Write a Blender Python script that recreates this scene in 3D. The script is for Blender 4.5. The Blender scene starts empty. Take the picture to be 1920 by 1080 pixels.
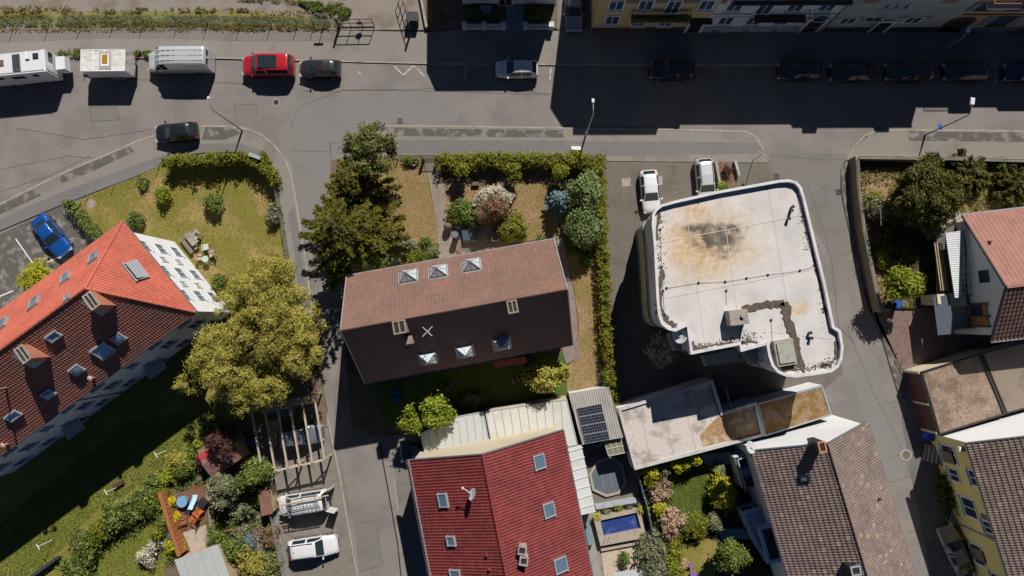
import bpy, bmesh, math, random
import numpy as np
from mathutils import Vector, Matrix
random.seed(7); rng = np.random.default_rng(11)
S = bpy.context.scene
COL = S.collection
# ------------------------------------------------------------------ camera
CAMH = 65.0; FPX = 1280.0; NX, NY = 972.0, 600.0        # nadir point in the 1920x1080 picture
_f = Vector((-(NX-960)/FPX, (NY-540)/FPX, -1.0)).normalized()
_u = (Vector((0,1,0)) - _f*_f.y).normalized()
_r = _f.cross(_u).normalized(); _u = _r.cross(_f).normalized()
cam = bpy.data.cameras.new('camera'); cam.lens = 24.0; cam.sensor_width = 36.0
cam.clip_start = 0.5; cam.clip_end = 2000.0
camo = bpy.data.objects.new('camera', cam); COL.objects.link(camo)
camo.matrix_world = Matrix(((_r.x,_u.x,-_f.x,0),(_r.y,_u.y,-_f.y,0),(_r.z,_u.z,-_f.z,CAMH),(0,0,0,1)))
S.camera = camo
# ------------------------------------------------------------------ light
SUN_EL = math.radians(43.0)
SX, SY = 0.284, 0.959                                     # horizontal direction towards the sun
w = bpy.data.worlds.new('World'); S.world = w; w.use_nodes = True
nt = w.node_tree; bg = nt.nodes['Background']
sky = nt.nodes.new('ShaderNodeTexSky'); sky.sky_type = 'NISHITA'; sky.sun_disc = False
sky.sun_elevation = SUN_EL; sky.sun_rotation = math.atan2(SX, SY)
sky.air_density = 1.0; sky.dust_density = 0.0; sky.ozone_density = 3.0; sky.altitude = 7000
nt.links.new(sky.outputs[0], bg.inputs[0]); bg.inputs[1].default_value = 0.05
sl = bpy.data.lights.new('sun', 'SUN'); sl.energy = 5.0; sl.angle = math.radians(0.5); sl.color = (1.0, 0.95, 0.88)
so = bpy.data.objects.new('sun', sl); COL.objects.link(so)
_sd = Vector((SX*math.cos(SUN_EL), SY*math.cos(SUN_EL), math.sin(SUN_EL)))
so.rotation_euler = _sd.to_track_quat('Z', 'Y').to_euler(); so.location = (20, 60, 60)
S.view_settings.view_transform = 'Standard'; S.view_settings.look = 'None'
S.view_settings.exposure = 0.0; S.view_settings.gamma = 1.0
S.render.engine = 'CYCLES'; S.cycles.diffuse_bounces = 1
# ------------------------------------------------------------------ projection helpers
def ray(px, py):
    return (_f + _r*((px-960)/FPX) + _u*((540-py)/FPX))
def P(px, py, h=0.0):
    d = ray(px, py); t = (h-CAMH)/d.z
    return Vector((d.x*t, d.y*t, h))
def pg(pts, h=0.0): return [P(x, y, h) for x, y in pts]
def onplane(px, py, p0, n):
    o = Vector((0,0,CAMH)); d = ray(px, py)
    return o + d*((p0-o).dot(n)/d.dot(n))
def xy(v): return Vector((v.x, v.y, 0))
PI = math.pi
# ------------------------------------------------------------------ materials
MATS = {}
def nodes(name):
    m = bpy.data.materials.new(name); m.use_nodes = True
    return m, m.node_tree, m.node_tree.nodes['Principled BSDF']
def mathn(t, op, a, b=None):
    n = t.nodes.new('ShaderNodeMath'); n.operation = op
    for i, v in enumerate((a, b)):
        if v is None: continue
        if isinstance(v, (int, float)): n.inputs[i].default_value = v
        else: t.links.new(v, n.inputs[i])
    return n.outputs[0]
def noise(t, vec, scale, detail=4, rough=0.6):
    n = t.nodes.new('ShaderNodeTexNoise'); n.inputs['Scale'].default_value = scale
    n.inputs['Detail'].default_value = detail; n.inputs['Roughness'].default_value = rough
    t.links.new(vec, n.inputs['Vector']); return n.outputs['Fac']
def ramp(t, fac, a, b):
    n = t.nodes.new('ShaderNodeMapRange'); n.interpolation_type = 'SMOOTHSTEP'
    n.inputs[1].default_value = a; n.inputs[2].default_value = b
    t.links.new(fac, n.inputs[0]); return n.outputs[0]
def mix(t, fac, a, b, mode='MIX'):
    n = t.nodes.new('ShaderNodeMix'); n.data_type = 'RGBA'; n.blend_type = mode
    if isinstance(fac, (int, float)): n.inputs[0].default_value = fac
    else: t.links.new(fac, n.inputs[0])
    for i, v in ((6, a), (7, b)):
        if isinstance(v, tuple): n.inputs[i].default_value = (*v[:3], 1)
        else: t.links.new(v, n.inputs[i])
    return n.outputs[2]
def geo(t):
    n = t.nodes.new('ShaderNodeNewGeometry'); return n.outputs['Position']
def bump(t, b, h, strength, dist=0.02):
    n = t.nodes.new('ShaderNodeBump'); n.inputs['Strength'].default_value = strength
    n.inputs['Distance'].default_value = dist
    t.links.new(h, n.inputs['Height']); t.links.new(n.outputs[0], b.inputs['Normal'])
def sc(c, k): return tuple(min(1, x*k) for x in c)
def mat(name, c, rough=0.8, metal=0.0, var=0.15, vs=0.6, fine=0.12, fs=14.0, bmp=0.2, c2=None, patch=(0.48, 0.68), spec=0.3, spots=0.0):
    """plain surface: base colour, broad blotches towards c2, fine grain, slight bump"""
    if name in MATS: return MATS[name]
    m, t, b = nodes(name); g = geo(t)
    c2 = c2 or sc(c, 1-var*2)
    n1 = ramp(t, noise(t, g, vs, 5), *patch)
    col = mix(t, n1, c, c2)
    if spots:
        col = mix(t, mathn(t, 'MULTIPLY', ramp(t, noise(t, g, 1.7, 6, .75), .58, .74), spots), col, sc(c, .6)); col = mix(t, mathn(t, 'MULTIPLY', ramp(t, noise(t, g, 4.3, 3, .6), .68, .78), spots), col, sc(c, 1.35))
    n2 = noise(t, g, fs, 3)
    k = t.nodes.new('ShaderNodeMapRange'); t.links.new(n2, k.inputs[0])
    k.inputs[1].default_value = 0.25; k.inputs[2].default_value = 0.75
    k.inputs[3].default_value = 1-fine; k.inputs[4].default_value = 1+fine
    col = mix(t, 1.0, col, k.outputs[0], 'MULTIPLY')
    t.links.new(col, b.inputs['Base Color'])
    b.inputs['Roughness'].default_value = rough; b.inputs['Metallic'].default_value = metal
    b.inputs['Specular IOR Level'].default_value = spec
    if bmp: bump(t, b, n2, bmp)
    MATS[name] = m; return m
def plain(name, c, rough=0.5, metal=0.0, spec=0.5, coat=0.0):
    if name in MATS: return MATS[name]
    m, t, b = nodes(name)
    g = geo(t); col = mix(t, noise(t, g, 3.0, 3), sc(c, 0.9), sc(c, 1.08))
    t.links.new(col, b.inputs['Base Color'])
    b.inputs['Roughness'].default_value = rough; b.inputs['Metallic'].default_value = metal
    b.inputs['Specular IOR Level'].default_value = spec; b.inputs['Coat Weight'].default_value = coat
    b.inputs['Coat Roughness'].default_value = 0.05
    MATS[name] = m; return m
def tile_mat(name, c, c2, pan, course, var=0.25, rough=0.75, odd=None):
    """roof tiles: tone per tile from the UV cell, plus broad weathering"""
    if name in MATS: return MATS[name]
    m, t, b = nodes(name); g = geo(t)
    uv = t.nodes.new('ShaderNodeUVMap').outputs[0]
    d = t.nodes.new('ShaderNodeVectorMath'); d.operation = 'DIVIDE'; t.links.new(uv, d.inputs[0]); d.inputs[1].default_value = (pan, course, 1)
    f = t.nodes.new('ShaderNodeVectorMath'); f.operation = 'FLOOR'; t.links.new(d.outputs[0], f.inputs[0])
    wn = t.nodes.new('ShaderNodeTexWhiteNoise'); wn.noise_dimensions = '2D'; t.links.new(f.outputs[0], wn.inputs['Vector'])
    k = t.nodes.new('ShaderNodeMapRange'); t.links.new(wn.outputs['Value'], k.inputs[0])
    k.inputs[3].default_value = 1-var; k.inputs[4].default_value = 1+var
    base = mix(t, ramp(t, noise(t, g, 0.5, 6, 0.7), 0.4, 0.65), c, c2)
    base = mix(t, mathn(t, 'MULTIPLY', ramp(t, noise(t, g, 5.0, 4), 0.5, 0.8), 0.35), base, sc(c2, 0.7))
    col = mix(t, 1.0, base, k.outputs[0], 'MULTIPLY')
    if odd:
        col = mix(t, mathn(t, 'GREATER_THAN', wn.outputs['Value'], 0.985), col, odd)
    t.links.new(col, b.inputs['Base Color']); b.inputs['Roughness'].default_value = rough
    b.inputs['Specular IOR Level'].default_value = 0.3
    bump(t, b, noise(t, g, 25, 3), 0.2)
    MATS[name] = m; return m
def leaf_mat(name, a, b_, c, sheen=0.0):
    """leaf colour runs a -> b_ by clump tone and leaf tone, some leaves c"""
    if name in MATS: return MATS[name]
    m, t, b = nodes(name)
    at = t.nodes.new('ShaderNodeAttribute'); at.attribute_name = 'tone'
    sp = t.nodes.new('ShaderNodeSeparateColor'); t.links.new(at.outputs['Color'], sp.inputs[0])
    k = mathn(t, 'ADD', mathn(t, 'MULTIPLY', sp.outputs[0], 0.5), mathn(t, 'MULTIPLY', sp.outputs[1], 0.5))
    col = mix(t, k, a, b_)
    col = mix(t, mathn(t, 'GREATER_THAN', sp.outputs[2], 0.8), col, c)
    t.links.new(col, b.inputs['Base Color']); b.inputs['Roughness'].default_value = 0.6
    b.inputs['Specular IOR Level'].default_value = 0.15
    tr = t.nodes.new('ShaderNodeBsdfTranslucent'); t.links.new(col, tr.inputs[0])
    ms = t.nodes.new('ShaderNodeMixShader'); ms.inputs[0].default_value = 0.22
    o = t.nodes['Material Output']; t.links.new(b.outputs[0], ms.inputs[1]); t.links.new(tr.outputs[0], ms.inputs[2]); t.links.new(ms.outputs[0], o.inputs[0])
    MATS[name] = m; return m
def glass(name='window_glass', c=(0.03, 0.05, 0.07), rough=0.08):
    return plain(name, c, rough, 0.0, 0.7)
# ------------------------------------------------------------------ mesh builder
class MB:
    def __init__(s): s.v = []; s.f = []; s.sm = []; s.uv = None
    def add(s, vs, fs, smooth=False):
        o = len(s.v); s.v += [tuple(p) for p in vs]
        s.f += [tuple(i+o for i in f) for f in fs]; s.sm += [smooth]*len(fs); return s
    def box(s, c, size, rz=0.0, taper=1.0, rm=None):
        x, y, z = (k/2 for k in size); M = rm or Matrix.Rotation(rz, 3, 'Z'); c = Vector(c)
        vs = []
        for dz, k in ((-z, 1.0), (z, taper)):
            for dx, dy in ((-x,-y),(x,-y),(x,y),(-x,y)): vs.append(c + M @ Vector((dx*k, dy*k, dz)))
        return s.add(vs, [(3,2,1,0),(4,5,6,7),(0,1,5,4),(1,2,6,5),(2,3,7,6),(3,0,4,7)])
    def prism(s, poly, z0, z1, bottom=False):
        n = len(poly); a = sum(poly[i][0]*poly[(i+1)%n][1]-poly[(i+1)%n][0]*poly[i][1] for i in range(n))
        if a < 0: poly = poly[::-1]
        vs = [(p[0], p[1], z0) for p in poly]+[(p[0], p[1], z1) for p in poly]
        fs = [tuple(range(n, 2*n))]+[(i, (i+1)%n, n+(i+1)%n, n+i) for i in range(n)]
        if bottom: fs.append(tuple(range(n-1, -1, -1)))
        return s.add(vs, fs)
    def poly(s, pts, flip=False):
        n = len(pts); return s.add(pts, [tuple(range(n)) if not flip else tuple(range(n-1,-1,-1))])
    def beam(s, a, b, w=0.08, h=0.08):
        a = Vector(a); b = Vector(b); d = (b-a); L = d.length
        if L < 1e-5: return s
        d.normalize(); up = Vector((0,0,1)) if abs(d.z) < 0.95 else Vector((1,0,0))
        x = d.cross(up).normalized(); z = x.cross(d)
        M = Matrix((x, d, z)).transposed()
        return s.box((a+b)/2, (w, L, h), rm=M)
    def cyl(s, a, b, r, r2=None, n=10, smooth=True, caps=True):
        a = Vector(a); b = Vector(b); r2 = r if r2 is None else r2; d = (b-a).normalized()
        x = d.orthogonal().normalized(); y = d.cross(x)
        vs = [c + (x*math.cos(2*PI*i/n)+y*math.sin(2*PI*i/n))*q for c, q in ((a, r), (b, r2)) for i in range(n)]
        s.add(vs, [(i, (i+1)%n, n+(i+1)%n, n+i) for i in range(n)], smooth)
        if caps:
            s.add(vs[n:], [tuple(range(n))]); s.add(vs[:n], [tuple(range(n-1,-1,-1))])
        return s
    def tube(s, pts, r, n=6, r2=None):
        k = len(pts)-1
        for i in range(k):
            ra = r if r2 is None else r+(r2-r)*i/k; rb = r if r2 is None else r+(r2-r)*(i+1)/k
            s.cyl(pts[i], pts[i+1], ra, rb, n)
        return s
    def ball(s, c, r, n=10, m=6, sz=1.0, z0=-1.0):
        vs = []; c = Vector(c)
        for j in range(m+1):
            ph = -PI/2 + PI*j/m; ph = max(ph, math.asin(max(-1, z0)))
            for i in range(n):
                a = 2*PI*i/n; vs.append(c+Vector((r*math.cos(ph)*math.cos(a), r*math.cos(ph)*math.sin(a), r*sz*math.sin(ph))))
        return s.add(vs, [(j*n+i, j*n+(i+1)%n, (j+1)*n+(i+1)%n, (j+1)*n+i) for j in range(m) for i in range(n)], True)
    def strip(s, line, w0, w1, z0, z1, closed=False):
        """solid band following a ground line, from offset w0 to w1 on its left side"""
        L = [Vector((p[0], p[1], 0)) for p in line]; n = len(L); a = []; b = []
        for i in range(n):
            p = L[i]
            d0 = (p-L[i-1]).normalized() if (i > 0 or closed) else None
            d1 = (L[(i+1)%n]-p).normalized() if (i < n-1 or closed) else None
            d = ((d0 or d1)+(d1 or d0)).normalized(); q = Vector((-d.y, d.x, 0))
            k = 1/max(0.4, q.dot(Vector((-(d1 or d0).y, (d1 or d0).x, 0))))
            a.append(p+q*w0*k); b.append(p+q*w1*k)
        m = n if closed else n-1
        vs = [(p.x, p.y, z0) for p in a]+[(p.x, p.y, z0) for p in b]+[(p.x, p.y, z1) for p in a]+[(p.x, p.y, z1) for p in b]
        fs = []
        for i in range(m):
            j = (i+1) % n
            fs += [(2*n+i, 2*n+j, 3*n+j, 3*n+i), (i, j, 2*n+j, 2*n+i), (n+j, n+i, 3*n+i, 3*n+j), (j, i, n+i, n+j)]
        if not closed: fs += [(0, 2*n, 3*n, n), (n-1, 2*n-1, 4*n-1, 3*n-1)]
        return s.add(vs, fs)
    def build(s, name, m, parent=None, org=None):
        if parent is not None and org is None: org = Vector(parent.get('_org', (0,0,0)))
        org = Vector(org) if org is not None else Vector((0,0,0))
        me = bpy.data.meshes.new(name)
        me.from_pydata([(p[0]-org.x, p[1]-org.y, p[2]-org.z) for p in s.v], [], s.f)
        me.polygons.foreach_set('use_smooth', s.sm)
        if s.uv: 
            l = me.uv_layers.new(name='UVMap'); l.data.foreach_set('uv', s.uv)
        bm = bmesh.new(); bm.from_mesh(me); bmesh.ops.recalc_face_normals(bm, faces=bm.faces); bm.to_mesh(me); bm.free()
        me.materials.append(m); me.update()
        o = bpy.data.objects.new(name, me); COL.objects.link(o)
        if parent is not None: o.parent = parent; o['_org'] = tuple(org)
        else: o.location = org; o['_org'] = tuple(org)
        return o
def tag(o, label=None, cat=None, group=None, kind=None):
    if label: o['label'] = label
    if cat: o['category'] = cat
    if group: o['group'] = group
    if kind: o['kind'] = kind
    return o
def thing(name, label, cat, loc=(0,0,0), group=None):
    o = bpy.data.objects.new(name, None); COL.objects.link(o); o.location = loc; o['_org'] = tuple(loc)
    o.empty_display_size = 0.3
    return tag(o, label, cat, group)
def local(name, label, cat, group=None):                  # built round the origin, moved afterwards
    return thing(name, label, cat, (0,0,0), group)
def put(o, loc, rz=0.0, s=1.0):
    o.location = loc; o.rotation_euler = (0, 0, rz); o.scale = (s, s, s); return o
def copy_tree(o, parent=None):
    c = o.copy(); COL.objects.link(c); c.parent = parent
    for ch in [x for x in o.children]: copy_tree(ch, c)
    return c
def struct(name, mb, m): return tag(mb.build(name, m), kind='structure')
# ------------------------------------------------------------------ base materials
asph = mat('asphalt', (0.245,0.222,0.202), 0.9, var=0.07, vs=0.35, fine=0.18, fs=24, bmp=0.3, c2=(0.20,0.183,0.17), patch=(0.38,0.66), spec=.1, spots=.45)
asph2 = mat('asphalt_patch', (0.20,0.185,0.17), 0.9, vs=0.4, fine=0.18, fs=30, bmp=0.3, c2=(0.17,0.158,0.147))
asphd = mat('asphalt_dark', (0.115,0.105,0.095), 0.9, vs=1.1, fine=0.25, fs=9, bmp=0.3, c2=(0.24,0.22,0.20), patch=(0.5,0.62))
pave = mat('pavement_asphalt', (0.25,0.225,0.20), 0.9, vs=0.35, fine=0.15, fs=20, bmp=0.3, c2=(0.20,0.182,0.165))
paveb = mat('pavement_smooth', (0.185,0.175,0.17), 0.85, vs=0.3, fine=0.1, fs=30, c2=(0.165,0.16,0.158))
paver = mat('concrete_pavers', (0.165,0.145,0.122), 0.9, vs=0.5, fine=0.25, fs=7, bmp=0.3, c2=(0.135,0.12,0.102))
kerbm = mat('kerb_stone', (0.36,0.32,0.27), 0.85, vs=0.8, fine=0.25, fs=5, c2=(0.26,0.23,0.19))
gravel = mat('gravel', (0.27,0.235,0.205), 0.95, vs=0.5, fine=0.35, fs=12, bmp=0.5, c2=(0.20,0.165,0.135))
dirt = mat('garden_soil', (0.17,0.125,0.085), 0.95, vs=0.6, fine=0.35, fs=9, bmp=0.5, c2=(0.09,0.08,0.035))
white = mat('white_render', (0.80,0.81,0.82), 0.8, vs=0.25, fine=0.04, fs=6, bmp=0.05, c2=(0.73,0.74,0.76))
cream = mat('cream_render', (0.62,0.54,0.40), 0.85, vs=0.3, fine=0.06, bmp=0.05, c2=(0.54,0.47,0.35))
zinc = mat('zinc', (0.42,0.45,0.48), 0.45, 0.3, vs=0.8, fine=0.06, bmp=0.0, c2=(0.34,0.37,0.40))
metal = plain('grey_metal', (0.30,0.31,0.33), 0.45, 0.6)
steel = plain('dark_metal', (0.045,0.045,0.05), 0.5, 0.4)
wood = mat('raw_wood', (0.52,0.38,0.24), 0.8, vs=2, fine=0.18, fs=8, c2=(0.40,0.29,0.18))
bark = mat('bark', (0.12,0.09,0.065), 0.95, vs=3, fine=0.3, fs=12)
gl = glass()
rgl = plain('roof_glass', (0.22,0.32,0.42), .12, .5, .9)  # sky reflection painted in as a lighter, bluer base colour
# ------------------------------------------------------------------ foliage
def leaf_object(name, C_, N_, size, tone, m, parent=None, org=(0,0,0), aspect=0.55, A_=None):
    """N_ diamond leaves, C_ centres, N_ normals, size per leaf, tone (n,3)"""
    n = len(C_)
    r = rng.normal(size=(n, 3))
    if A_ is None:
        a = np.cross(N_, r); 
    else: a = A_.copy()
    a /= np.linalg.norm(a, axis=1, keepdims=True)+1e-9
    b = np.cross(N_, a); b /= np.linalg.norm(b, axis=1, keepdims=True)+1e-9
    s = np.asarray(size).reshape(-1, 1)*np.ones((n, 1))
    dr = N_*s*0.18
    v = np.stack([C_+a*s-dr, C_+b*s*aspect, C_-a*s-dr, C_-b*s*aspect], 1).reshape(-1, 3) - np.asarray(org)
    me = bpy.data.meshes.new(name)
    me.vertices.add(4*n); me.loops.add(4*n); me.polygons.add(n)
    me.vertices.foreach_set('co', v.astype(np.float32).ravel())
    me.loops.foreach_set('vertex_index', np.arange(4*n, dtype=np.int32))
    me.polygons.foreach_set('loop_start', np.arange(0, 4*n, 4, dtype=np.int32))
    me.polygons.foreach_set('loop_total', np.full(n, 4, dtype=np.int32))
    at = me.color_attributes.new('tone', 'FLOAT_COLOR', 'POINT')
    c4 = np.ones((n, 4)); c4[:, :3] = tone; at.data.foreach_set('color', np.repeat(c4, 4, 0).astype(np.float32).ravel())
    me.materials.append(m); me.update(calc_edges=True)
    o = bpy.data.objects.new(name, me); COL.objects.link(o)
    if parent is not None: o.parent = parent
    else: o.location = org; o['_org'] = tuple(org)
    return o
def clump_leaves(blobs, n, size, up=0.5, inner=0.35, shell=0.25):
    """blobs: (x,y,z,rx,ry,rz); leaves near the shell of each blob, facing out and up"""
    B = np.array(blobs, float); wt = (B[:,3]*B[:,4]+B[:,3]*B[:,5]+B[:,4]*B[:,5]); wt /= wt.sum()
    q = max(6, n//9); kt = rng.choice(len(B), q, p=wt); dt = rng.normal(size=(q, 3)); dt[:,2] += 0.3
    dt /= np.linalg.norm(dt, axis=1, keepdims=True)
    rt = np.where(rng.random(q) < inner, rng.random(q)**0.5, 1-shell*rng.random(q)**1.3+0.45*rng.random(q)**2.5)
    tc = B[kt,:3] + dt*B[kt,3:6]*rt[:,None]; j = rng.integers(0, q, n); k = kt[j]; d = dt[j]
    C_ = tc[j] + rng.normal(size=(n,3))*np.array([1,1,.75])*size*1.25
    N_ = d*0.9 + rng.normal(size=(n,3))*0.45; N_[:,2] += up; N_ /= np.linalg.norm(N_, axis=1, keepdims=True)
    bt = rng.random(len(B)); tt = rng.random(q); tone = np.stack([0.5*bt[k]+0.5*tt[j], rng.random(n), rng.random(n)], 1)
    sz = size*(0.65+0.7*rng.random(n))
    return C_, N_, sz, tone
def crown_blobs(cx, cy, cz, rx, ry, rz, k, rr=(0.28,0.5), flat=0.8, seed=None):
    r_ = np.random.default_rng(seed); out = []
    for i in range(k):
        d = r_.normal(size=3); d /= np.linalg.norm(d); q = r_.random()**0.45*0.78
        s = r_.uniform(*rr)
        out.append((cx+d[0]*rx*q, cy+d[1]*ry*q, cz+d[2]*rz*q, rx*s, ry*s, min(rx,ry)*s*flat))
    return out
def tree(name, label, cat, px, py, hc, rx, ry, rz, m, n=6000, leaf=0.16, k=22, group=None, rr=(0.26,0.46), trunk=0.14, up=0.5, seed=None, inner=0.35, kind_parts=('crown','trunk'), z0=0.0, limbs=7):
    c = P(px, py, hc); org = (c.x, c.y, z0)
    t = thing(name, label, cat, org, group)
    bl = crown_blobs(c.x, c.y, hc, rx, ry, rz, k, rr, seed=seed if seed is not None else int(px*7+py))
    C_, N_, sz, tone = clump_leaves(bl, n, leaf, up, inner)
    keep = C_[:,2] > z0+0.05
    leaf_object(kind_parts[0], C_[keep], N_[keep], sz[keep], tone[keep], m, t, org)
    mb = MB(); top = Vector((c.x, c.y, hc+rz*0.3)); base = Vector((c.x, c.y, z0)); mid = base.lerp(top, 0.45)+Vector((0.06*rx, -0.05*rx, 0))
    mb.tube([base, base.lerp(mid, .5), mid, top], trunk, 8, trunk*0.3)
    for b in bl[:limbs]:
        e = Vector(b[:3]); s = base.lerp(top, 0.35+0.3*random.random())
        mb.tube([s, s.lerp(e, 0.5)+Vector((0,0,-0.1*rz)), e], trunk*0.4, 5, trunk*0.12)
    mb.build(kind_parts[1], bark, t, org)
    return t
def shrub(label, px, py, h, r, m, n=900, leaf=0.10, cat='shrub', name='garden_shrub', group=None, ry=None, k=9, z0=0.05, up=0.6, rot=None, rr=(0.38,0.62)):
    """low bush standing on the ground; (px,py) is its middle"""
    c = P(px, py, h*0.5); org = (c.x, c.y, z0); ry = ry or r
    bl = crown_blobs(c.x, c.y, z0+h*0.5, r, ry, h*0.45, k, rr, seed=int(px*13+py*5))
    if rot:
        ca, sa = math.cos(rot), math.sin(rot)
        bl = [(c.x+(b[0]-c.x)*ca-(b[1]-c.y)*sa, c.y+(b[0]-c.x)*sa+(b[1]-c.y)*ca, b[2], min(b[3],b[4]), min(b[3],b[4]), b[5]) for b in bl]
    bl.append((c.x, c.y, z0+h*0.4, r*0.6 if not rot else min(r,ry)*.7, ry*0.6 if not rot else min(r,ry)*.7, h*0.4))
    C_, N_, sz, tone = clump_leaves(bl, n, leaf, up, 0.3)
    keep = C_[:,2] > z0
    t = thing(name, label, cat, org, group)
    leaf_object('foliage', C_[keep], N_[keep], sz[keep], tone[keep], m, t, org)
    mb = MB(); base = Vector(org)
    for b in bl[:5]: mb.tube([base, Vector(b[:3])], 0.035, 5, 0.012)
    mb.build('stem', bark, t, org)
    return t
def conifer(name, label, px, py, hpx, H, R, m, n=14000, levels=16, leaf=0.2, cat='tree', group=None, droop=0.25, prof=0.8, z0=0.0, sx=1.0, sy=1.0):
    """layered branches with needle sprays; (px,py) where its middle shows at height hpx"""
    c = P(px, py, hpx); org = (c.x, c.y, z0); t = thing(name, label, cat, org, group)
    Cs=[];Ns=[];As=[];Ts=[]; mb = MB(); mb.tube([Vector((c.x,c.y,z0)), Vector((c.x,c.y,z0+H*.5)), Vector((c.x,c.y,z0+H))], 0.2, 8, 0.03)
    br = []
    for L in range(levels):
        f = L/(levels-1); z = z0+0.8+(H-0.9)*f; r = R*(1-f)**prof+0.15
        nb = 9 if f < .6 else 7
        for j in range(nb):
            a = 2*PI*(j+rng.random()*0.7)/nb+L*0.9; rr_ = r*(0.72+0.45*rng.random()); br.append((a, z, rr_))
    wt = np.array([b[2]**1.6 for b in br]); wt /= wt.sum(); cnt = rng.multinomial(n, wt)
    for (a, z, r), q in zip(br, cnt):
        if q == 0: continue
        d = np.array([math.cos(a)*sx, math.sin(a)*sy, 0]); p = np.array([-math.sin(a), math.cos(a), 0])
        u_ = 0.25+0.75*rng.random(q)**0.75; side = rng.normal(size=q)*0.10*(1.25-u_)*r
        hz = -droop*u_*r*0.6 + 0.25*u_**3*r*0.5 + rng.normal(size=q)*0.06
        C_ = np.array([c.x, c.y, z])+d*(u_*r)[:,None]+p*side[:,None]+np.array([0,0,1])*hz[:,None]
        A = d+p*np.sign(side)[:,None]*0.7+rng.normal(size=(q,3))*0.3; N_ = np.array([0,0,1.0])+rng.normal(size=(q,3))*0.5
        tb = rng.random()
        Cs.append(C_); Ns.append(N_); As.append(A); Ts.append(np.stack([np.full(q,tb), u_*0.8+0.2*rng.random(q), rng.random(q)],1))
        e = Vector((c.x+d[0]*r*.8, c.y+d[1]*r*.8, z-droop*r*.4)); mb.tube([Vector((c.x,c.y,z)), e], 0.04, 4, 0.015)
    C_ = np.concatenate(Cs); N_ = np.concatenate(Ns); N_ /= np.linalg.norm(N_,axis=1,keepdims=True)
    leaf_object('crown', C_, N_, leaf*(0.6+0.8*rng.random(len(C_))), np.concatenate(Ts), m, t, org, 0.4, np.concatenate(As))
    mb.build('trunk', bark, t, org); return t
def hedge(name, label, pts, wd, h, m, n=6000, leaf=0.11, group=None, cat='hedge', z0=0.05, lump=0.35, core=None):
    """clipped hedge along a centre line of pixels given at its top height"""
    L = [P(x, y, h) for x, y in pts]; org = (L[0].x, L[0].y, z0)
    t = thing(name, label, cat, org, group); bl = []
    for i in range(len(L)-1):
        a, b = L[i], L[i+1]; d = (b-a).length; k = max(1, int(d/(wd*0.45)))
        q = (b-a).normalized(); q = Vector((-q.y, q.x, 0))
        for j in range(k+1):
            p = a.lerp(b, j/k)
            for o_ in (-0.22, 0.22):
                e = p+q*wd*(o_+rng.normal()*0.06)
                bl.append((e.x, e.y, z0+h*0.5+rng.normal()*0.06, wd*(0.36+0.08*rng.random()), wd*(0.36+0.08*rng.random()), h*(0.5+lump*0.3*(rng.random()-.5))))
    C_, N_, sz, tone = clump_leaves(bl, n, leaf, 0.5, 0.2, 0.2)
    keep = C_[:,2] > z0
    leaf_object('foliage', C_[keep], N_[keep], sz[keep], tone[keep], m, t, org)
    mb = MB(); mb.strip([(p.x,p.y) for p in L], -wd*0.22, wd*0.22, z0, z0+h*0.72); mb.build('blocking_core', core or MATS['hedge_blocking_core'], t, org)  # unseen opaque core added inside the leaves to block light
    return t
mat('hedge_blocking_core', (0.05,0.045,0.025), 0.95)
def scatter(name, polys, n, size, m, z0, hmax=0.12, up=0.9, patchy=0):
    """loose tufts over ground polygons given in pixels, one countless mass"""
    pts = []
    A = []
    for p in polys:
        v = [P(x, y, z0) for x, y in p]; A.append(abs(sum(v[i].x*v[(i+1)%len(v)].y-v[(i+1)%len(v)].x*v[i].y for i in range(len(v)))))
    for p, a in zip(polys, A):
        v = [P(x, y, z0) for x, y in p]; k = int(n*a/sum(A)); X = np.array([q.x for q in v]); Y = np.array([q.y for q in v])
        x = rng.uniform(X.min(), X.max(), k*4); y = rng.uniform(Y.min(), Y.max(), k*4); ins = np.zeros(len(x), bool)
        for i in range(len(v)):
            j = i-1; c_ = ((Y[i] > y) != (Y[j] > y)) & (x < (X[j]-X[i])*(y-Y[i])/(Y[j]-Y[i]+1e-12)+X[i]); ins ^= c_
        x, y = x[ins][:k], y[ins][:k]; pts.append(np.stack([x, y, z0+rng.random(len(x))*hmax], 1))
    C_ = np.concatenate(pts)
    if patchy:
        X, Y = C_[:,0], C_[:,1]; f_ = sum(np.sin(X*a+Y*b+c)*np.cos(Y*a*1.3-X*b*.7+c*2) for a,b,c in ((.5,.9,1),(1.3,-.8,2),(2.9,2.1,.5),(5.1,-3.7,3)))
        C_ = C_[f_+rng.normal(size=len(X))*.7 > patchy-1]
    n = len(C_); N_ = rng.normal(size=(n,3))*0.5; N_[:,2] += up; N_ /= np.linalg.norm(N_,axis=1,keepdims=True)
    tone = np.stack([0.5+0.5*np.sin(C_[:,0]*0.9+np.sin(C_[:,1]*0.7)*2)*np.cos(C_[:,1]*1.1), rng.random(n), rng.random(n)],1)
    return leaf_object(name, C_, N_, size*(0.5+rng.random(n)), tone, m, None, (0,0,0), 0.35)
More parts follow.
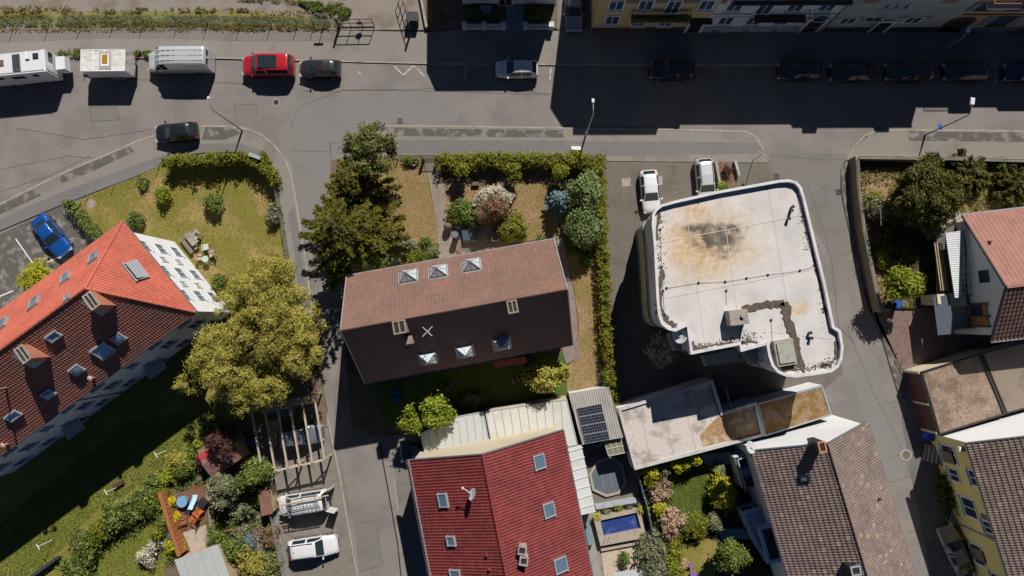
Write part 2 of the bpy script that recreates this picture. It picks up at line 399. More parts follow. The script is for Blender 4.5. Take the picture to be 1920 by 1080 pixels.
# leaf palettes (base colours)
lf = leaf_mat
L_golden = lf('leaf_golden_green', (0.15,0.155,0.018), (0.54,0.50,0.10), (0.58,0.44,0.13))
L_soft = lf('leaf_soft_green', (0.08,0.12,0.03), (0.25,0.32,0.11), (0.34,0.40,0.20))
L_green = lf('leaf_mid_green', (0.05,0.085,0.015), (0.20,0.26,0.05), (0.28,0.33,0.10))
L_fresh = lf('leaf_fresh_green', (0.10,0.15,0.012), (0.34,0.38,0.04), (0.42,0.44,0.06))
L_dark = lf('leaf_dark_conifer', (0.022,0.026,0.005), (0.14,0.135,0.025), (0.19,0.17,0.045))
L_brownc = lf('needle_olive', (0.03,0.038,0.006), (0.19,0.19,0.028), (0.23,0.18,0.035))
L_birch = lf('leaf_birch', (0.07,0.085,0.015), (0.24,0.25,0.07), (0.34,0.33,0.15))
L_blue = lf('needle_blue', (0.08,0.13,0.15), (0.25,0.36,0.38), (0.34,0.42,0.43))
L_yel = lf('leaf_yellow', (0.45,0.33,0.01), (0.78,0.60,0.02), (0.60,0.50,0.04))
L_lime = lf('leaf_lime', (0.26,0.27,0.01), (0.58,0.54,0.03), (0.50,0.50,0.05))
L_thuja = lf('leaf_thuja', (0.08,0.10,0.008), (0.26,0.27,0.03), (0.30,0.28,0.04))
L_pink = lf('blossom_pink', (0.36,0.20,0.12), (0.80,0.62,0.47), (0.26,0.13,0.07))
L_white = lf('blossom_white', (0.42,0.38,0.22), (0.72,0.68,0.55), (0.80,0.76,0.66))
L_red = lf('leaf_copper', (0.15,0.06,0.035), (0.36,0.20,0.13), (0.24,0.26,0.09))
L_sage = lf('leaf_sage', (0.10,0.12,0.055), (0.30,0.31,0.17), (0.40,0.39,0.24))
L_weed = lf('weed_blades', (0.12,0.12,0.025), (0.30,0.26,0.07), (0.38,0.29,0.14))
L_dry = lf('dry_blades', (0.26,0.20,0.055), (0.36,0.28,0.08), (0.42,0.30,0.14))
L_lawn = lf('lawn_blades', (0.09,0.13,0.02), (0.20,0.23,0.04), (0.26,0.27,0.06))
L_purple = lf('leaf_purple', (0.05,0.022,0.02), (0.17,0.085,0.075), (0.12,0.07,0.055))
# ------------------------------------------------------------------ roofs
def clip_poly(bm, pts, c, n):
    for i in range(len(pts)):
        a, b = pts[i], pts[(i+1) % len(pts)]; e = (b-a)
        if e.length < 1e-4: continue
        pn = e.normalized().cross(n).normalized()
        if (c-a).dot(pn) > 0: pn = -pn
        g = bm.verts[:]+bm.edges[:]+bm.faces[:]
        bmesh.ops.bisect_plane(bm, geom=g, dist=1e-5, plane_co=a, plane_no=pn, clear_outer=True)
def tiled_slope(name, pts, ea, eb, m, parent, pan=0.30, course=0.36, wave=0.045, lift=0.035, prof='pan', sub=4):
    """a covering of tiles on the planar polygon pts (world); ea->eb is the eave direction"""
    org = Vector(parent.get('_org', (0,0,0))); c = sum(pts, Vector())/len(pts)
    u = (eb-ea).normalized(); n = u.cross((c-ea)).normalized()
    if n.z < 0: n = -n
    v = n.cross(u).normalized()
    if (c-ea).dot(v) < 0: v = -v
    U = [(p-ea).dot(u) for p in pts]; V = [(p-ea).dot(v) for p in pts]
    u0 = math.floor(min(U)/pan)*pan; nu = int(math.ceil((max(U)-u0)/pan))*sub; v0 = min(V); nv = int(math.ceil((max(V)-v0)/course))
    if prof == 'pan': hs = [0.0, 0.15, 0.95, 0.9][:sub] if sub == 4 else [0, .9]
    elif prof == 'flat': hs = [0.0, 0.12, 0.16, 0.16]
    else: hs = [0.5+0.5*math.sin(2*PI*i/sub) for i in range(sub)]
    ws = [0.0, 0.16, 0.4, 0.75] if (sub == 4) else [i/sub for i in range(sub)]
    vs = []; fs = []; uvs = []
    cu = [u0+(i//sub+ws[i % sub])*pan for i in range(nu+1)]; ch = [hs[i % sub]*wave for i in range(nu+1)]
    rows = []
    for k in range(nv):
        rows += [(v0+k*course, lift, k), (v0+(k+1)*course, 0.0, k)]
    for (vv, lf_, k) in rows:
        for i in range(nu+1): vs.append(ea+u*cu[i]+v*vv+n*(lf_+ch[i]+0.03)-org)
    W = nu+1; cells = []
    for r_ in range(len(rows)-1):
        for i in range(nu):
            fs.append((r_*W+i, r_*W+i+1, (r_+1)*W+i+1, (r_+1)*W+i))
            cells.append(((cu[i]+cu[i+1])/2-u0, (rows[r_][2]+0.5)*course))
    me = bpy.data.meshes.new(name); me.from_pydata([tuple(x) for x in vs], [], fs)
    l = me.uv_layers.new(name='UVMap'); a = np.repeat(np.array(cells), 4, 0).astype(np.float32); l.data.foreach_set('uv', a.ravel())
    bm = bmesh.new(); bm.from_mesh(me)
    clip_poly(bm, [p-org for p in pts], c-org, n); bm.to_mesh(me); bm.free(); me.materials.append(m); me.update()
    o = bpy.data.objects.new(name, me); COL.objects.link(o); o.parent = parent
    return o, (ea, u, v, n)
def slab(mb, pts, t):
    """thin solid under a planar polygon"""
    n = (pts[1]-pts[0]).cross(pts[2]-pts[0]).normalized()
    if n.z < 0: n = -n
    k = len(pts); lo = [p-n*t for p in pts]
    mb.add(list(pts)+lo, [tuple(range(k)), tuple(range(2*k-1, k-1, -1))]+[(i, (i+1)%k, k+(i+1)%k, k+i) for i in range(k)])
deckm = mat('roof_deck', (0.16,0.12,0.09), 0.9)
def skylight(parent, fr, px, py, w_, l_, dome=False, name='roof_window', open_=False, fm=None, gm=None):
    """roof window whose centre shows at (px,py) on the slope frame fr"""
    ea, u, v, n = fr; c = onplane(px, py, ea, n)+n*0.17; M = Matrix((u, v, n)).transposed()
    mb = MB(); t = 0.09
    for du, dv, su, sv in ((0, l_/2, w_+t*2, t), (0, -l_/2, w_+t*2, t), (w_/2, 0, t, l_-t), (-w_/2, 0, t, l_-t)):
        mb.box(c+u*du+v*dv, (su, sv, 0.26), rm=M)
    f = mb.build(name, fm or zinc, parent)
    g = MB()
    if dome:
        q = [c+u*sx*(w_/2-.05)+v*sy*(l_/2-.05)+n*.08 for sx, sy in ((-1,-1),(1,-1),(1,1),(-1,1))]
        p = [c+u*sx*(w_*.3)+v*sy*(l_*.3)+n*.2 for sx, sy in ((-1,-1),(1,-1),(1,1),(-1,1))]
        g.add(q+p, [(0,1,5,4),(1,2,6,5),(2,3,7,6),(3,0,4,7),(4,5,6,7)], True)
    elif open_:
        k = Matrix.Rotation(-0.2, 3, u); g.box(c-v*0.0+n*0.2, (w_-t, l_-t, 0.03), rm=k @ M)
    else: g.box(c+n*0.045, (w_-t, l_-t, 0.03), rm=M)
    o = g.build('pane', gm or rgl, parent); o.parent = f
    return f
def chimney(parent, fr, px, py, hz, w_, d_, h, m, capm, flues=2, rz=0.0, name='chimney', holes=True):
    """chimney whose top shows near (px,py); foot on the slope"""
    ea, u, v, n = fr; c = onplane(px, py, ea, n); top = c.z+h
    c = P(px, py, top); M = Matrix.Rotation(rz, 3, 'Z')
    mb = MB(); mb.box((c.x, c.y, top-h), (w_, d_, h*2), rz); o = mb.build(name, m, parent)
    cp = MB(); ex = M @ Vector((1,0,0)); ey = M @ Vector((0,1,0))
    cc = Vector((c.x,c.y,top+0.06)); t = 0.12
    for s_ in (-1,1):
        cp.box(cc+ey*s_*(d_/2-t/2+.04), (w_+.08, t, .12), rz); cp.box(cc+ex*s_*(w_/2-t/2+.04), (t, d_-2*t+.08, .12), rz)
    for i in range(1, flues): cp.box(cc+ex*(i/flues-.5)*w_, (0.1, d_-2*t+.08, .12), rz)
    q = cp.build('cap', capm, parent); q.parent = o
    fl = MB(); fl.box((c.x, c.y, top+.01), (w_-.1, d_-.1, .03), rz); q = fl.build('flue', steel, parent); q.parent = o
    return o
def wall_window(parent, a, b, s, z, w_, h, fm=None, sill=True, off=0.0, pane=gl, name='window', shutter=None, bars=1, outn=None, trim=0.12):
    """window on the wall from ground point a to b, s metres along; outward is to the right of a->b unless outn"""
    d = (b-a); d.z = 0; d.normalize(); o_ = outn or Vector((d.y, -d.x, 0)); M = Matrix((d, o_, Vector((0,0,1)))).transposed()
    c = Vector((a.x, a.y, 0))+d*s+Vector((0,0,z+h/2))+o_*off
    mb = MB(); t = trim
    mb.box(c+Vector((0,0,h/2+t/2))+o_*.03, (w_+2*t, .07, t), rm=M); mb.box(c-Vector((0,0,h/2+t/2))+o_*.03, (w_+2*t, .07, t), rm=M)
    for q in (-1, 1): mb.box(c+d*q*(w_/2+t/2)+o_*.03, (t, .07, h), rm=M)
    for k in range(bars): mb.box(c+d*((k+1)/(bars+1)-.5)*w_+o_*.022, (.06, .05, h), rm=M)
    f = mb.build(name, fm or white, parent)
    g = MB(); g.box(c+o_*.008, (w_, .02, h), rm=M); q = g.build('pane', pane, parent); q.parent = f
    if sill:
        g = MB(); g.box(c-Vector((0,0,h/2+t+.02))+o_*.1, (w_+.3, .2, .05), rm=M); q = g.build('sill', fm or white, parent); q.parent = f
    if shutter:
        for q_ in (-1, 1):
            g = MB(); g.box(c+d*q_*(w_/2+t+w_*.26)+o_*.03, (w_*.5, .06, h+.1), rm=M); q = g.build('shutter', shutter, parent); q.parent = f
    return f
# ------------------------------------------------------------------ ground
mb = MB(); mb.poly([(-400,-400,-.05),(400,-400,-.05),(400,400,-.05),(-400,400,-.05)]); struct('ground', mb, mat('ground_soil', (0.16,0.14,0.09), 0.95, vs=0.05))
def ground_poly(name, pts, m, z, z0=None):
    mb = MB(); v = pg(pts, z)
    mb.prism([(p.x,p.y) for p in v], z0 if z0 is not None else -0.04, z); return struct(name, mb, m)
def cut_sheet(name, pts, m, z):
    mb = MB(); mb.poly([tuple(p) for p in pg(pts, z)]); return struct(name, mb, m)
ground_poly('road', [(-300,100),(2300,100),(2300,1300),(-300,1300)], asph, 0.0)
# roads' darker and lighter repairs
for i, (pts, m) in enumerate([([(167,201),(218,201),(225,224),(172,228)], asph2), ([(437,195),(480,195),(480,235),(445,235)], asph2),
    ([(548,190),(760,168),(850,175),(860,228),(735,230),(640,290),(560,290),(545,240)], mat('asphalt_road_grey',(0.222,0.212,0.20),0.9,vs=.3,c2=(0.205,0.195,0.185),spec=.1,spots=.35)),
    ([(615,400),(640,330),(620,265),(650,262),(720,262),(716,240),(620,240),(545,275),(560,380),(575,470),(600,480)], MATS['asphalt_road_grey']),
    ([(662,978),(704,976),(716,1060),(674,1070)], asph2),
    ([(1535,760),(1620,740),(1645,800),(1560,815)], asph2),
    ([(1445,286),(1585,288),(1575,360),(1600,470),(1570,500),(1520,420),(1500,345),(1440,340)], asph2),
    ([(1590,690),(1640,665),(1700,880),(1660,900)], MATS['asphalt_road_grey'])]):
    cut_sheet('road_patch', pts, m, 0.004+0.0004*i)
K1 = [(-80,420),(0,382),(60,352),(110,328),(160,306),(210,285),(255,265),(300,250),(340,240),(380,236),(430,236),(465,241),(490,251),(512,268),(527,285),(540,305),(548,330),(556,372),(566,432),(575,482),(581,530),(586,570),(592,620),(600,690),(606,730),(620,800),(642,910),(655,985),(674,1090)]
K2 = [(-80,470),(0,432),(55,408),(112,385),(150,368),(215,345),(262,327),(297,312),(305,298),(380,286),(450,284),(490,294),(506,300),(514,318),(520,345),(529,400),(540,470),(548,500),(556,560),(562,640),(566,700),(570,745)]
ground_poly('pavement', K1[:26]+[(600,800),(560,745)]+K2[::-1], pave, 0.10)
mb = MB(); mb.strip([(P(x,y).x, P(x,y).y) for x, y in K1], 0.0, -0.16, -0.03, 0.115); struct('kerb', mb, kerbm)
cut_sheet('pavement_strip', [(-80,448),(0,412),(110,362),(230,318),(300,292),(380,270),(450,268),(492,283),(506,297),(450,284),(380,286),(305,298),(297,312),(215,345),(112,385),(0,432),(-80,470)], paveb, 0.104)
for pts in ([(110,330),(160,309),(243,275),(252,284),(180,318),(116,344)], [(-20,395),(60,356),(78,366),(0,402),(-20,410)], [(385,238),(440,239),(452,250),(420,262),(378,262)]):
    cut_sheet('pavement_repair', pts, asphd, 0.106)
cut_sheet('pavement_strip', [(540,400),(553,480),(560,560),(566,560),(575,700),(600,790),(606,790),(590,700),(576,560),(566,480),(552,385)], paveb, 0.106)
# north pavement
ground_poly('pavement', [(-100,57),(640,57),(800,60),(868,56),(1045,58),(1112,52),(1640,60),(2100,62),(2100,121),(1920,121),(1040,119),(800,117),(640,113),(412,107),(0,104),(-100,104)], pave, 0.10)
def kerb(pts, w_=0.14, z=0.115, side=-1, m=kerbm):
    mb = MB(); mb.strip([(P(x,y).x, P(x,y).y) for x, y in pts], 0.0, side*w_, -0.03, z); return struct('kerb', mb, m)
kerb([(-100,105),(0,105),(412,108),(640,114),(800,118),(1040,120),(1920,122),(2100,122)])
ground_poly('gutter_setts', [(560,115),(800,119),(1040,121),(1040,125),(800,123),(560,119)], kerbm, 0.012)
ground_poly('gravel_lot', [(-100,-60),(740,-60),(790,-5),(798,56),(640,56),(-100,56)], gravel, 0.09)
ground_poly('villa_garden_ground', [(800,-150),(1112,-150),(1112,52),(800,57)], dirt, 0.11)
ground_poly('driveway_tar', [(1045,-150),(1110,-150),(1110,56),(1045,56)], asph2, 0.115)
# south pavement of the main road
ground_poly('pavement', [(728,236),(1050,240),(1310,244),(1400,247),(1420,258),(1436,290),(1440,305),(1137,302),(1137,292),(745,291),(700,262)], pave, 0.10)
kerb([(715,243),(722,237),(735,235),(1050,239),(1310,243),(1400,246),(1420,258),(1432,280)])
cut_sheet('pavement_repair', [(738,240),(1055,244),(1057,258),(740,255)], asphd, 0.104)
cut_sheet('pavement_strip', [(742,262),(1060,264),(1300,266),(1420,268),(1433,288),(1137,292),(745,288)], paveb, 0.104)
ground_poly('pavement', [(1632,250),(1650,245),(1700,243),(2100,247),(2100,302),(1590,300),(1585,300),(1590,290)], pave, 0.10)
kerb([(1586,298),(1600,275),(1620,254),(1640,245),(1700,243),(2100,247)])
cut_sheet('pavement_repair', [(1700,246),(1920,249),(1920,266),(1705,264)], asphd, 0.104)
# right street: east kerb
E1 = [(1586,298),(1577,318),(1577,355),(1582,385),(1592,430),(1612,520),(1630,575),(1655,640),(1682,730),(1690,745)]
ground_poly('pavement', E1+[(1700,760),(1690,690),(1660,620),(1640,582),(1630,582),(1605,480),(1592,400),(1585,300)], asphd, 0.09)
kerb(E1, 0.12, 0.11, 1, asphd)
ground_poly('court_paving', [(1137,303),(1345,305),(1440,306),(1452,330),(1500,345),(1560,610),(1580,700),(1540,735),(1158,770),(1145,640),(1138,450)], paver, 0.02)
kerb([(1137,303),(1345,305),(1440,306)], 0.08, 0.03)
for p in ([(1166,334),(1182,333),(1182,349),(1166,350)], [(1228,330),(1242,330),(1242,346),(1228,347)]): cut_sheet('manhole_slab', p, kerbm, 0.026)
for (x, y) in ((1262,318),):
    for a, b in (((1253,312),(1268,312)),((1261,312),(1261,327)),((1253,312),(1253,319)),((1268,312),(1268,322))):
        mb = MB(); A, B = P(*a), P(*b); mb.beam(A+Vector((0,0,.026)), B+Vector((0,0,.026)), .05, .008); struct('paving_mark', mb, steel)
# lawns and gardens
lawn_dry = mat('lawn_dry', (0.25,0.185,0.065), 0.95, vs=0.28, fine=0.3, fs=9, bmp=0.5, c2=(0.35,0.225,0.135), patch=(0.40,0.66))
lawn_olive = mat('lawn_olive', (0.205,0.185,0.036), 0.95, vs=0.35, fine=0.35, fs=8, bmp=0.5, c2=(0.35,0.245,0.10), patch=(0.44,0.7))
lawn_green = mat('lawn_green', (0.17,0.18,0.03), 0.95, vs=0.4, fine=0.3, fs=9, bmp=0.5, c2=(0.25,0.215,0.06))
lawn_rich = mat('lawn_rich', (0.075,0.12,0.02), 0.95, vs=0.5, fine=0.3, fs=9, bmp=0.5, c2=(0.12,0.15,0.03))
LA = [(140,378),(215,347),(262,329),(300,310),(312,296),(490,296),(510,318),(522,350),(531,400),(542,470),(552,520),(560,600),(566,700),(600,760),(596,800),(470,800),(300,640),(200,470),(150,400)]
ground_poly('lawn', LA, lawn_olive, 0.08)
ground_poly('garden_path', [(560,650),(572,740),(600,790),(612,800),(614,770),(600,690),(596,640)], dirt, 0.12)
ground_poly('car_park', [(-80,475),(112,388),(150,378),(200,450),(120,560),(-80,760)], asphd, 0.03)
for a, b in (((30,448),(68,502)),((88,492),(112,482)),((-10,560),(25,545))):
    mb = MB(); mb.beam(P(*a)+Vector((0,0,.034)), P(*b)+Vector((0,0,.034)), .1, .006); struct('road_marking', mb, white)
wm = mat('worn_white_paint', (0.55,0.52,0.48), 0.8, vs=4, fine=0.3, fs=14, c2=(0.30,0.27,0.245), patch=(0.45,0.6))
for L in ([(736,121),(756,141),(776,123),(796,143)], [(672,134),(677,141)], [(873,122),(872,146)], [(1432//1+436,118),(1867,157),(1862,157)], [(1033,124),(1031,150)]):
    mb = MB()
    for a, b in zip(L, L[1:]): mb.beam(P(*a)+Vector((0,0,.009)), P(*b)+Vector((0,0,.009)), .12, .006)
    struct('road_marking', mb, wm)
# central property
ground_poly('garden_ground', [(620,300),(745,292),(1137,292),(1140,450),(1150,640),(1160,770),(1140,775),(700,820),(660,800),(645,640),(640,500),(630,400)], dirt, 0.05)
ground_poly('lawn', [(690,300),(795,304),(812,385),(822,440),(820,470),(770,460),(735,480),(700,490),(680,400)], lawn_dry, 0.10)
ground_poly('lawn', [(830,343),(1045,345),(1046,420),(1050,440),(960,458),(900,440),(845,440),(840,400)], lawn_dry, 0.10)
ground_poly('lawn', [(1062,470),(1118,480),(1120,600),(1118,720),(1100,740),(1065,745),(1060,690),(1085,670),(1085,600),(1072,520)], lawn_dry, 0.10)
ground_poly('lawn', [(700,720),(980,670),(1075,660),(1062,740),(900,775),(720,800)], lawn_rich, 0.09)
ground_poly('garden_path', [(796,304),(824,304),(832,345),(840,400),(848,440),(862,520),(826,520),(820,440),(812,380)], mat('path_slabs',(0.27,0.225,0.185),0.9,vs=0.8,fine=0.2,fs=6,c2=(0.22,0.185,0.155)), 0.12)
ground_poly('apron_paving', [(1030,440),(1055,445),(1078,560),(1088,670),(1062,682),(1055,660),(1060,560)], mat('apron_slabs',(0.25,0.20,0.18),0.9,vs=0.8,fine=0.15,fs=6), 0.11)
ground_poly('terrace_paving', [(843,430),(910,425),(960,430),(975,455),(870,480),(855,470)], mat('terrace_slabs',(0.22,0.175,0.135),0.9,vs=1.5,fine=0.35,fs=5,c2=(0.12,0.10,0.07)), 0.11)
# lower left: gardens behind the long house
ground_poly('yard_lawn', [(-80,960),(240,700),(380,600),(470,780),(410,800),(345,862),(165,1035),(90,1090),(0,1140),(-80,1140)], lawn_green, 0.06)
ground_poly('garden_ground', [(395,775),(470,765),(500,900),(540,1090),(100,1090),(160,1030),(330,850)], dirt, 0.05)
ground_poly('garden_strip', [(-20,1120),(60,1075),(110,1040),(150,990),(190,950),(235,930),(300,880),(400,790),(408,800),(330,880),(230,960),(150,1040),(80,1120)], lawn_olive, 0.12)
ground_poly('lawn', [(150,1070),(160,1035),(240,985),(290,960),(300,1000),(318,1040),(300,1100),(140,1100)], lawn_green, 0.10)
ground_poly('parking_court', [(472,790),(600,790),(620,800),(642,910),(655,985),(674,1090),(540,1090),(508,900)], mat('old_tarmac',(0.22,0.195,0.165),0.9,vs=0.5,fine=0.25,fs=8,c2=(0.17,0.15,0.12)), 0.02)
ground_poly('patio_bark', [(330,930),(385,895),(392,960),(385,985),(345,998)], mat('bark_chips',(0.20,0.10,0.055),0.95,vs=3,fine=0.5,fs=10,c2=(0.11,0.06,0.035)), 0.10)
ground_poly('patio_paving', [(343,999),(386,984),(394,1022),(358,1036)], mat('patio_slabs',(0.44,0.38,0.31),0.85,vs=3,fine=0.15,fs=6,c2=(0.34,0.29,0.235)), 0.12)
ground_poly('garden_path', [(383,900),(392,900),(400,940),(406,1010),(396,1012),(390,960)], mat('path_slabs',(0,0,0)), 0.12)
ground_poly('garden_path', [(480,968),(492,965),(496,1000),(498,1030),(484,1030),(480,1000)], MATS['path_slabs'], 0.12)
# between side street and red house
E2 = [(712,830),(717,865),(730,935),(745,1022),(752,1090)]
kerb(E2, 0.1, 0.05, 1, steel)
cut_sheet('pavement_strip', [(717,865),(737,868),(747,955),(768,1090),(752,1090),(730,935)], pave, 0.008)
cut_sheet('pavement_strip', [(740,870),(790,860),(830,1090),(770,1090),(748,955)], asph2, 0.009)
mb = MB(); mb.beam(P(739,904)+Vector((0,0,.013)), P(747,956)+Vector((0,0,.013)), .08, .006); struct('road_marking', mb, mat('worn_yellow_paint',(0.42,0.34,0.18),0.8))
# bottom middle: pool garden and lawn
ground_poly('yard_ground', [(1090,830),(1195,870),(1235,1090),(1100,1090)], mat('yard_concrete',(0.26,0.25,0.23),0.85,vs=.7), 0.03)
ground_poly('deck_paving', [(1092,862),(1184,830),(1200,935),(1116,957),(1108,950)], mat('composite_deck',(0.19,0.165,0.145),0.8,vs=1,fine=.1,c2=(0.16,0.14,0.125)), 0.22)
ground_poly('gravel_yard', [(1126,1030),(1205,1012),(1215,1090),(1134,1090)], mat('beige_pebbles',(0.50,0.42,0.32),0.9,vs=2,fine=.35,fs=8,bmp=.8,c2=(0.42,0.34,0.26)), 0.10)
ground_poly('garden_path', [(1102,975),(1118,1030),(1130,1090),(1110,1090),(1100,1010)], mat('grey_slabs',(0.30,0.29,0.265),0.85,vs=.8), 0.08)
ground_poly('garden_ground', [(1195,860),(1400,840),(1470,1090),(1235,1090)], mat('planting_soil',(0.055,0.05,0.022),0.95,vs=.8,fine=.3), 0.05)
ground_poly('lawn', [(1262,878),(1330,868),(1385,905),(1395,960),(1330,965),(1268,965),(1250,930)], lawn_rich, 0.10)
ground_poly('lawn', [(1275,1025),(1325,1010),(1345,1015),(1340,1090),(1265,1090)], lawn_olive, 0.10)
# right
ground_poly('garden_ground', [(1600,306),(2050,310),(2050,420),(1790,560),(1760,578),(1700,578),(1640,578),(1625,500)], mat('dark_soil',(0.07,0.055,0.03),0.95,vs=.8,fine=.3,c2=(0.12,0.10,0.04)), 0.30)  # dark brown soil with lighter olive blotches
ground_poly('lawn', [(1606,312),(1690,314),(1680,340),(1690,420),(1650,470),(1700,520),(1700,575),(1650,575),(1632,500),(1612,400)], lawn_dry, 0.36)
ground_poly('lawn', [(1760,312),(2050,320),(2050,400),(1820,405),(1780,440),(1740,430)], lawn_dry, 0.36)
ground_poly('red_paving', [(1630,578),(1650,582),(1700,575),(1760,580),(1800,640),(1860,650),(1740,690),(1705,700),(1690,690),(1660,620)], mat('red_pavers',(0.20,0.135,0.115),0.85,vs=2,fine=.2,fs=6,c2=(0.15,0.105,0.09)), 0.07)
ground_poly('front_yard', [(1690,780),(1790,790),(1850,1090),(1745,1090)], mat('yard_tar',(0.16,0.15,0.14),0.9,vs=.4), 0.015)
ground_poly('verge', [(-60,20),(480,22),(600,34),(636,50),(560,52),(330,50),(100,49),(-60,46)], mat('verge_grass',(0.21,0.20,0.05),.95,vs=.8,fine=.4,fs=8,bmp=.6,c2=(0.26,0.20,0.14),patch=(.5,.62)), .095)
tar = plain('tar_joint',(0.105,0.10,0.095),.9)
def joint(pts, w_=.045, z=.0085, wob=.05):
    Q = [P(x,y,z) for x,y in pts]; mb = MB(); L = []
    for a,b in zip(Q,Q[1:]):
        k = max(2,int((b-a).length/.5)); L += [a.lerp(b,i/k)+Vector((rng.normal()*wob*.5,rng.normal()*wob*.5,0)) for i in range(k)]
    L.append(Q[-1])
    for a,b in zip(L,L[1:]): mb.beam(a,b,w_,.003)
    struct('road_joint', mb, tar)
for j in ([(438,195),(480,195),(480,238)],[(438,195),(443,232)],[(167,201),(218,201),(225,224),(172,228),(167,201)],[(548,282),(620,285),(618,268),(622,325)],[(618,268),(720,266)],[(722,262),(1130,262),(1300,268),(1430,272)],[(0,318),(130,292),(200,300),(260,262)],[(640,168),(860,172),(1030,178)],[(545,240),(560,200),(640,170),(830,166)],[(666,980),(704,978),(717,1060),(690,1068),(676,1072)],[(1445,292),(1560,300),(1590,296)],[(1515,345),(1540,420),(1562,500)],[(1575,480),(1600,470),(1610,520)],[(1560,500),(1572,610),(1600,640)],[(1590,620),(1640,740),(1700,860),(1720,940)],[(1655,760),(1700,745)],[(1668,860),(1740,830)],[(1668,905),(1735,882)],[(1700,1000),(1745,985)],[(700,840),(712,838),(716,852)],[(640,640),(628,740),(632,830),(655,960)],[(110,142),(300,150),(520,160)],[(860,120),(872,160),(1030,176)],[(560,120),(566,170),(640,172)],[(0,360),(90,330),(170,292)],[(30,240),(160,262),(300,240)],[(1640,262),(1920,268)],[(1310,262),(1330,246)],[(1440,300),(1455,328)]): joint(j)
# weeds and grass tufts (countless)
L_turf = lf('turf_blades', (0.17,0.17,0.03), (0.34,0.27,0.07), (0.38,0.27,0.12)); L_tan = lf('tan_blades', (0.22,0.175,0.05), (0.36,0.25,0.12), (0.34,0.21,0.13))
def stuff(name, *a, **k): return tag(scatter(name, *a, **k), kind='stuff')
stuff('verge_weeds', [[(-60,14),(200,16),(380,14),(500,16),(500,22),(400,24),(200,26),(-60,24)]], 4500, .11, L_weed, .1, .2, patchy=1.4)
stuff('verge_weeds', [[(-60,28),(480,30),(640,40),(650,56),(480,58),(330,50),(100,50),(-60,46)],[(440,2),(480,-5),(520,-5),(660,18),(655,36),(600,34),(585,10)]], 22000, .08, L_weed, .1, .2, patchy=.3)
stuff('verge_weeds', [[(560,4),(640,6),(660,22),(650,36),(600,34)],[(100,98),(150,92),(152,106),(120,106)],[(246,98),(285,96),(282,108),(250,106)]], 3500, .12, L_green, .1, .35, patchy=.8)
stuff('dry_weeds', [[(0,10),(130,10),(130,50),(-60,50)],[(470,20),(590,20),(600,45),(470,48)],[(0,48),(640,54),(640,59),(0,60)]], 6000, .10, L_dry, .1, .15, patchy=1.2)
stuff('lawn_grass', [LA], 30000, .05, L_turf, .085, .03)
stuff('lawn_grass', [[(738,303),(795,304),(812,385),(822,440),(820,470),(735,480),(728,400)],[(830,343),(1045,345),(1046,420),(1050,440),(960,458),(845,440)],[(1062,470),(1118,480),(1120,600),(1118,720),(1065,745),(1085,600)]], 14000, .05, L_tan, .105, .03)
stuff('meadow_grass', [[(1606,312),(1690,314),(1680,340),(1690,420),(1650,470),(1700,520),(1700,575),(1650,575),(1632,500),(1612,400)],[(1760,312),(2000,320),(2000,400),(1820,405),(1780,440)]], 12000, .11, L_weed, .37, .2, patchy=.6)
stuff('lawn_grass', [[(-80,1040),(100,900),(240,790),(400,770),(330,850),(150,1000),(60,1075),(-20,1120)],[(160,1035),(290,960),(318,1040),(300,1090),(150,1090)]], 22000, .07, L_lawn, .09, .08)
stuff('lawn_grass', [[(1262,878),(1330,868),(1385,905),(1395,960),(1268,965),(1250,930)]], 8000, .06, L_lawn, .105, .05)
stuff('ground_cover', [[(392,800),(404,815),(330,885),(230,965),(215,955),(300,890)]], 7000, .09, L_fresh, .07, .25)
stuff('ground_cover', [[(400,900),(470,880),(505,930),(530,1085),(400,1085),(395,1020)],[(330,850),(395,800),(400,900),(330,920)],[(300,940),(330,930),(350,1040),(310,1060)]], 12000, .12, L_green, .06, .3, patchy=.9)
stuff('ground_cover', [[(1195,870),(1260,870),(1262,960),(1290,1010),(1265,1090),(1225,1090)],[(1650,330),(1760,330),(1760,600),(1660,560),(1640,450)]], 10000, .12, L_green, .10, .3, patchy=.9)
stuff('ground_cover', [[(720,450),(822,455),(830,490),(720,500)],[(1050,350),(1118,330),(1120,480),(1060,480)]], 5000, .1, L_green, .06, .25)
# manholes, drains
def manhole(px, py, label, r=.33, z=0.006, m=steel):
    o = P(px, py); t = thing('manhole_cover', label, 'manhole cover', (o.x,o.y,z))
    mb = MB(); mb.cyl((o.x,o.y,z-.03),(o.x,o.y,z+.012), r, n=20); mb.build('frame', kerbm, t); mb = MB(); mb.cyl((o.x,o.y,z),(o.x,o.y,z+.018), r*.72, n=20)
    for i in range(8):
        a = i*PI/4; mb.box((o.x+math.cos(a)*r*.45, o.y+math.sin(a)*r*.45, z+.02), (.09,.04,.012), a)
    mb.build('cover', m, t)
manhole(518,192,'round manhole cover in the road below the dark grey small car', .36)
manhole(1699,853,'round manhole cover ringed with cobbles in the street by the yellow house', .55, m=mat('rusty_iron',(0.20,0.16,0.13),.8))
manhole(171,383,'large pale round concrete cover in the corner of the lawn', .42, .085, kerbm)
manhole(585,28,'round concrete shaft cover among weeds near the open gate', .4, .10, kerbm)
def drain(px, py, label, rz=0):
    o = P(px, py); mb = MB()
    for i in range(6): mb.box((o.x+(i-2.5)*.085, o.y, .012), (.045,.5,.03), 0)
    mb.box((o.x,o.y+.24,.013),(.55,.05,.034)); mb.box((o.x,o.y-.24,.013),(.55,.05,.034))
    ob = mb.build('street_drain', steel, None, (o.x,o.y,0)); ob.rotation_euler = (0,0,rz); tag(ob, label, 'drain')
drain(750,227,'iron road drain at the kerb beside the small blue sign')
drain(1572,360,'iron drain grating at the kerb below the walled garden corner', .15)
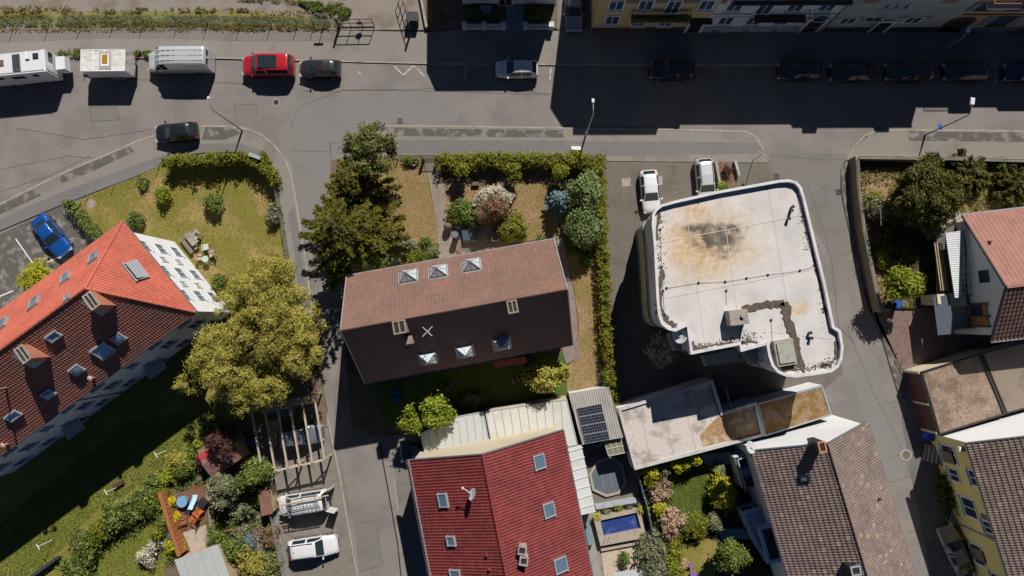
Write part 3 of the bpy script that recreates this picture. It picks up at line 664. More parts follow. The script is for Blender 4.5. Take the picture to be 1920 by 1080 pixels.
drain(1456,331,'iron drain grating by the rounded corner of the flat roofed building', .1)
# ------------------------------------------------------------------ buildings
def gable_house(name, label, E, he, rise, tm, wm_, frac=0.5, over=0.45, gover=0.2, hip=(0,0), pan=0.30, course=0.36, wave=0.045, lift=0.035, trim=None, ridge=None, cat='house', group=None, prof='pan', tm2=None):
    """E: eave corners A,B,C,D in pixels at height he (A-B one eave, D-C the other)"""
    A, B, C, D = E if isinstance(E[0], Vector) else [P(x, y, he) for x, y in E]
    cen = (A+B+C+D)/4; org = (cen.x, cen.y, 0); t = thing(name, label, cat, org, group)
    R0 = A.lerp(D, frac); R1 = B.lerp(C, frac); d = (R1-R0).normalized()
    R0 = R0+d*hip[0]; R1 = R1-d*hip[1]; up = Vector((0,0,rise)); R0 += up; R1 += up
    if ridge: R0, R1 = ridge
    F = {}; trim = trim or metal
    bm_ = MB(); slab(bm_, [A,B,R1,R0], .12); slab(bm_, [D,C,R1,R0], .12)
    if hip[0]: slab(bm_, [A,D,R0], .12)
    if hip[1]: slab(bm_, [B,C,R1], .12)
    roof = bm_.build('roof', deckm, t)
    def cover(pts, a, b, m_=None): 
        o, f = tiled_slope('roof_tiles', pts, a, b, m_ or tm, t, pan, course, wave, lift, prof); o.parent = roof; return f
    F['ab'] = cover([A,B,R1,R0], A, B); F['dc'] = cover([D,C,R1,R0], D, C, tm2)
    if hip[0]: F['h0'] = cover([A,D,R0], A, D)
    if hip[1]: F['h1'] = cover([B,C,R1], B, C)
    rt = MB(); z = Vector((0,0,.09)); L = [(R0,R1)]
    if hip[1]: L += [(R1,B),(R1,C)]
    if hip[0]: L += [(R0,A),(R0,D)]
    for a, b in L:
        k = max(2, int((b-a).length/.4))
        for i in range(k):
            p, q = a.lerp(b, i/k)+z, a.lerp(b, (i+1)/k)+z*1.25
            rt.cyl(p, q, .11, .13, 8)
    q = rt.build('ridge_tiles', tm, t); q.parent = roof
    def piece(nm, a, b, w_, h_):
        g = MB(); g.beam(a, b, w_, h_); g.build(nm, trim, t)
    for a, b in ((A,B),(D,C)):
        o_ = ((a+b)/2-cen); o_ = Vector((o_.x,o_.y,0)); dd = (b-a).normalized(); o_ = (o_-dd*o_.dot(dd)).normalized()
        piece('gutter', a+o_*.07-Vector((0,0,.05)), b+o_*.07-Vector((0,0,.05)), .13, .11)
    if hip[1]: piece('gutter', B+d*.07-Vector((0,0,.05)), C+d*.07-Vector((0,0,.05)), .13, .11)
    if not hip[0]:
        for a in (A, D): piece('verge_trim', a-d*.03+z*.5, R0-d*.03+z*.5, .09, .2)
    if not hip[1]:
        for a in (B, C): piece('verge_trim', a+d*.03+z*.5, R1+d*.03+z*.5, .09, .2)
    # walls: inset footprint, top follows the roof underside
    u = (B-A).normalized(); v = (D-A); W = v.length; v.normalize()
    def wp(c, su, sv): return c+u*su+v*sv
    go0, go1 = (over if hip[0] else gover), (over if hip[1] else gover)
    a, b, c, e = wp(A,go0,over), wp(B,-go1,over), wp(C,-go1,-over), wp(D,go0,-over)
    ta = rise/(W*frac)*over; tc = rise/(W*(1-frac))*over
    zt = {id(a): he+ta-.14, id(b): he+ta-.14, id(c): he+tc-.14, id(e): he+tc-.14}
    if hip[0] or hip[1] or ridge: zt = {k_: he-.13 for k_ in zt}
    m_ = MB(); G = lambda p: (p.x, p.y, -.05); T = lambda p: (p.x, p.y, zt[id(p)])
    def gab(p, q, R, hipped):
        vs = [G(p), G(q), T(q)]
        if not hipped and not ridge:
            tt = p.lerp(q, frac) if p is a or p is b else p.lerp(q, frac); vs.append((tt.x, tt.y, R.z-.16))
        vs.append(T(p)); m_.poly(vs)
    m_.poly([G(a),G(b),T(b),T(a)]); m_.poly([G(e),G(c),T(c),T(e)]); gab(a, e, R0, hip[0]); gab(b, c, R1, hip[1])
    m_.build('wall', wm_, t)
    return t, F, dict(a=a, b=b, c=c, d=e, R0=R0, R1=R1, A=A, B=B, C=C, D=D)
# ---- central brown house
T_brown = tile_mat('tiles_brown', (0.225,0.128,0.098), (0.185,0.112,0.088), .22, .38, .07, .7, (0.30,0.13,0.08))
h1, F1, W1 = gable_house('brown_roof_house', 'central house with long brown tiled roof, dark south side and six pyramid rooflights', [(651,518),(1038,449),(1073,645),(685,717)], 6.0, 5.0, T_brown, cream, over=.4, gover=.25, pan=.22, course=.38, wave=.03, trim=plain('pale_gutter',(0.42,0.40,0.42),.4,.3))
def pyramid_light(parent, fr, px, py, s=1.5, hh=1.7):
    ea, u, v, n = fr; c = onplane(px, py, ea, n)+n*.08; vh = Vector((v.x,v.y,0)).normalized()
    k = v.z/math.hypot(v.x, v.y)
    # rooflight box: level-ish top above the slope, hipped glass roof
    a = [c-u*s/2-v*s*.55, c+u*s/2-v*s*.55, c+u*s/2+v*s*.55, c-u*s/2+v*s*.55]
    top = [p+n*.14 for p in a]; apex = c+n*.14+Vector((0,0,hh*.55))+n*.25
    f = MB(); f.add(a+top, [(0,1,5,4),(1,2,6,5),(2,3,7,6),(3,0,4,7)]); o = f.build('rooflight', zinc, parent)
    lead = MB()
    for i in range(4): lead.beam(a[i]-n*.0, a[(i+1)%4]-n*.0, .22, .05)
    q = lead.build('flashing', zinc, parent); q.parent = o
    g = MB(); ti = [p.lerp(c+n*.14, .04) for p in top]; m1 = [ti[i].lerp(ti[(i+1)%4], .5) for i in range(4)]
    for i in range(4): g.add([ti[i], ti[(i+1)%4], apex], [(0,1,2)])
    q = g.build('pane', plain('frosted_glass',(0.56,0.61,0.64),.3,0,.6), parent); q.parent = o
    b = MB()
    for p in ti+m1: b.beam(p, apex, .05, .05)
    q = b.build('glazing_bar', zinc, parent); q.parent = o
for x, y in ((766,520),(822,511),(884,499)): pyramid_light(h1, F1['ab'], x, y)
for x, y in ((803,670),(872,657),(941,643)): pyramid_light(h1, F1['dc'], x, y, 1.35)
sandc = mat('sandstone', (0.30,0.25,0.18), .85, vs=2, fine=.2, c2=(0.26,0.2,0.14))
chimney(h1, F1['dc'], 749, 613, 0, .95, 1.0, 1.2, sandc, sandc, 2, .18)
chimney(h1, F1['dc'], 961, 575, 0, .75, .95, 1.2, sandc, sandc, 2, .18)
c0 = onplane(769,637,F1['dc'][0],F1['dc'][3]); mb = MB(); mb.box((c0.x,c0.y,c0.z+.3),(.65,.65,1.1),.18); mb.build('vent_box', sandc, h1)
c0 = onplane(806,621,F1['dc'][0],F1['dc'][3]); mb = MB(); mb.cyl(c0, c0+Vector((0,0,1.5)), .03)
for a_, l in ((-.75,.75),(.8,.8)): mb.beam(c0+Vector((-math.cos(a_)*l*.7,-math.sin(a_)*l*.7,1.5)), c0+Vector((math.cos(a_)*l*.7,math.sin(a_)*l*.7,1.5)), .05, .04)
mb.build('aerial', plain('aerial_white',(0.6,0.58,0.58),.5), h1)
for x, y in ((764,656),(816,663),(826,508),(943,655)):
    k = 'dc' if y > 600 else 'ab'; c0 = onplane(x,y,F1[k][0],F1[k][3]); mb = MB(); mb.cyl(c0, c0+Vector((0,0,.45)), .07, .09); mb.build('vent_pipe', zinc, h1)
for i in range(4):
    wall_window(h1, xy(W1['a']), xy(W1['b']), 3+i*4.6, 1.2, 1.3, 1.4, outn=Vector((-.17,.985,0)).normalized()); 
    wall_window(h1, xy(W1['a']), xy(W1['b']), 3+i*4.6, 3.9, 1.1, 1.2, outn=Vector((-.17,.985,0)).normalized())
    wall_window(h1, xy(W1['d']), xy(W1['c']), 3+i*4.6, 1.2, 1.3, 1.4, outn=Vector((.17,-.985,0)).normalized())
for s_ in (2.5, 6): wall_window(h1, xy(W1['a']), xy(W1['d']), s_, 1.3, 1.1, 1.3, outn=Vector((-.985,-.17,0)).normalized()); wall_window(h1, xy(W1['b']), xy(W1['c']), s_, 1.3, 1.1, 1.3, outn=Vector((.985,.17,0)).normalized())
# projecting red tiled porch strip at the south-east eave
c0, c1 = P(925,678,4.6), P(985,668,4.6); dn = Vector((.1,-.6,-.25)); mb = MB(); slab(mb, [c0, c1, c1+dn, c0+dn], .1); mb.build('porch_roof', mat('red_tiles_plain',(0.28,0.06,0.045),.7), h1)
# ---- long red house, left
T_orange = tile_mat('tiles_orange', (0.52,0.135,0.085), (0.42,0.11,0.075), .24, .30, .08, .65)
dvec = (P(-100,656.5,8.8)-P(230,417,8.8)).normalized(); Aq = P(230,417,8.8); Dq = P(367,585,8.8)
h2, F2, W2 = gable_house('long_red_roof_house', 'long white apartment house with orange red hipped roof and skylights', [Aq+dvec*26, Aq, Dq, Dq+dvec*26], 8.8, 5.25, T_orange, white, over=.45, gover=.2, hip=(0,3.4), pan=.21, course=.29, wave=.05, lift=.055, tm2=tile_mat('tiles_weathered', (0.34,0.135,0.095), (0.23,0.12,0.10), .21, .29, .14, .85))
for x, y, w_, l_ in ((178,485,.75,1.05),(126,523,.75,1.1),(67,570,.8,1.25),(130,561,.4,.6),(6,611,.9,1.3)): skylight(h2, F2['ab'], x, y, w_, l_, fm=zinc)
skylight(h2, F2['h1'], 253, 510, 1.7, 1.15, open_=True, gm=plain('painted_glint_pane',(0.45,0.48,0.50),.25,.3))  # sun glint on this window painted as a pale pane colour
for x, y, w_, l_, d_ in ((100,628,.85,.6,0),(193,655,1.25,1.2,0),(222,632,.75,.75,1),(144,691,.75,.75,1),(90,736,.75,.7,1),(25,777,.95,.6,0)): skylight(h2, F2['dc'], x, y, w_, l_, dome=bool(d_))
brickc = mat('chimney_brick', (0.50,0.20,0.12), .8, vs=2, fine=.2, c2=(0.40,0.16,0.10))
ca = math.atan2(dvec.y, dvec.x)
for x, y in ((166,562),(38,662)):
    chimney(h2, F2['dc'], x+6, y+2, 0, .7, 1.25, 1.05, brickc, kerbm, 2, ca)
    c0 = onplane(x+16,y+9,F2['dc'][0],F2['dc'][3]); ea,u_,v_,n_ = F2['dc']; M = Matrix((u_,v_,n_)).transposed()
    mb = MB(); mb.box(c0+n_*.09,(1.1,1.9,.05),rm=M); mb.build('flashing', zinc, h2)
for x, y in ((178,708),(17,832)):
    c0 = onplane(x,y,F2['dc'][0],F2['dc'][3]); mb = MB(); mb.cyl(c0, c0+Vector((0,0,.7)), .09); mb.cyl(c0+Vector((0,0,.7)), c0+Vector((0,0,.8)), .22, .1); mb.build('vent_pipe', plain('clay_vent',(0.5,0.3,0.22),.6), h2)
c0 = onplane(14,727,F2['dc'][0],F2['dc'][3]); mb = MB(); mb.cyl(c0, c0+Vector((0,0,2.4)), .06); mb.box(c0+Vector((0,0,2.3)),(1.0,.06,.06)); mb.box(c0+Vector((.3,0,2.1)),(.3,.5,.05)); mb.build('aerial', plain('clay_vent',(0,0,0)), h2)
lead = MB()
# windows: gable end (hip wall b-c) and south-east wall
pane_b = plain('grey_blind', (0.13,0.17,0.22), .5)
bb, cc_ = xy(W2['b']), xy(W2['c']); dn_ = (cc_-bb).normalized(); on_ = Vector((-dn_.y, dn_.x, 0)); on_ = on_ if on_.dot(bb-xy(h2.location)) > 0 else -on_
LW = (cc_-bb).length
for s_ in (1.5, 4.3, 7.0):
    for z_ in (1.0, 3.75, 6.5): wall_window(h2, bb, cc_, s_, z_, .95, 1.25, outn=on_, pane=pane_b, fm=plain('pale_trim',(0.62,0.64,0.66),.6), trim=.05)
for s_ in (2.9, 5.7):
    for z_ in (2.4, 5.1): wall_window(h2, bb, cc_, s_, z_, .5, 1.0, outn=on_, pane=plain('pale_pane',(0.5,0.53,0.55),.3), fm=MATS['pale_trim'], sill=False, trim=.05)
dd, aa = xy(W2['c']), xy(W2['d']); on2 = Vector(((aa-dd).y, -(aa-dd).x, 0)).normalized(); on2 = on2 if on2.dot(Vector((1,-1,0))) > 0 else -on2
for k in range(8):
    s_ = 1.8+k*3.05
    for z_ in (1.0, 3.75, 6.5): wall_window(h2, dd, aa, s_, z_-(1.2 if k%3==2 else 0)+(0 if z_ > 1 else .6*(k%3==2)), 1.1 if k%3!=2 else .7, 1.25 if k%3 != 2 else .9, outn=on2, fm=MATS['pale_trim'], trim=.06)
for k in (2,5):
    c0 = dd.lerp(aa, (1.8+k*3.05)/(aa-dd).length)+on2*.6; mb = MB(); mb.box((c0.x,c0.y,2.5),(1.9,1.2,.12),ca); mb.build('door_canopy', zinc, h2)
    mb = MB(); c1 = c0-on2*.58; mb.box((c1.x,c1.y,1.05),(1.1,.08,2.1),ca); mb.build('door', steel, h2)
mb = MB(); p0 = dd.lerp(aa,.5)+on2*.08; mb.cyl((p0.x,p0.y,0),(p0.x,p0.y,8.7),.06); mb.build('downpipe', zinc, h2)
# ---- red metal-tile house, bottom centre
T_red = tile_mat('tiles_red', (0.215,0.040,0.036), (0.17,0.033,0.033), .25, .42, .16, .7)
A3 = P(764,863,6.3); B3 = P(1055,806,6.3); d3 = (P(812,1120,6.3)-A3).normalized(); d3 = Vector((P(1118,1115,6.3)-B3).normalized()+d3).normalized()
h3, F3, W3 = gable_house('red_roof_house', 'two sided red tiled house at the bottom centre with satellite dish and roof windows', [A3, A3+d3*19, B3+d3*19, B3], 6.3, 4.0, T_red, cream, over=.45, gover=.15, pan=.25, course=.42, wave=.055, lift=.03, prof='sin')
for x, y, w_, l_ in ((833,937,.85,1.05),(848,1013,.75,.7),(856,1078,.95,.9)): skylight(h3, F3['ab'], x, y, l_, w_)
for x, y, w_, l_ in ((1009,866,1.1,1.0),(1027,956,1.1,1.0),(1049,1059,1.1,1.15)): skylight(h3, F3['dc'], x, y, w_, l_)
for x, y in ((979,1032),(982,1052)): chimney(h3, F3['dc'], x, y, 0, .62, .62, .85, kerbm, kerbm, 1, -.15)
c0 = onplane(884,917,F3['ab'][0],F3['ab'][3]); tp = c0+Vector((0,0,1.3))
mb = MB(); mb.cyl(c0, tp, .04); mb.beam(tp, tp+Vector((-.55,.35,-.1)), .06,.06); mb.box(tp+Vector((-.6,.4,-.05)),(.18,.16,.14)); o = mb.build('dish_mast', MATS['aerial_white'], h3)
def dish(parent, c, d, r, m=None):
    d = Vector(d).normalized(); x = d.orthogonal().normalized(); y = d.cross(x); vs = []; N = 18
    for j, (q, w_) in enumerate(((0,-.18),(.5,-.13),(.85,-.03),(1,0.02),(1,-.02),(.5,-.17),(0,-.22))):
        for i in range(N): vs.append(c+(x*math.cos(2*PI*i/N)+y*math.sin(2*PI*i/N))*q*r+d*w_*r)
    mb = MB(); mb.add(vs, [(j*N+i, j*N+(i+1)%N, (j+1)*N+(i+1)%N, (j+1)*N+i) for j in range(6) for i in range(N)], True)
    return mb.build('satellite_dish', m or plain('dish_grey',(0.50,0.52,0.54),.45), parent)
dish(h3, tp+Vector((.1,-.15,-.2)), (-.8,.35,.45), .5)
for x, y in ((913,1038),(918,1064)):
    c0 = onplane(x,y,F3['ab'][0],F3['ab'][3]); mb = MB(); mb.cyl(c0, c0+Vector((0,0,.35)), .1, .13); mb.build('vent_pipe', T_red, h3)
sn = MB(); ea,u_,v_,n_ = F3['ab']
for k_ in (.2,.32): sn.beam(ea+v_*.35+n_*k_, ea+v_*.35+u_*19+n_*k_, .035, .035)
for i in range(24): sn.beam(ea+v_*.35+u_*i*.8+n_*.05, ea+v_*.35+u_*i*.8+n_*.33, .03, .03)
sn.build('snow_guard', zinc, h3)
g_o = (xy(W3['a'])-xy(W3['b'])).normalized()
for s_ in (3,8,13):
    for z_ in (1,3.7):
        wall_window(h3, xy(W3['a']), xy(W3['b']), s_, z_, 1.2, 1.3, outn=-Vector((-g_o.y,g_o.x,0)) if Vector((-g_o.y,g_o.x,0)).x>0 else Vector((-g_o.y,g_o.x,0)))
        wall_window(h3, xy(W3['d']), xy(W3['c']), s_, z_, 1.2, 1.3, outn=Vector((-g_o.y,g_o.x,0)) if Vector((-g_o.y,g_o.x,0)).x>0 else -Vector((-g_o.y,g_o.x,0)))
# ---- brown house, bottom right
T_umber = tile_mat('tiles_umber', (0.235,0.180,0.155), (0.19,0.145,0.125), .22, .42, .16, .8, (0.36,0.29,0.2))
A4 = P(1408,845,6.2); D4 = P(1626,790,6.2); d4 = ((P(1478,1090,6.2)-A4).normalized()+(P(1720,1090,6.2)-D4).normalized()).normalized()
h4, F4, W4 = gable_house('umber_roof_house', 'house with weathered brown tiles beside the street and glazed sunroom on its shaded side', [A4, A4+d4*19, D4+d4*19, D4], 6.2, 3.5, T_umber, white, over=.4, gover=.15, pan=.22, course=.42, wave=.05, lift=.06, prof='sin')
skylight(h4, F4['ab'], 1510, 895, .45, .65, fm=steel)
chimney(h4, F4['ab'], 1541, 838, 0, .55, .8, 1.0, steel, brickc, 1, .2)
chimney(h4, F4['ab'], 1604, 1070, 0, .7, .7, .9, steel, zinc, 1, .2)
c0 = onplane(1646,934,F4['dc'][0],F4['dc'][3]); mb = MB(); mb.cyl(c0, c0+Vector((0,0,.5)), .08); mb.build('vent_pipe', steel, h4)
c0 = P(1408,839,6.6); dish(h4, c0, (.5,.3,.8), .55); mb = MB(); mb.cyl(c0, c0+Vector((.7,-.5,-.5)), .05); mb.build('dish_mast', zinc, h4)
# ---- right edge: pink roofed house
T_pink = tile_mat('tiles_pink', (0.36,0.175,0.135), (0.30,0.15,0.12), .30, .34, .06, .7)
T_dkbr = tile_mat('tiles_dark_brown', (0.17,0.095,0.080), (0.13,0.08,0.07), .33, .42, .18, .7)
A5, D5 = P(1803,404,3.7), P(1857,640,5.3); R5 = P(1886,538,8.0); ux = (P(1921,390,3.7)-A5).normalized()
B5, C5, Q5 = A5+ux*14, D5+ux*14, R5+ux*14
o5 = (R5.x+5, R5.y, 0); h5 = thing('pink_roof_house', 'pale gable house with pink tiled north slope, dark tiled south slope and timber clad balcony', 'house', o5)
mb = MB(); slab(mb, [A5,B5,Q5,R5], .12); slab(mb, [D5,C5,Q5,R5], .12); rf5 = mb.build('roof', deckm, h5)
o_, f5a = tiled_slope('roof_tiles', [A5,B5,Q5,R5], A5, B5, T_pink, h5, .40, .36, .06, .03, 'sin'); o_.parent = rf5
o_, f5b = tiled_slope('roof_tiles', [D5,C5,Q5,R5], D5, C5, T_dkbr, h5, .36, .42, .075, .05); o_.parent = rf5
mb = MB(); mb.beam(R5+Vector((0,0,.1)), Q5+Vector((0,0,.1)), .25, .14); q = mb.build('ridge_tiles', T_pink, h5); q.parent = rf5
nn = Vector((-ux.y,ux.x,0))
for a_, b_, w_, h_, nm, mm in ((A5-ux*.03,R5-ux*.03,.1,.18,'verge_trim',steel),(D5-ux*.03,R5-ux*.03,.1,.18,'verge_trim',steel),(A5+nn*.07,B5+nn*.07,.13,.11,'gutter',zinc),(D5-nn*.07,C5-nn*.07,.13,.11,'gutter',zinc)):
    mb = MB(); mb.beam(a_+Vector((0,0,.05)), b_+Vector((0,0,.05)), w_, h_); mb.build(nm, mm, h5)
render5 = mat('pale_grey_render', (0.72,0.74,0.74), .85, vs=.4, fine=.05, c2=(0.66,0.68,0.69)); ochre = mat('timber_cladding', (0.36,0.19,0.06), .75, vs=3, fine=.15, c2=(0.28,0.15,0.05))
a5 = A5+ux*.35-nn*.5; d5 = D5+ux*.35+nn*.5; rr5 = R5+ux*.35
fr_ = lambda p, z: (p.x, p.y, z)
mb = MB(); ga, gd = xy(a5), xy(d5)
mb.poly([fr_(ga,-.05), fr_(gd,-.05), fr_(gd,5.4), fr_(rr5,7.8), fr_(ga,3.85)]); mb.poly([fr_(ga,-.05), fr_(ga+ux*13,-.05), fr_(ga+ux*13,3.85), fr_(ga,3.85)]); mb.poly([fr_(gd,-.05), fr_(gd+ux*13,-.05), fr_(gd+ux*13,5.4), fr_(gd,5.4)]); mb.build('wall', render5, h5)
gw = (gd-ga).normalized(); on5 = -Vector((ux.x,ux.y,0)).normalized(); GL = (gd-ga).length
wall_window(h5, ga, gd, GL*.50, 4.5, 1.0, 1.15, outn=on5, fm=steel, sill=False, bars=0, trim=.04)
# timber part (south half of the gable), loggia slabs
M5 = Matrix((gw, on5, Vector((0,0,1)))).transposed()
c5 = ga+gw*(GL*.83); mb = MB(); mb.box(c5+on5*.03+Vector((0,0,2.7)), (GL*.215,.06,4.6), rm=M5); mb.build('timber_cladding', ochre, h5)
for s_, z_, hh_ in ((.79,3.0,1.3),(.89,1.0,1.4)): wall_window(h5, ga, gd, GL*s_, z_, .9, hh_, outn=on5, off=.06, fm=steel, sill=False, bars=0, trim=.04)
mb = MB(); 
for s_ in (.735,.84,.925): mb.box(ga+gw*GL*s_+on5*.12+Vector((0,0,2.7)), (.10,.16,5.2), rm=M5)
mb.build('timber_post', deckm, h5)
mb = MB(); mb.box(ga+gw*GL*.945+on5*1.0+Vector((0,0,2.6)), (.16,2.0,.9), rm=M5); mb.box(ga+gw*GL*.83+on5*1.0+Vector((0,0,2.2)), (GL*.22,2.0,.15), rm=M5); mb.build('balcony', cream, h5)
mb = MB(); q0 = ga+gw*GL*.80+on5*2.0
slab(mb, [q0-gw*GL*.17+Vector((0,0,3.15)), q0+gw*GL*.17+Vector((0,0,3.15)), q0+gw*GL*.17+on5*1.2+Vector((0,0,2.7)), q0-gw*GL*.17+on5*1.2+Vector((0,0,2.7))], .08); mb.build('lean_to_roof', plain('slate_sheet',(0.13,0.15,0.19),.5,.2), h5)
# corrugated awning above the terrace
q1 = [P(1772,437,3.7), P(1808,432,3.7), P(1803,556,3.7), P(1790,559,3.7)]
def corrugated(name, pts, ea, eb, m, parent, pitch=.18, amp=.03): 
    o, f = tiled_slope(name, pts, ea, eb, m, parent, pitch, 3.0, amp, 0.0, 'sin', 4); return o, f
awn = mat('awning_sheet', (0.60,0.62,0.63), .5, vs=1, fine=.05, c2=(0.52,0.54,0.56))
mb = MB(); slab(mb, q1, .05); aw = mb.build('awning', awn, h5); cr, _ = corrugated('awning_sheet', q1, q1[0], q1[3], awn, h5, .2); cr.parent = aw
mb = MB()
for k in range(7):
    a_ = P(1806+k*.2, 440+k*19, 3.2); b_ = P(1815+k*2.6, 436+k*19.5, 3.2); mb.beam(a_, b_, .07, .07)
mb.beam(P(1809,432,3.2), P(1813,556,3.2), .07,.07); mb.beam(P(1813,432,3.2), P(1828,555,3.2), .05,.05); mb.build('awning_frame', steel, h5)
mb = MB(); v5 = pg([(1756,432),(1803,419),(1812,470),(1800,552),(1758,560)], 2.2); mb.prism([(p.x,p.y) for p in v5], 2.0, 2.2, True); mb.build('terrace_slab', paver, h5)
mb = MB(); v5 = pg([(1758,552),(1812,547),(1815,574),(1760,570)], 3.0); mb.prism([(p.x,p.y) for p in v5], 0, 2.9, True); mb.build('terrace_wall', cream, h5)
mb = MB()
for k in range(4): mb.beam(P(1752+k*4.3,455,2.9), P(1764+k*4.3,545,2.9), .08, .1)
mb.build('pergola_rail', wood, h5)
c0 = onplane(1853,454,f5a[0],f5a[3]); mb = MB(); mb.cyl(c0,c0+Vector((0,0,.4)),.14,.1); mb.build('vent_pipe', deckm, h5)
# ---- yellow house, bottom right
A6 = P(1812,831,6.0); d6 = (P(1893,1090,6.0)-A6).normalized(); n6 = Vector((-d6.y,d6.x,0)); n6 = n6 if n6.x > 0 else -n6
yellow = mat('yellow_render', (0.78,0.66,0.25), .85, vs=.4, fine=.05, c2=(0.72,0.60,0.22))
h6, F6, W6 = gable_house('yellow_house', 'yellow rendered house with brown tiled roof at the lower right corner', [A6, A6+d6*17, A6+d6*17+n6*13, A6+n6*13], 6.0, 4.2, T_umber, yellow, over=.3, gover=.15, pan=.22, course=.42, wave=.05, lift=.06, prof='sin')
ya, yb = xy(W6['a']), xy(W6['b']); shut = plain('brown_shutter',(0.16,0.12,0.10),.7)
for s_, z_, w_, h_, sh in ((1.6,1.6,1.5,1.7,0),(3.6,1.6,1.1,1.2,0),(3.2,4.6,1.3,.9,0),(6.4,2.2,1.7,1.6,0),(7.6,4.4,1.0,1.2,1),(11.0,1.4,1.8,1.3,0),(12.6,3.2,.9,.9,0),(13.2,4.6,1.0,1.0,1)):
    wall_window(h6, ya, yb, s_, z_, w_, h_, outn=-n6, shutter=shut if sh else None, bars=1)
for s_, z_, w_, h_ in ((1.9,1.1,2.0,1.9),(10.9,1.1,2.0,1.9)):
    mb = MB(); M6 = Matrix((d6, -n6, Vector((0,0,1)))).transposed(); mb.box(ya+d6*s_-n6*.12+Vector((0,0,z_+h_/2)), (w_*.55,.08,h_), rm=M6); mb.build('shutter', shut, h6)
mb = MB(); p = ya+d6*8.6-n6*.09; mb.cyl((p.x,p.y,0),(p.x,p.y,5.9),.06); mb.build('downpipe', zinc, h6)
mb = MB(); p = ya+d6*.6-n6*.25; mb.box((p.x,p.y,4.9),(.5,.4,.3)); mb.build('wall_box', white, h6)
# white north gable walls set proud of the coloured ones
c6 = (ya+xy(W6['d']))/2; M6 = Matrix((n6, -d6, Vector((0,0,1)))).transposed(); gl6 = (xy(W6['d'])-ya).length
q = [ya-d6*.03, xy(W6['d'])-d6*.03]; mid = q[0].lerp(q[1], .5); mb = MB(); mb.poly([fr_(q[0],.1), fr_(q[1],.1), fr_(q[1],5.95), fr_(mid,9.8), fr_(q[0],5.95)]); mb.build('gable_render', white, h6)
def steps(parent_name, label, px, py, n, w_, rz, rise=.17, run=.3, m=kerbm):
    o = P(px, py); t = thing(parent_name, label, 'steps', (o.x,o.y,0)); M = Matrix.Rotation(rz,3,'Z')
    for i in range(n):
        mb = MB(); c = o+M @ Vector((i*run,0,0)); mb.box((c.x,c.y,rise*(i+1)/2),(run-.01,w_,rise*(i+1)),rz); mb.build('step', m, t)
steps('entrance_steps','grey entrance steps in shade under the yellow house wall near the blue bin',1735,848,5,1.6,-.2)
steps('entrance_steps','lower grey entrance steps in shade of the yellow wall beside the parked silver brown car',1785,968,5,1.5,-.3)
# ---- flat roofed house with gravel roof, right
def flat_house(name, label, pts, h, wm_, rm_, par=0.25, pw=.22, cat='garage', parm=None, z0=0, base=None):
    v = pg(pts, h); c = sum(v, Vector())/len(v); t = thing(name, label, cat, (c.x,c.y,0))
    poly = [(p.x,p.y) for p in v]; a = sum(poly[i-1][0]*poly[i][1]-poly[i][0]*poly[i-1][1] for i in range(len(poly)))
    if a < 0: poly = poly[::-1]
    mb = MB(); k = len(poly); mb.add([(x,y,z0-.05) for x,y in poly]+[(x,y,h-par-.04) for x,y in poly], [(i,(i+1)%k,k+(i+1)%k,k+i) for i in range(k)]); mb.build('wall', wm_, t)
    mb = MB(); mb.strip(poly, .02, pw, h-par-.05, h, True); 
    if par > .02: mb.build('parapet', parm or wm_, t)
    # inner roof sheet
    mb = MB(); mb.add([(x,y,h-par) for x,y in poly], [tuple(range(k))]); mb.build('roof', rm_, t)
    return t, poly
moss_roof = mat('mossy_gravel', (0.30,0.225,0.17), .95, vs=.9, fine=.45, fs=7, bmp=.8, c2=(0.20,0.14,0.10), patch=(.4,.62))
h7, _ = flat_house('gravel_roof_annex', 'low annex with speckled brown gravel roof in front of the yellow house', [(1727,697),(1838,662),(1886,778),(1762,816)], 2.6, cream, moss_roof, .12, .14, 'annex', steel)
h7b, _ = flat_house('ribbed_roof_annex', 'low annex with plain ribbed brown roof at the right edge, next to the gravel roof', [(1840,661),(2050,610),(2090,720),(1888,777)], 2.55, cream, mat('ribbed_brown',(0.25,0.20,0.155),.8,vs=.5,fine=.08), .08, .14, 'annex', steel)
q0, q1_ = P(1727,697,2.6), P(1762,816,2.6); w7 = (q1_-q0).normalized(); o7 = Vector((w7.y,-w7.x,0)); o7 = o7 if o7.x < 0 else -o7
q0 = xy(q0)+o7*.04; q1_ = xy(q1_)+o7*.04; c7 = (q0+q1_)/2; mb = MB(); mb.box((c7.x,c7.y,1.2),((q1_-q0).length-.3,.06,2.3),math.atan2(w7.y,w7.x)); mb.build('cladding', plain('dark_red_sheet',(0.10,0.035,0.03),.6), h7)
for f_ in (.02,.52,.97): p = q0.lerp(q1_,f_)+o7*.05; mb = MB(); mb.box((p.x,p.y,1.2),(.2,.1,2.4),math.atan2(w7.y,w7.x)); mb.build('post', cream, h7)
# ---- big white flat roofed building
RB = []
def arc(c, r, a0, a1, n=7): return [(c[0]+r*math.cos(math.radians(a0+(a1-a0)*i/n)), c[1]-r*math.sin(math.radians(a0+(a1-a0)*i/n))) for i in range(n+1)]
RO = [(1288,612),(1266,622),(1252,618),(1240,608),(1234,592),(1231,560),(1226,460),(1222,420),(1223,402),(1229,391),(1240,383),(1265,376),(1350,357),(1462,337),(1480,336),(1494,340),(1503,350),(1510,372),(1548,530),(1565,612),(1577,620),(1582,650),(1580,672),(1573,688),(1560,698),(1530,703),(1492,708),(1474,706),(1458,699),(1447,686),(1441,668),(1437,647),(1389,660),(1387,647),(1295,665)]
HB = 9.3
v8 = pg(RO, HB); c8 = P(1400,520,0); h8 = thing('white_flat_roof_building', 'large white building with stained flat roof, rounded corners and banded walls', 'building', (c8.x,c8.y,0))
poly8 = [(p.x,p.y) for p in v8]
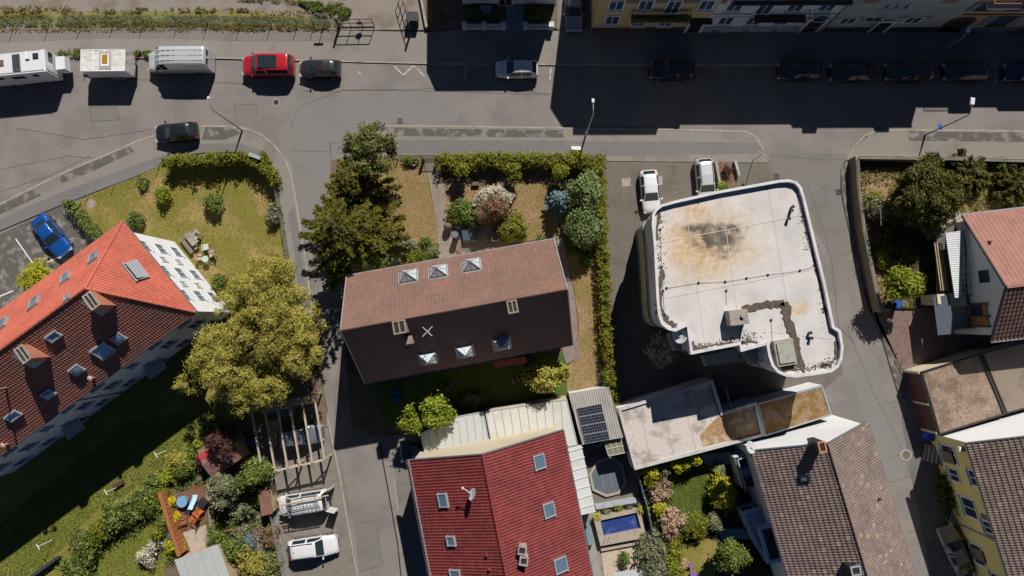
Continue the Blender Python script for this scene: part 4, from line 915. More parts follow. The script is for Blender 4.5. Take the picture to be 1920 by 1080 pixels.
if sum(poly8[i-1][0]*poly8[i][1]-poly8[i][0]*poly8[i-1][1] for i in range(len(poly8))) < 0: poly8 = poly8[::-1]
def band(name, m, z0, z1, off, parent=h8, poly=poly8, th=.3):
    mb = MB(); mb.strip(poly, off, off+th, z0, z1, True); return mb.build(name, m, parent)
cb = mat('band_cream', (0.52,0.46,0.33), .85, vs=.4, fine=.05); bb_ = plain('band_blue', (0.16,0.20,0.26), .4)
band('wall', cb, -.05, 3.4, .30); band('window_band', bb_, 3.4, 5.3, .40); band('upper_wall', plain('band_grey',(0.46,0.50,0.56),.6), 5.3, 5.7, .22); band('upper_wall', plain('dark_joint',(0.03,0.04,0.05),.7), 5.7, 5.9, .45); band('upper_wall', mat('band_white',(0.60,0.62,0.64),.7,vs=.5,fine=.03), 5.9, 8.5, .18); band('plinth', bb_, -.05, .9, .25)  # plinth band: wall-foot shade painted blue; joint band: a recessed near-black strip
band('parapet', mat('parapet_white', (0.66,0.65,0.65), .7, vs=.9, fine=.08, c2=(0.52,0.52,0.53)), 8.5, 9.3, .0, th=.22)
# roof membrane with rust bloom and moss
m, t_, b_ = nodes('stained_membrane'); g_ = geo(t_)
def spot(cx, cy, r0, r1, sx=1, sy=1, w=1.0, ns=.6):
    c = P(cx, cy, 8.9); s1 = t_.nodes.new('ShaderNodeVectorMath'); s1.operation = 'SUBTRACT'; t_.links.new(g_, s1.inputs[0]); s1.inputs[1].default_value = c
    s2 = t_.nodes.new('ShaderNodeVectorMath'); s2.operation = 'MULTIPLY'; t_.links.new(s1.outputs[0], s2.inputs[0]); s2.inputs[1].default_value = (1/sx,1/sy,0)
    l = t_.nodes.new('ShaderNodeVectorMath'); l.operation = 'LENGTH'; t_.links.new(s2.outputs[0], l.inputs[0])
    d = mathn(t_, 'ADD', l.outputs['Value'], mathn(t_, 'MULTIPLY', mathn(t_,'SUBTRACT', noise(t_, g_, ns, 6, .7), .5), 3.2*w))
    n = t_.nodes.new('ShaderNodeMapRange'); n.interpolation_type = 'SMOOTHSTEP'; n.inputs[1].default_value = r1; n.inputs[2].default_value = r0; n.inputs[3].default_value = 0; n.inputs[4].default_value = 1
    n.inputs[1].default_value = r0; n.inputs[2].default_value = r1; n.inputs[3].default_value = 1; n.inputs[4].default_value = 0
    t_.links.new(d, n.inputs[0]); return n.outputs[0]
colr = mix(t_, ramp(t_, noise(t_, g_, .35, 5), .4, .7), (0.64,0.61,0.59), (0.53,0.50,0.485))
rustc = mix(t_, ramp(t_, noise(t_, g_, 2.5, 6, .7), .35, .65), (0.50,0.29,0.09), (0.66,0.52,0.34))
for a in ((1335,455,1.2,4.6,1.2,1,1.3,.6),(1300,470,.6,2.8,1,1.2,1,.8),(1500,580,.1,1.3,1,.8,.6,1.0),(1300,395,.1,1.8,1.2,.6,.8,1)): colr = mix(t_, mathn(t_, 'MULTIPLY', spot(*a), .68), colr, rustc)
for a in ((1345,450,.5,2.2,1.3,.75,1.5,1.1),(1315,428,.1,1.5,1.9,.35,1.1,1.5),(1375,428,.0,.9,1.2,.5,1.0,1.5)): colr = mix(t_, mathn(t_, 'MULTIPLY', spot(*a), .9), colr, (0.06,0.045,0.03))
colr = mix(t_, mathn(t_, 'MULTIPLY', ramp(t_, noise(t_, g_, .8, 8, .75), .5, .75), .55), colr, (0.42,0.39,0.36)); sp2 = ramp(t_, noise(t_, g_, 8, 4), .58, .70); colr = mix(t_, mathn(t_, 'MULTIPLY', sp2, .25), colr, (0.30,0.26,0.23))
t_.links.new(colr, b_.inputs['Base Color']); b_.inputs['Roughness'].default_value = .8; bump(t_, b_, noise(t_, g_, 1.5, 5), .3, .05)
memb = m
mb = MB(); kk = len(poly8); mb.add([(x,y,8.9) for x,y in poly8], [tuple(range(kk))]); mb.build('roof', memb, h8)
seam = plain('seam_pale', (0.62,0.57,0.54), .8); mb = MB(); Z9 = 8.915
for a, b in (((1285,385),(1322,645)),((1352,366),(1390,636)),((1440,348),(1497,695)),((1238,455),(1512,402)),((1243,560),(1534,503)),((1445,622),(1560,636))):
    mb.beam(P(*a,Z9), P(*b,Z9), .05, .012)
mb.build('membrane_seam', seam, h8)
mb = MB(); lc = plain('lightning_wire',(0.25,0.24,0.23),.6); bl_ = MB()
def wire(L, n):
    mb = MB()
    Q = [P(x,y,8.97) for x, y in L]
    for a, b in zip(Q, Q[1:]):
        mb.beam(a, b, .02, .02); k = max(1, int((b-a).length/n))
        for i in range(k): c = a.lerp(b, i/k); bl_.box((c.x,c.y,8.95),(.16,.16,.1), rng.random())
    mb.build('lightning_wire', lc, h8)
wire([(1238,430),(1241,500),(1246,590),(1262,612),(1290,614),(1294,640)], 1.6); wire([(1250,540),(1310,530),(1360,528),(1440,515),(1500,507),(1525,500)], 1.7); wire([(1310,378),(1440,352),(1490,345),(1505,405),(1520,470)], 4); wire([(1362,545),(1362,572)], 3); wire([(1384,605),(1387,633),(1390,642)], 1.5); wire([(1446,600),(1450,660),(1495,690)], 4)
bl_.build('wire_block', steel, h8)
# moss strip, raised ragged bed
mossm = mat('moss_bed', (0.13,0.10,0.075), .95, vs=3, fine=.5, fs=9, bmp=1, c2=(0.07,0.06,0.045))
def ragged(line, wpx, z0, z1, parent, name='moss_bed', m=mossm, amp=.25):
    L = [P(x,y,8.9) for x, y in line]; Q = []
    for a, b in zip(L, L[1:]):
        k = max(2, int((b-a).length/.25)); Q += [a.lerp(b,i/k) for i in range(k)]
    Q.append(L[-1]); l_=[];r_=[]
    for i, p in enumerate(Q):
        d = (Q[min(i+1,len(Q)-1)]-Q[max(i-1,0)]).normalized(); nrm = Vector((-d.y,d.x,0)); w_ = wpx/2/22.9
        l_.append(p+nrm*w_*(1+rng.normal()*amp)); r_.append(p-nrm*w_*(1+rng.normal()*amp))
    mb = MB(); k = len(Q); vs = [(p.x,p.y,z1) for p in l_]+[(p.x,p.y,z1) for p in r_]+[(p.x,p.y,z0) for p in l_]+[(p.x,p.y,z0) for p in r_]
    fs = [(i,i+1,k+i+1,k+i) for i in range(k-1)]+[(i,i+1,2*k+i+1,2*k+i) for i in range(k-1)]+[(k+i,k+i+1,3*k+i+1,3*k+i) for i in range(k-1)]
    mb.add(vs, fs); return mb.build(name, m, parent)
ragged([(1392,580),(1420,573),(1470,568)], 13, 8.88, 8.97, h8); ragged([(1471,566),(1478,600),(1484,620),(1494,660),(1500,688)], 16, 8.88, 8.97, h8); ragged([(1465,694),(1480,690),(1508,694)], 8, 8.88, 8.96, h8, amp=.6)
ragged([(1240,505),(1238,540),(1240,580),(1252,603),(1268,612)], 7, 8.88, 8.95, h8, amp=.6); ragged([(1506,395),(1520,450),(1530,500),(1545,560)], 4, 8.88, 8.95, h8, amp=.7); ragged([(1296,640),(1300,656),(1330,648),(1360,645),(1420,640)], 5, 8.88, 8.95, h8, amp=.6); ragged([(1568,640),(1566,670),(1555,688)], 5, 8.88, 8.95, h8, amp=.6); ragged([(1236,398),(1232,420),(1232,450)], 4, 8.88, 8.95, h8, amp=.6)
# hundreds of small moss tufts stay one part
C_ = []
for _ in range(70):
    e = rng.choice(4); cx_ = rng.random()
    x, y = [(1236+rng.normal()*2.5, 400+200*cx_), (1300+138*cx_, 648-17*cx_+rng.normal()*3), (1502+50*cx_, 385+215*cx_), (1500+62*cx_, 694-12*cx_)][e]
    p = P(x, y, 8.93); sp_ = .08+.22*rng.random()**2
    for _ in range(int(6+26*rng.random())): C_.append(p+Vector((rng.normal()*sp_*1.3, rng.normal()*sp_, 0)))
n_ = len(C_)
C_ = np.array([tuple(p) for p in C_]); N_ = rng.normal(size=(n_,3))*.4; N_[:,2] += 1; N_ /= np.linalg.norm(N_,axis=1,keepdims=True)
tag(leaf_object('moss_tufts', C_, N_, .06*(.5+rng.random(n_)), rng.random((n_,3))*.5, lf('moss_tone',(0.05,0.04,0.025),(0.15,0.11,0.07),(0.10,0.09,0.04)), h8, (c8.x,c8.y,0)), kind='stuff')
mb = MB(); c0 = P(1378,588,8.9); c0 = P(1393,595,10.0); mb.box((c0.x-.35,c0.y,9.5),(1.5,1.2,1.25),.12); o = mb.build('roof_vent_housing', kerbm, h8); mb = MB(); mb.cyl((c0.x-.1,c0.y+.1,10.1),(c0.x-.1,c0.y+.1,10.35),.15); mb.build('vent_cap', zinc, h8)
mb = MB(); c0 = P(1472,661,9.35); mb.box((c0.x,c0.y,9.1),(1.6,2.1,.6),.17); mb.build('roof_hatch', kerbm, h8); mb = MB(); mb.box((c0.x+.02,c0.y,9.47),(1.25,1.65,.12),.17); mb.build('hatch_lid', mat('hatch_lid',(0.38,0.38,0.34),.8,vs=2), h8)
for x, y in ((1521,634),(1519,624),(1392,642),(1484,395),(1479,410),(1486,388)): c0 = P(x,y,9.2); mb = MB(); mb.cyl((c0.x,c0.y,8.9),(c0.x,c0.y,9.35),.09,.14); mb.build('vent_pipe', steel, h8)
c0 = P(1275,628,8.6); dish(h8, c0, (-.75,.1,.66), .75, plain('dish_white',(0.72,0.74,0.75),.4)); mb = MB(); mb.cyl(c0, c0+Vector((.25,-.6,-1.4)), .13); mb.build('dish_mast', plain('dish_white',(0,0,0)), h8)
# recessed balconies on the south side
for (L, z_) in (([(1252,628),(1290,618),(1300,664),(1262,655)], 5.6), ([(1315,668),(1386,652),(1390,676),(1320,684)], 5.8), ([(1392,662),(1436,652),(1440,672),(1400,680)], 6.2)):
    v = pg(L, z_); mb = MB(); mb.prism([(p.x,p.y) for p in v], z_-.2, z_, True); mb.build('balcony', cream, h8)
    mb = MB()
    for a, b in zip(v, v[1:]+v[:1]): mb.beam(a+Vector((0,0,.9)), b+Vector((0,0,.9)), .08, .12)
    for a in v: mb.beam(a, a+Vector((0,0,.95)), .1, .1)
    mb.build('balcony_rail', cream, h8)
# ---- garages and low roofs
rust_roof = mat('rusty_flat_roof', (0.52,0.47,0.43), .85, vs=.35, fine=.12, fs=7, c2=(0.38,0.22,0.10), patch=(.58,.72))
pale_roof = mat('worn_pale_roof', (0.58,0.52,0.48), .85, vs=.55, fine=.16, fs=5, c2=(0.33,0.29,0.27), patch=(.48,.66))
h9, _ = flat_house('pale_flat_garage', 'low building with worn pale flat roof, rust stained on its right', [(1158,766),(1337,712),(1356,772),(1419,753),(1434,818),(1190,882)], 3.2, white, pale_roof, .2, .28, 'garage', mat('parapet_grey',(0.55,0.53,0.52),.8,vs=1))
v = pg([(1345,783),(1415,762),(1426,812),(1318,838),(1312,815)], 3.02); mb = MB(); mb.poly([tuple(p) for p in v]); mb.build('rusty_roof_area', mat('rust_area',(0.36,0.20,0.085),.85,vs=1.2,fine=.2,fs=5,c2=(0.48,0.36,0.25),patch=(.45,.6)), h9)
mb = MB()
for i in range(5): a = P(1345+i*16,780-i*4,3.03); b = P(1352+i*17,828-i*5,3.03); mb.beam(a,b,.05,.012)
for i in range(3): mb.beam(P(1330,798+i*14,3.03), P(1424,773+i*14,3.03), .05,.012)
mb.build('roof_seam', kerbm, h9)
mb = MB()
for i in range(5): mb.beam(P(1200+i*40,770-i*11,3.01), P(1222+i*42,868-i*11,3.01), .04,.012)
mb.build('roof_seam', plain('seam_grey',(0.42,0.38,0.36),.8), h9)
h10, _ = flat_house('mossy_brown_garage', 'small garage with rusty brown mossy roof against the white gable', [(1420,756),(1542,722),(1561,779),(1434,819)], 3.0, white, mat('brown_moss_roof',(0.22,0.125,0.045),.95,vs=1.0,fine=.4,fs=7,bmp=.8,c2=(0.30,0.20,0.13),patch=(.42,.6)), .06, .15, 'garage', zinc)
v = pg([(1425,765),(1546,722),(1541,716),(1420,752)], 2.9)
gr_roof = mat('white_sheet_roof', (0.50,0.52,0.50), .6, vs=.4, fine=.06, c2=(0.43,0.45,0.44))
v = pg([(787,813),(850,782),(907,771),(919,836),(798,858)], 2.7); c0 = sum(v, Vector())/5
h11 = thing('carport', 'pale grey carport with seamed sheet roof beneath the yellow green tree', 'carport', (c0.x,c0.y,0))
mb = MB(); mb.prism([(p.x,p.y) for p in v], 2.58, 2.7, True); mb.build('roof', gr_roof, h11)
mb = MB(); mb.strip([(p.x,p.y) for p in v], -.01, -.09, 2.55, 2.74, True); mb.build('roof_edge', zinc, h11)
for p in v: mb = MB(); q_ = p.lerp(c0,.04); mb.beam((q_.x,q_.y,0), (q_.x,q_.y,2.58), .1, .1); mb.build('post', metal, h11)
mb = MB()
for i in range(8): mb.beam(P(803+i*14.2,806-i*4.2,2.72), P(810+i*14,853-i*2.6,2.72), .04,.05)
mb.build('roof_seam', zinc, h11)
h12, _ = flat_house('cream_sheet_garage', 'wider cream white flat roof beside the corrugated roof, north of the red house', [(909,771),(1063,748),(1084,835),(1065,839),(1050,812),(921,834)], 2.9, cream, mat('cream_sheet_roof',(0.60,0.59,0.54),.6,vs=.5,fine=.06,c2=(0.53,0.52,0.46)), .03, .1, 'garage', zinc)
mb = MB()
for i in range(9): mb.beam(P(924+i*16,770-i*2.4,2.91), P(935+i*15,830-i*3,2.91), .03,.03)
mb.build('roof_seam', plain('seam_grey',(0,0,0)), h12)
h13, _ = flat_house('white_panel_canopy', 'narrow canopy of white square panels along the right side of the red roof', [(1064,840),(1090,834),(1117,960),(1090,966)], 3.0, gl, mat('white_panels',(0.60,0.62,0.62),.5,vs=.6,fine=.03,c2=(0.55,0.56,0.52)), .02, .05, 'canopy', zinc)
mb = MB()
for i in range(7): f_ = i/7; mb.beam(P(1065+24*f_+2,842+124*f_+5,3.03), P(1091+25*f_+2,834+124*f_+5,3.03), .06,.05)
mb.build('roof_seam', plain('seam_white',(0.72,0.74,0.75),.6), h13)
# corrugated shed roof with solar panels
cor = mat('corrugated_sheet', (0.40,0.375,0.34), .6, vs=.6, fine=.08, c2=(0.33,0.31,0.28))
qs = [P(1066,738,2.9), P(1141,725,2.9), P(1168,820,3.0), P(1092,834,3.0)]; cs = sum(qs, Vector())/4
h14 = thing('corrugated_shed', 'shed with corrugated grey roof carrying four dark solar panels', 'shed', (cs.x,cs.y,0)); mb = MB(); slab(mb, qs, .05); r14 = mb.build('roof', cor, h14)
cr, fr14 = tiled_slope('corrugated_sheet', qs, qs[0], qs[1], cor, h14, .21, 6.0, .06, 0, 'sin'); cr.parent = r14
mb = MB(); mb.prism([(p.x+(cs.x-p.x)*.06, p.y+(cs.y-p.y)*.06) for p in qs], -.05, 2.8); mb.build('wall', render5, h14)
pvm = plain('solar_cell', (0.018,0.022,0.035), .15, 0, .6); pvl = plain('solar_grid', (0.32,0.34,0.38), .4)
def solar(parent, a, b, c, d, n=Vector((0,0,1)), nx=6, ny=4):
    mb = MB(); e = n*.12; slab(mb, [a+e,b+e,c+e,d+e], .05); o = mb.build('solar_panel', pvm, parent)
    mb = MB(); e = n*.125
    for i in range(nx+1): f_ = i/nx; w_ = .035 if i in (0,nx) else .012; mb.beam(a.lerp(b,f_)+e, d.lerp(c,f_)+e, w_, .012)
    for i in range(ny+1): f_ = i/ny; w_ = .035 if i in (0,ny) else .012; mb.beam(a.lerp(d,f_)+e, b.lerp(c,f_)+e, w_, .012)
    q = mb.build('cell_grid', pvl, parent); q.parent = o
for k in range(4):
    f0, f1 = k/4+.01, (k+1)/4-.01; a, b, c, d = P(1081,765,3.0), P(1127,756,3.0), P(1143,824,3.05), P(1097,832,3.05)
    solar(h14, a.lerp(d,f0), b.lerp(c,f0), b.lerp(c,f1), a.lerp(d,f1), nx=10, ny=3)
qg = [P(1133,829,2.6), P(1173,821,2.6), P(1180,847,2.5), P(1141,855,2.5)]; cg = sum(qg, Vector())/4
h15 = thing('glass_canopy', 'small yellowish glazed canopy below the corrugated shed roof', 'canopy', (cg.x,cg.y,0)); mb = MB(); slab(mb, qg, .03); mb.build('glazing', plain('aged_glass',(0.24,0.24,0.15),.3), h15)
mb = MB()
for i in range(5): f_ = i/4; mb.beam(qg[0].lerp(qg[1],f_)+Vector((0,0,.03)), qg[3].lerp(qg[2],f_)+Vector((0,0,.03)), .05,.05)
for i in range(3): f_ = i/2; mb.beam(qg[0].lerp(qg[3],f_)+Vector((0,0,.03)), qg[1].lerp(qg[2],f_)+Vector((0,0,.03)), .05,.045)
for p in qg: mb.beam(p, (p.x,p.y,0), .08,.08)
mb.build('canopy_frame', plain('pale_frame',(0.55,0.56,0.50),.6), h15)
# ------------------------------------------------------------------ terrace of houses along the north side
def ypx_h(y, y0=60.0): return 65*(1-(600-y0)/(600-y))
def row_house(name, label, x0, x1, h, wm_, pl, plh, ov, rm_, depth=12, y0=60):
    a, b = P(x0,y0), P(x1,y0); t = thing(name, label, 'house', ((a.x+b.x)/2, a.y+2, 0))
    mb = MB(); mb.poly([(a.x,a.y,plh),(b.x,a.y,plh),(b.x,a.y,h),(a.x,a.y,h)]); mb.poly([(a.x,a.y,0),(a.x,a.y+depth,0),(a.x,a.y+depth,h),(a.x,a.y+depth/2,h+4.0),(a.x,a.y,h)]); mb.poly([(b.x,a.y,0),(b.x,a.y+depth,0),(b.x,a.y+depth,h),(b.x,a.y+depth/2,h+4.0),(b.x,a.y,h)]); mb.poly([(a.x,a.y+depth,0),(b.x,a.y+depth,0),(b.x,a.y+depth,h),(a.x,a.y+depth,h)]); mb.build('wall', wm_, t)
    mb = MB(); mb.box(((a.x+b.x)/2, a.y, plh/2),(b.x-a.x-.02,.14,plh)); mb.build('plinth', pl, t)
    k = 4.0/(depth/2); e0 = Vector((a.x, a.y-ov, h-ov*k+.25)); e1 = Vector((b.x, a.y-ov, h-ov*k+.25)); r0 = Vector((a.x, a.y+depth/2, h+4.2)); r1 = Vector((b.x, a.y+depth/2, h+4.2))
    f0 = Vector((a.x,a.y+depth+ov,e0.z)); f1 = Vector((b.x,a.y+depth+ov,e0.z)); mb = MB(); slab(mb, [e0,e1,r1,r0], .2); slab(mb, [f0,f1,r1,r0], .2); mb.build('roof', rm_, t)
    return t, a, b
def rbox(t, x0, x1, top, d=2.2, m=None, y0=60, h0=6):
    a, b = P(x0,y0), P(x1,y0); mb = MB(); mb.box(((a.x+b.x)/2, a.y+d/2-.02, (top+h0)/2), (b.x-a.x, d, top-h0)); mb.build('dormer', m or T_umber, t)
dn = Vector((0,-1,0))
def fw(t, a, b, px, y, w_, h_, **k):
    """window on a street facade whose middle shows at pixel (px, y)"""
    hz = ypx_h(y); x = P(px, y, hz).x; return wall_window(t, a, b, x-a.x, hz-h_/2, w_, h_, outn=dn, **k)
ymat = mat('terrace_yellow', (0.62,0.50,0.26), .85, vs=.5, fine=.04, c2=(0.56,0.45,0.24)); plin = plain('plinth_brown', (0.10,0.06,0.05), .8)
paneb = plain('pane_blue', (0.05,0.10,0.16), .1, 0, .8)
hA, a, b = row_house('yellow_terrace_house', 'yellow terraced house in deep shade with planted balcony over the pavement', 1108, 1314, 8.9, ymat, plin, 1.0, .35, T_umber); rbox(hA, 1131, 1286, 9.95)
for x, y in ((1148,37),(1236-38,40),(1249,40)): fw(hA, a, b, x, y, 1.15, 1.6, pane=paneb)
for x, y in ((1156,8),(1211,8),(1325,8)): fw(hA, a, b, x, y, 1.15, 1.6, pane=paneb)
fw(hA, a, b, 1262, 12, 1.1, 2.3, pane=paneb, sill=False)
def balcony(t, x0, x1, yf, proj, plants=None, rail=steel, slabm=None, rh=1.0):
    h = ypx_h(yf); A_, B_ = P(x0,yf,h), P(x1,yf,h); mb = MB(); mb.box(((A_.x+B_.x)/2, a.y-proj/2, h), (B_.x-A_.x, proj, .16)); o = mb.build('balcony', slabm or kerbm, t)
    mb = MB(); y_ = a.y-proj+.04; mb.beam((A_.x,y_,h+rh),(B_.x,y_,h+rh),.05,.05); n = int((B_.x-A_.x)/.14)
    for i in range(n+1): x = A_.x+(B_.x-A_.x)*i/n; mb.beam((x,y_,h),(x,y_,h+rh),.025,.025)
    for x in (A_.x, B_.x): mb.beam((x,y_,h+rh),(x,a.y,h+rh),.05,.05)
    q = mb.build('railing', rail, t); q.parent = o
    if plants:
        n = 1500; C_ = np.stack([rng.uniform(A_.x,B_.x,n), y_-.05+rng.normal(size=n)*.14, h+.75+rng.random(n)*.5],1); N_ = rng.normal(size=(n,3)); N_ /= np.linalg.norm(N_,axis=1,keepdims=True)
        q = leaf_object('balcony_plants', C_, N_, .1, rng.random((n,3)), plants, None, tuple(t['_org'])); q.parent = o; q.location = (0,0,0)
balcony(hA, 1183, 1290, 28, .75, L_green)
def door(t, px, w_, h_, fm, dm=None, canopy=None, y0=60):
    x = P(px, y0).x; mb = MB(); mb.box((x, a.y-.05, h_/2), (w_, .06, h_)); o = mb.build('door', dm or steel, t)
    mb = MB(); 
    for s_ in (-1,1): mb.box((x+s_*(w_/2+.14), a.y-.08, h_/2), (.26,.14,h_))
    mb.box((x, a.y-.08, h_+.15), (w_+.54,.14,.3)); q = mb.build('door_frame', fm, t); q.parent = o
    if canopy: mb = MB(); mb.box((x+.1, a.y-.3, h_+.45), (canopy,.6,.1)); q = mb.build('door_canopy', steel, t); q.parent = o
door(hA, 1297, 1.15, 2.5, white, canopy=2.1)
wmatT = mat('terrace_white', (0.66,0.68,0.72), .85, vs=.5, fine=.04)
hB, a, b = row_house('white_terrace_house', 'white terraced house in shade with dark balcony and arched doorway', 1314, 1535, 8.5, wmatT, plain('plinth_grey',(0.33,0.37,0.40),.8), 1.0, .35, T_umber); rbox(hB, 1316, 1326, 9.4); 
for x, y in ((1361,38),(1414,38),(1468,38)): fw(hB, a, b, x, y, 1.2, 1.5, pane=paneb, shutter=wmatT)
for x, y in ((1379,10),(1494,10),(1553,10)): fw(hB, a, b, x, y, 1.25, 1.7, pane=paneb)
fw(hB, a, b, 1435, 14, 1.2, 2.2, pane=paneb, sill=False); balcony(hB, 1415, 1510, 27, .75, None, steel, steel)
for y_ in (25.5, 50.5): hz = ypx_h(y_); mb = MB(); mb.box(((a.x+b.x)/2, a.y-.04, hz), (b.x-a.x-.1,.08,.1)); mb.build('string_course', plain('plinth_grey',(0,0,0)), hB)
mb = MB(); mb.box(((a.x+b.x)/2+.6, a.y-.2, 6.45), (b.x-a.x+2-3,.42,.18)); mb.build('balcony', steel, hB)
for x in (1340,1395,1448): p = P(x,57); mb = MB(); mb.box((p.x,a.y-.08,.42),(.65,.04,.22)); mb.build('cellar_window', steel, hB)
door(hB, 1512, 1.4, 2.7, wmatT, canopy=None)
x = P(1512,60).x; mb = MB(); mb.cyl((x,a.y-.12,3.1),(x,a.y-.02,3.1),.85,n=24); mb.build('door_arch', plain('plinth_grey',(0,0,0)), hB); mb = MB(); mb.cyl((x,a.y-.15,3.1),(x,a.y-.02,3.1),.6,n=24); mb.build('fanlight', paneb, hB)
gmatT = mat('terrace_greygreen', (0.36,0.42,0.40), .85, vs=.5, fine=.05)
hC, a, b = row_house('green_grey_terrace_house', 'plain grey green terraced house in shade with three small windows', 1535, 1757, 8.8, gmatT, plain('plinth_dark',(0.04,0.045,0.05),.8), 1.0, .35, T_umber); rbox(hC, 1557, 1583, 9.65); rbox(hC, 1691, 1717, 9.65)
for x, y in ((1590,38),(1712,37)): fw(hC, a, b, x, y, 1.3, 1.2, pane=paneb, shutter=mat('shutter_pale',(0.40,0.38,0.34),.8))
for x in (1662,1681,1700): fw(hC, a, b, x, 11, .45, .7, pane=paneb, bars=0, trim=.06)
fw(hC, a, b, 1668, 36, 1.2, .4, pane=steel, bars=0, sill=False)
for x in (1631,1645): hz = ypx_h(36); p = P(x,36,hz); mb = MB(); mb.cyl((p.x,a.y-.06,hz),(p.x,a.y,hz),.28,n=16); mb.build('round_vent', steel, hC)
door(hC, 1640, 1.2, 2.3, wmatT); mb = MB(); p = P(1535,60); mb.cyl((p.x+.1,a.y-.08,0),(p.x+.1,a.y-.08,8.6),.06); mb.build('downpipe', zinc, hC)
tmatT = mat('terrace_tan', (0.50,0.36,0.18), .85, vs=.5, fine=.05)
hD, a, b = row_house('tan_terrace_house', 'ochre terraced house in shade with brown arched gateway and shutters', 1757, 1903, 6.9, tmatT, plain('plinth_blue',(0.12,0.17,0.22),.8), 1.0, .2, T_umber); rbox(hD, 1819, 1860, 7.75, h0=5.5)
fw(hD, a, b, 1880, 38, 1.6, 1.6, pane=paneb, shutter=plain('shutter_blue',(0.16,0.24,0.30),.7), fm=plin)
for x in (1849,1908): fw(hD, a, b, x, 12, 1.2, 1.3, pane=paneb, shutter=plain('shutter_blue',(0,0,0)), fm=plin, sill=False)
hz = ypx_h(26); mb = MB(); mb.box(((a.x+b.x)/2, a.y-.04, hz), (b.x-a.x-.1,.08,.12)); mb.build('string_course', plin, hD)
x = P(1774,60).x; mb = MB(); prof = [(-1.0,0),(1.0,0),(1.0,2.2)]+[(math.cos(i*PI/12), 2.2+math.sin(i*PI/12)) for i in range(1,12)]+[(-1.0,2.2)]
mb.add([(x+q[0]*1.2,a.y-.05,q[1]*1.05) for q in prof]+[(x+q[0]*1.2,a.y+.02,q[1]*1.05) for q in prof], [tuple(range(len(prof)))]+[(i,(i+1)%len(prof),len(prof)+(i+1)%len(prof),len(prof)+i) for i in range(len(prof))]); o = mb.build('arched_gate_frame', plin, hD)
mb = MB(); mb.add([(x+q[0]*.98,a.y-.07,q[1]*.97) for q in prof], [tuple(range(len(prof)))]); q = mb.build('arched_gate', steel, hD); q.parent = o
balcony(hD, 1850, 1914, 5, .55, None, plain('balcony_wood',(0.30,0.15,0.10),.7), white)
hE, a, b = row_house('corner_terrace_house', 'dark fronted terraced house in shade at the right end of the row', 1910, 2150, 7.2, gmatT, plin, 1.0, .3, T_umber); fw(hE, a, b, 1990, 38, 1.2, 1.4, pane=paneb)
# villa at the top
p0, p1 = P(869,12), P(1041,12); vx0, vx1, vy = p0.x, p1.x, p0.y
hv = thing('villa', 'white villa standing back behind a low balustrade wall in the shade', 'villa', ((vx0+vx1)/2, vy+3, 0))
mb = MB(); mb.box(((vx0+vx1)/2, vy+4, 4.3), (vx1-vx0, 8, 8.6-.9)); mb.build('wall', wmatT, hv); mb = MB(); mb.box(((vx0+vx1)/2, vy+4, .45), (vx1-vx0-.06, 7.94, .95)); mb.build('plinth', plin, hv)
q0 = P(858,-56); mb = MB(); A_=Vector((vx0-.3,vy-.2,7.95)); B_=Vector((vx1+.3,vy-.2,7.95)); C2=Vector((vx1+.3,vy+12,9.6)); D2=Vector((q0.x,q0.y,9.8)); mb.poly([A_,B_,C2+Vector((0,0,1)),D2]); mb.add([A_,D2,Vector((q0.x,vy+12,9.8)),C2+Vector((0,0,1)),B_],[(0,1,2,3,4)]); mb.build('roof', deckm, hv)
mb = MB(); mb.box(((vx0+vx1)/2-.2, vy+9.5, 4.8), (vx1-q0.x+.2, 7, 9.6)); mb.build('rear_wing', wmatT, hv)
a, b = Vector((vx0,vy,0)), Vector((vx1,vy,0))
for s_ in (1.8,6.2): 
    wall_window(hv, a, b, s_, 1.6, 1.2, 1.3, outn=dn, pane=paneb)
wall_window(hv, a, b, 4.1, 0.3, 1.2, 2.2, outn=dn, pane=steel, sill=False)
ground_poly('garden_path', [(948,6),(982,6),(982,57),(948,57)], mat('villa_slabs',(0.26,0.33,0.40),.8,vs=1), .14)
for (xa, xb, lab, xs) in ((869,948,'low white balustrade wall left of the villa path',(872,908,944)),(981,1037,'low white balustrade wall right of the villa path',(985,1033))):
    A_, B_ = P(xa,54), P(xb,54); t = thing('garden_wall', lab, 'garden wall', ((A_.x+B_.x)/2,A_.y,0)); mb = MB(); mb.box(((A_.x+B_.x)/2,A_.y,.25),(B_.x-A_.x,.3,.5)); mb.build('base_wall', wmatT, t)
    mb = MB(); mb.box(((A_.x+B_.x)/2,A_.y,.82),(B_.x-A_.x,.22,.08)); n = int((B_.x-A_.x)/.28)
    for i in range(n): mb.cyl((A_.x+(i+.5)*.28,A_.y,.5),(A_.x+(i+.5)*.28,A_.y,.8),.06,n=6)
    mb.build('balustrade', wmatT, t)
    for x in xs: q = P(x,54); mb = MB(); mb.box((q.x,q.y,.5),(.42,.42,1.0)); mb.box((q.x,q.y,1.03),(.5,.5,.08)); mb.build('pier', wmatT, t)
for i,(x,y,r_) in enumerate(((890,30,.9),(925,32,.7),(1003,34,.9))): shrub(['dark clipped bush in the shaded villa garden, left','small dark bush between villa path and wall','dark clipped bush right of the villa path'][i], x, y, .9, r_, L_green, 900)
mb = MB(); q = P(911,24); mb.box((q.x,q.y,.45),(1.1,.8,.6)); tag(mb.build('garden_bench', plain('bench_blue',(0.18,0.26,0.33),.6), None, (q.x,q.y,0)), 'pale stone bench box in the shaded garden before the villa', 'bench')
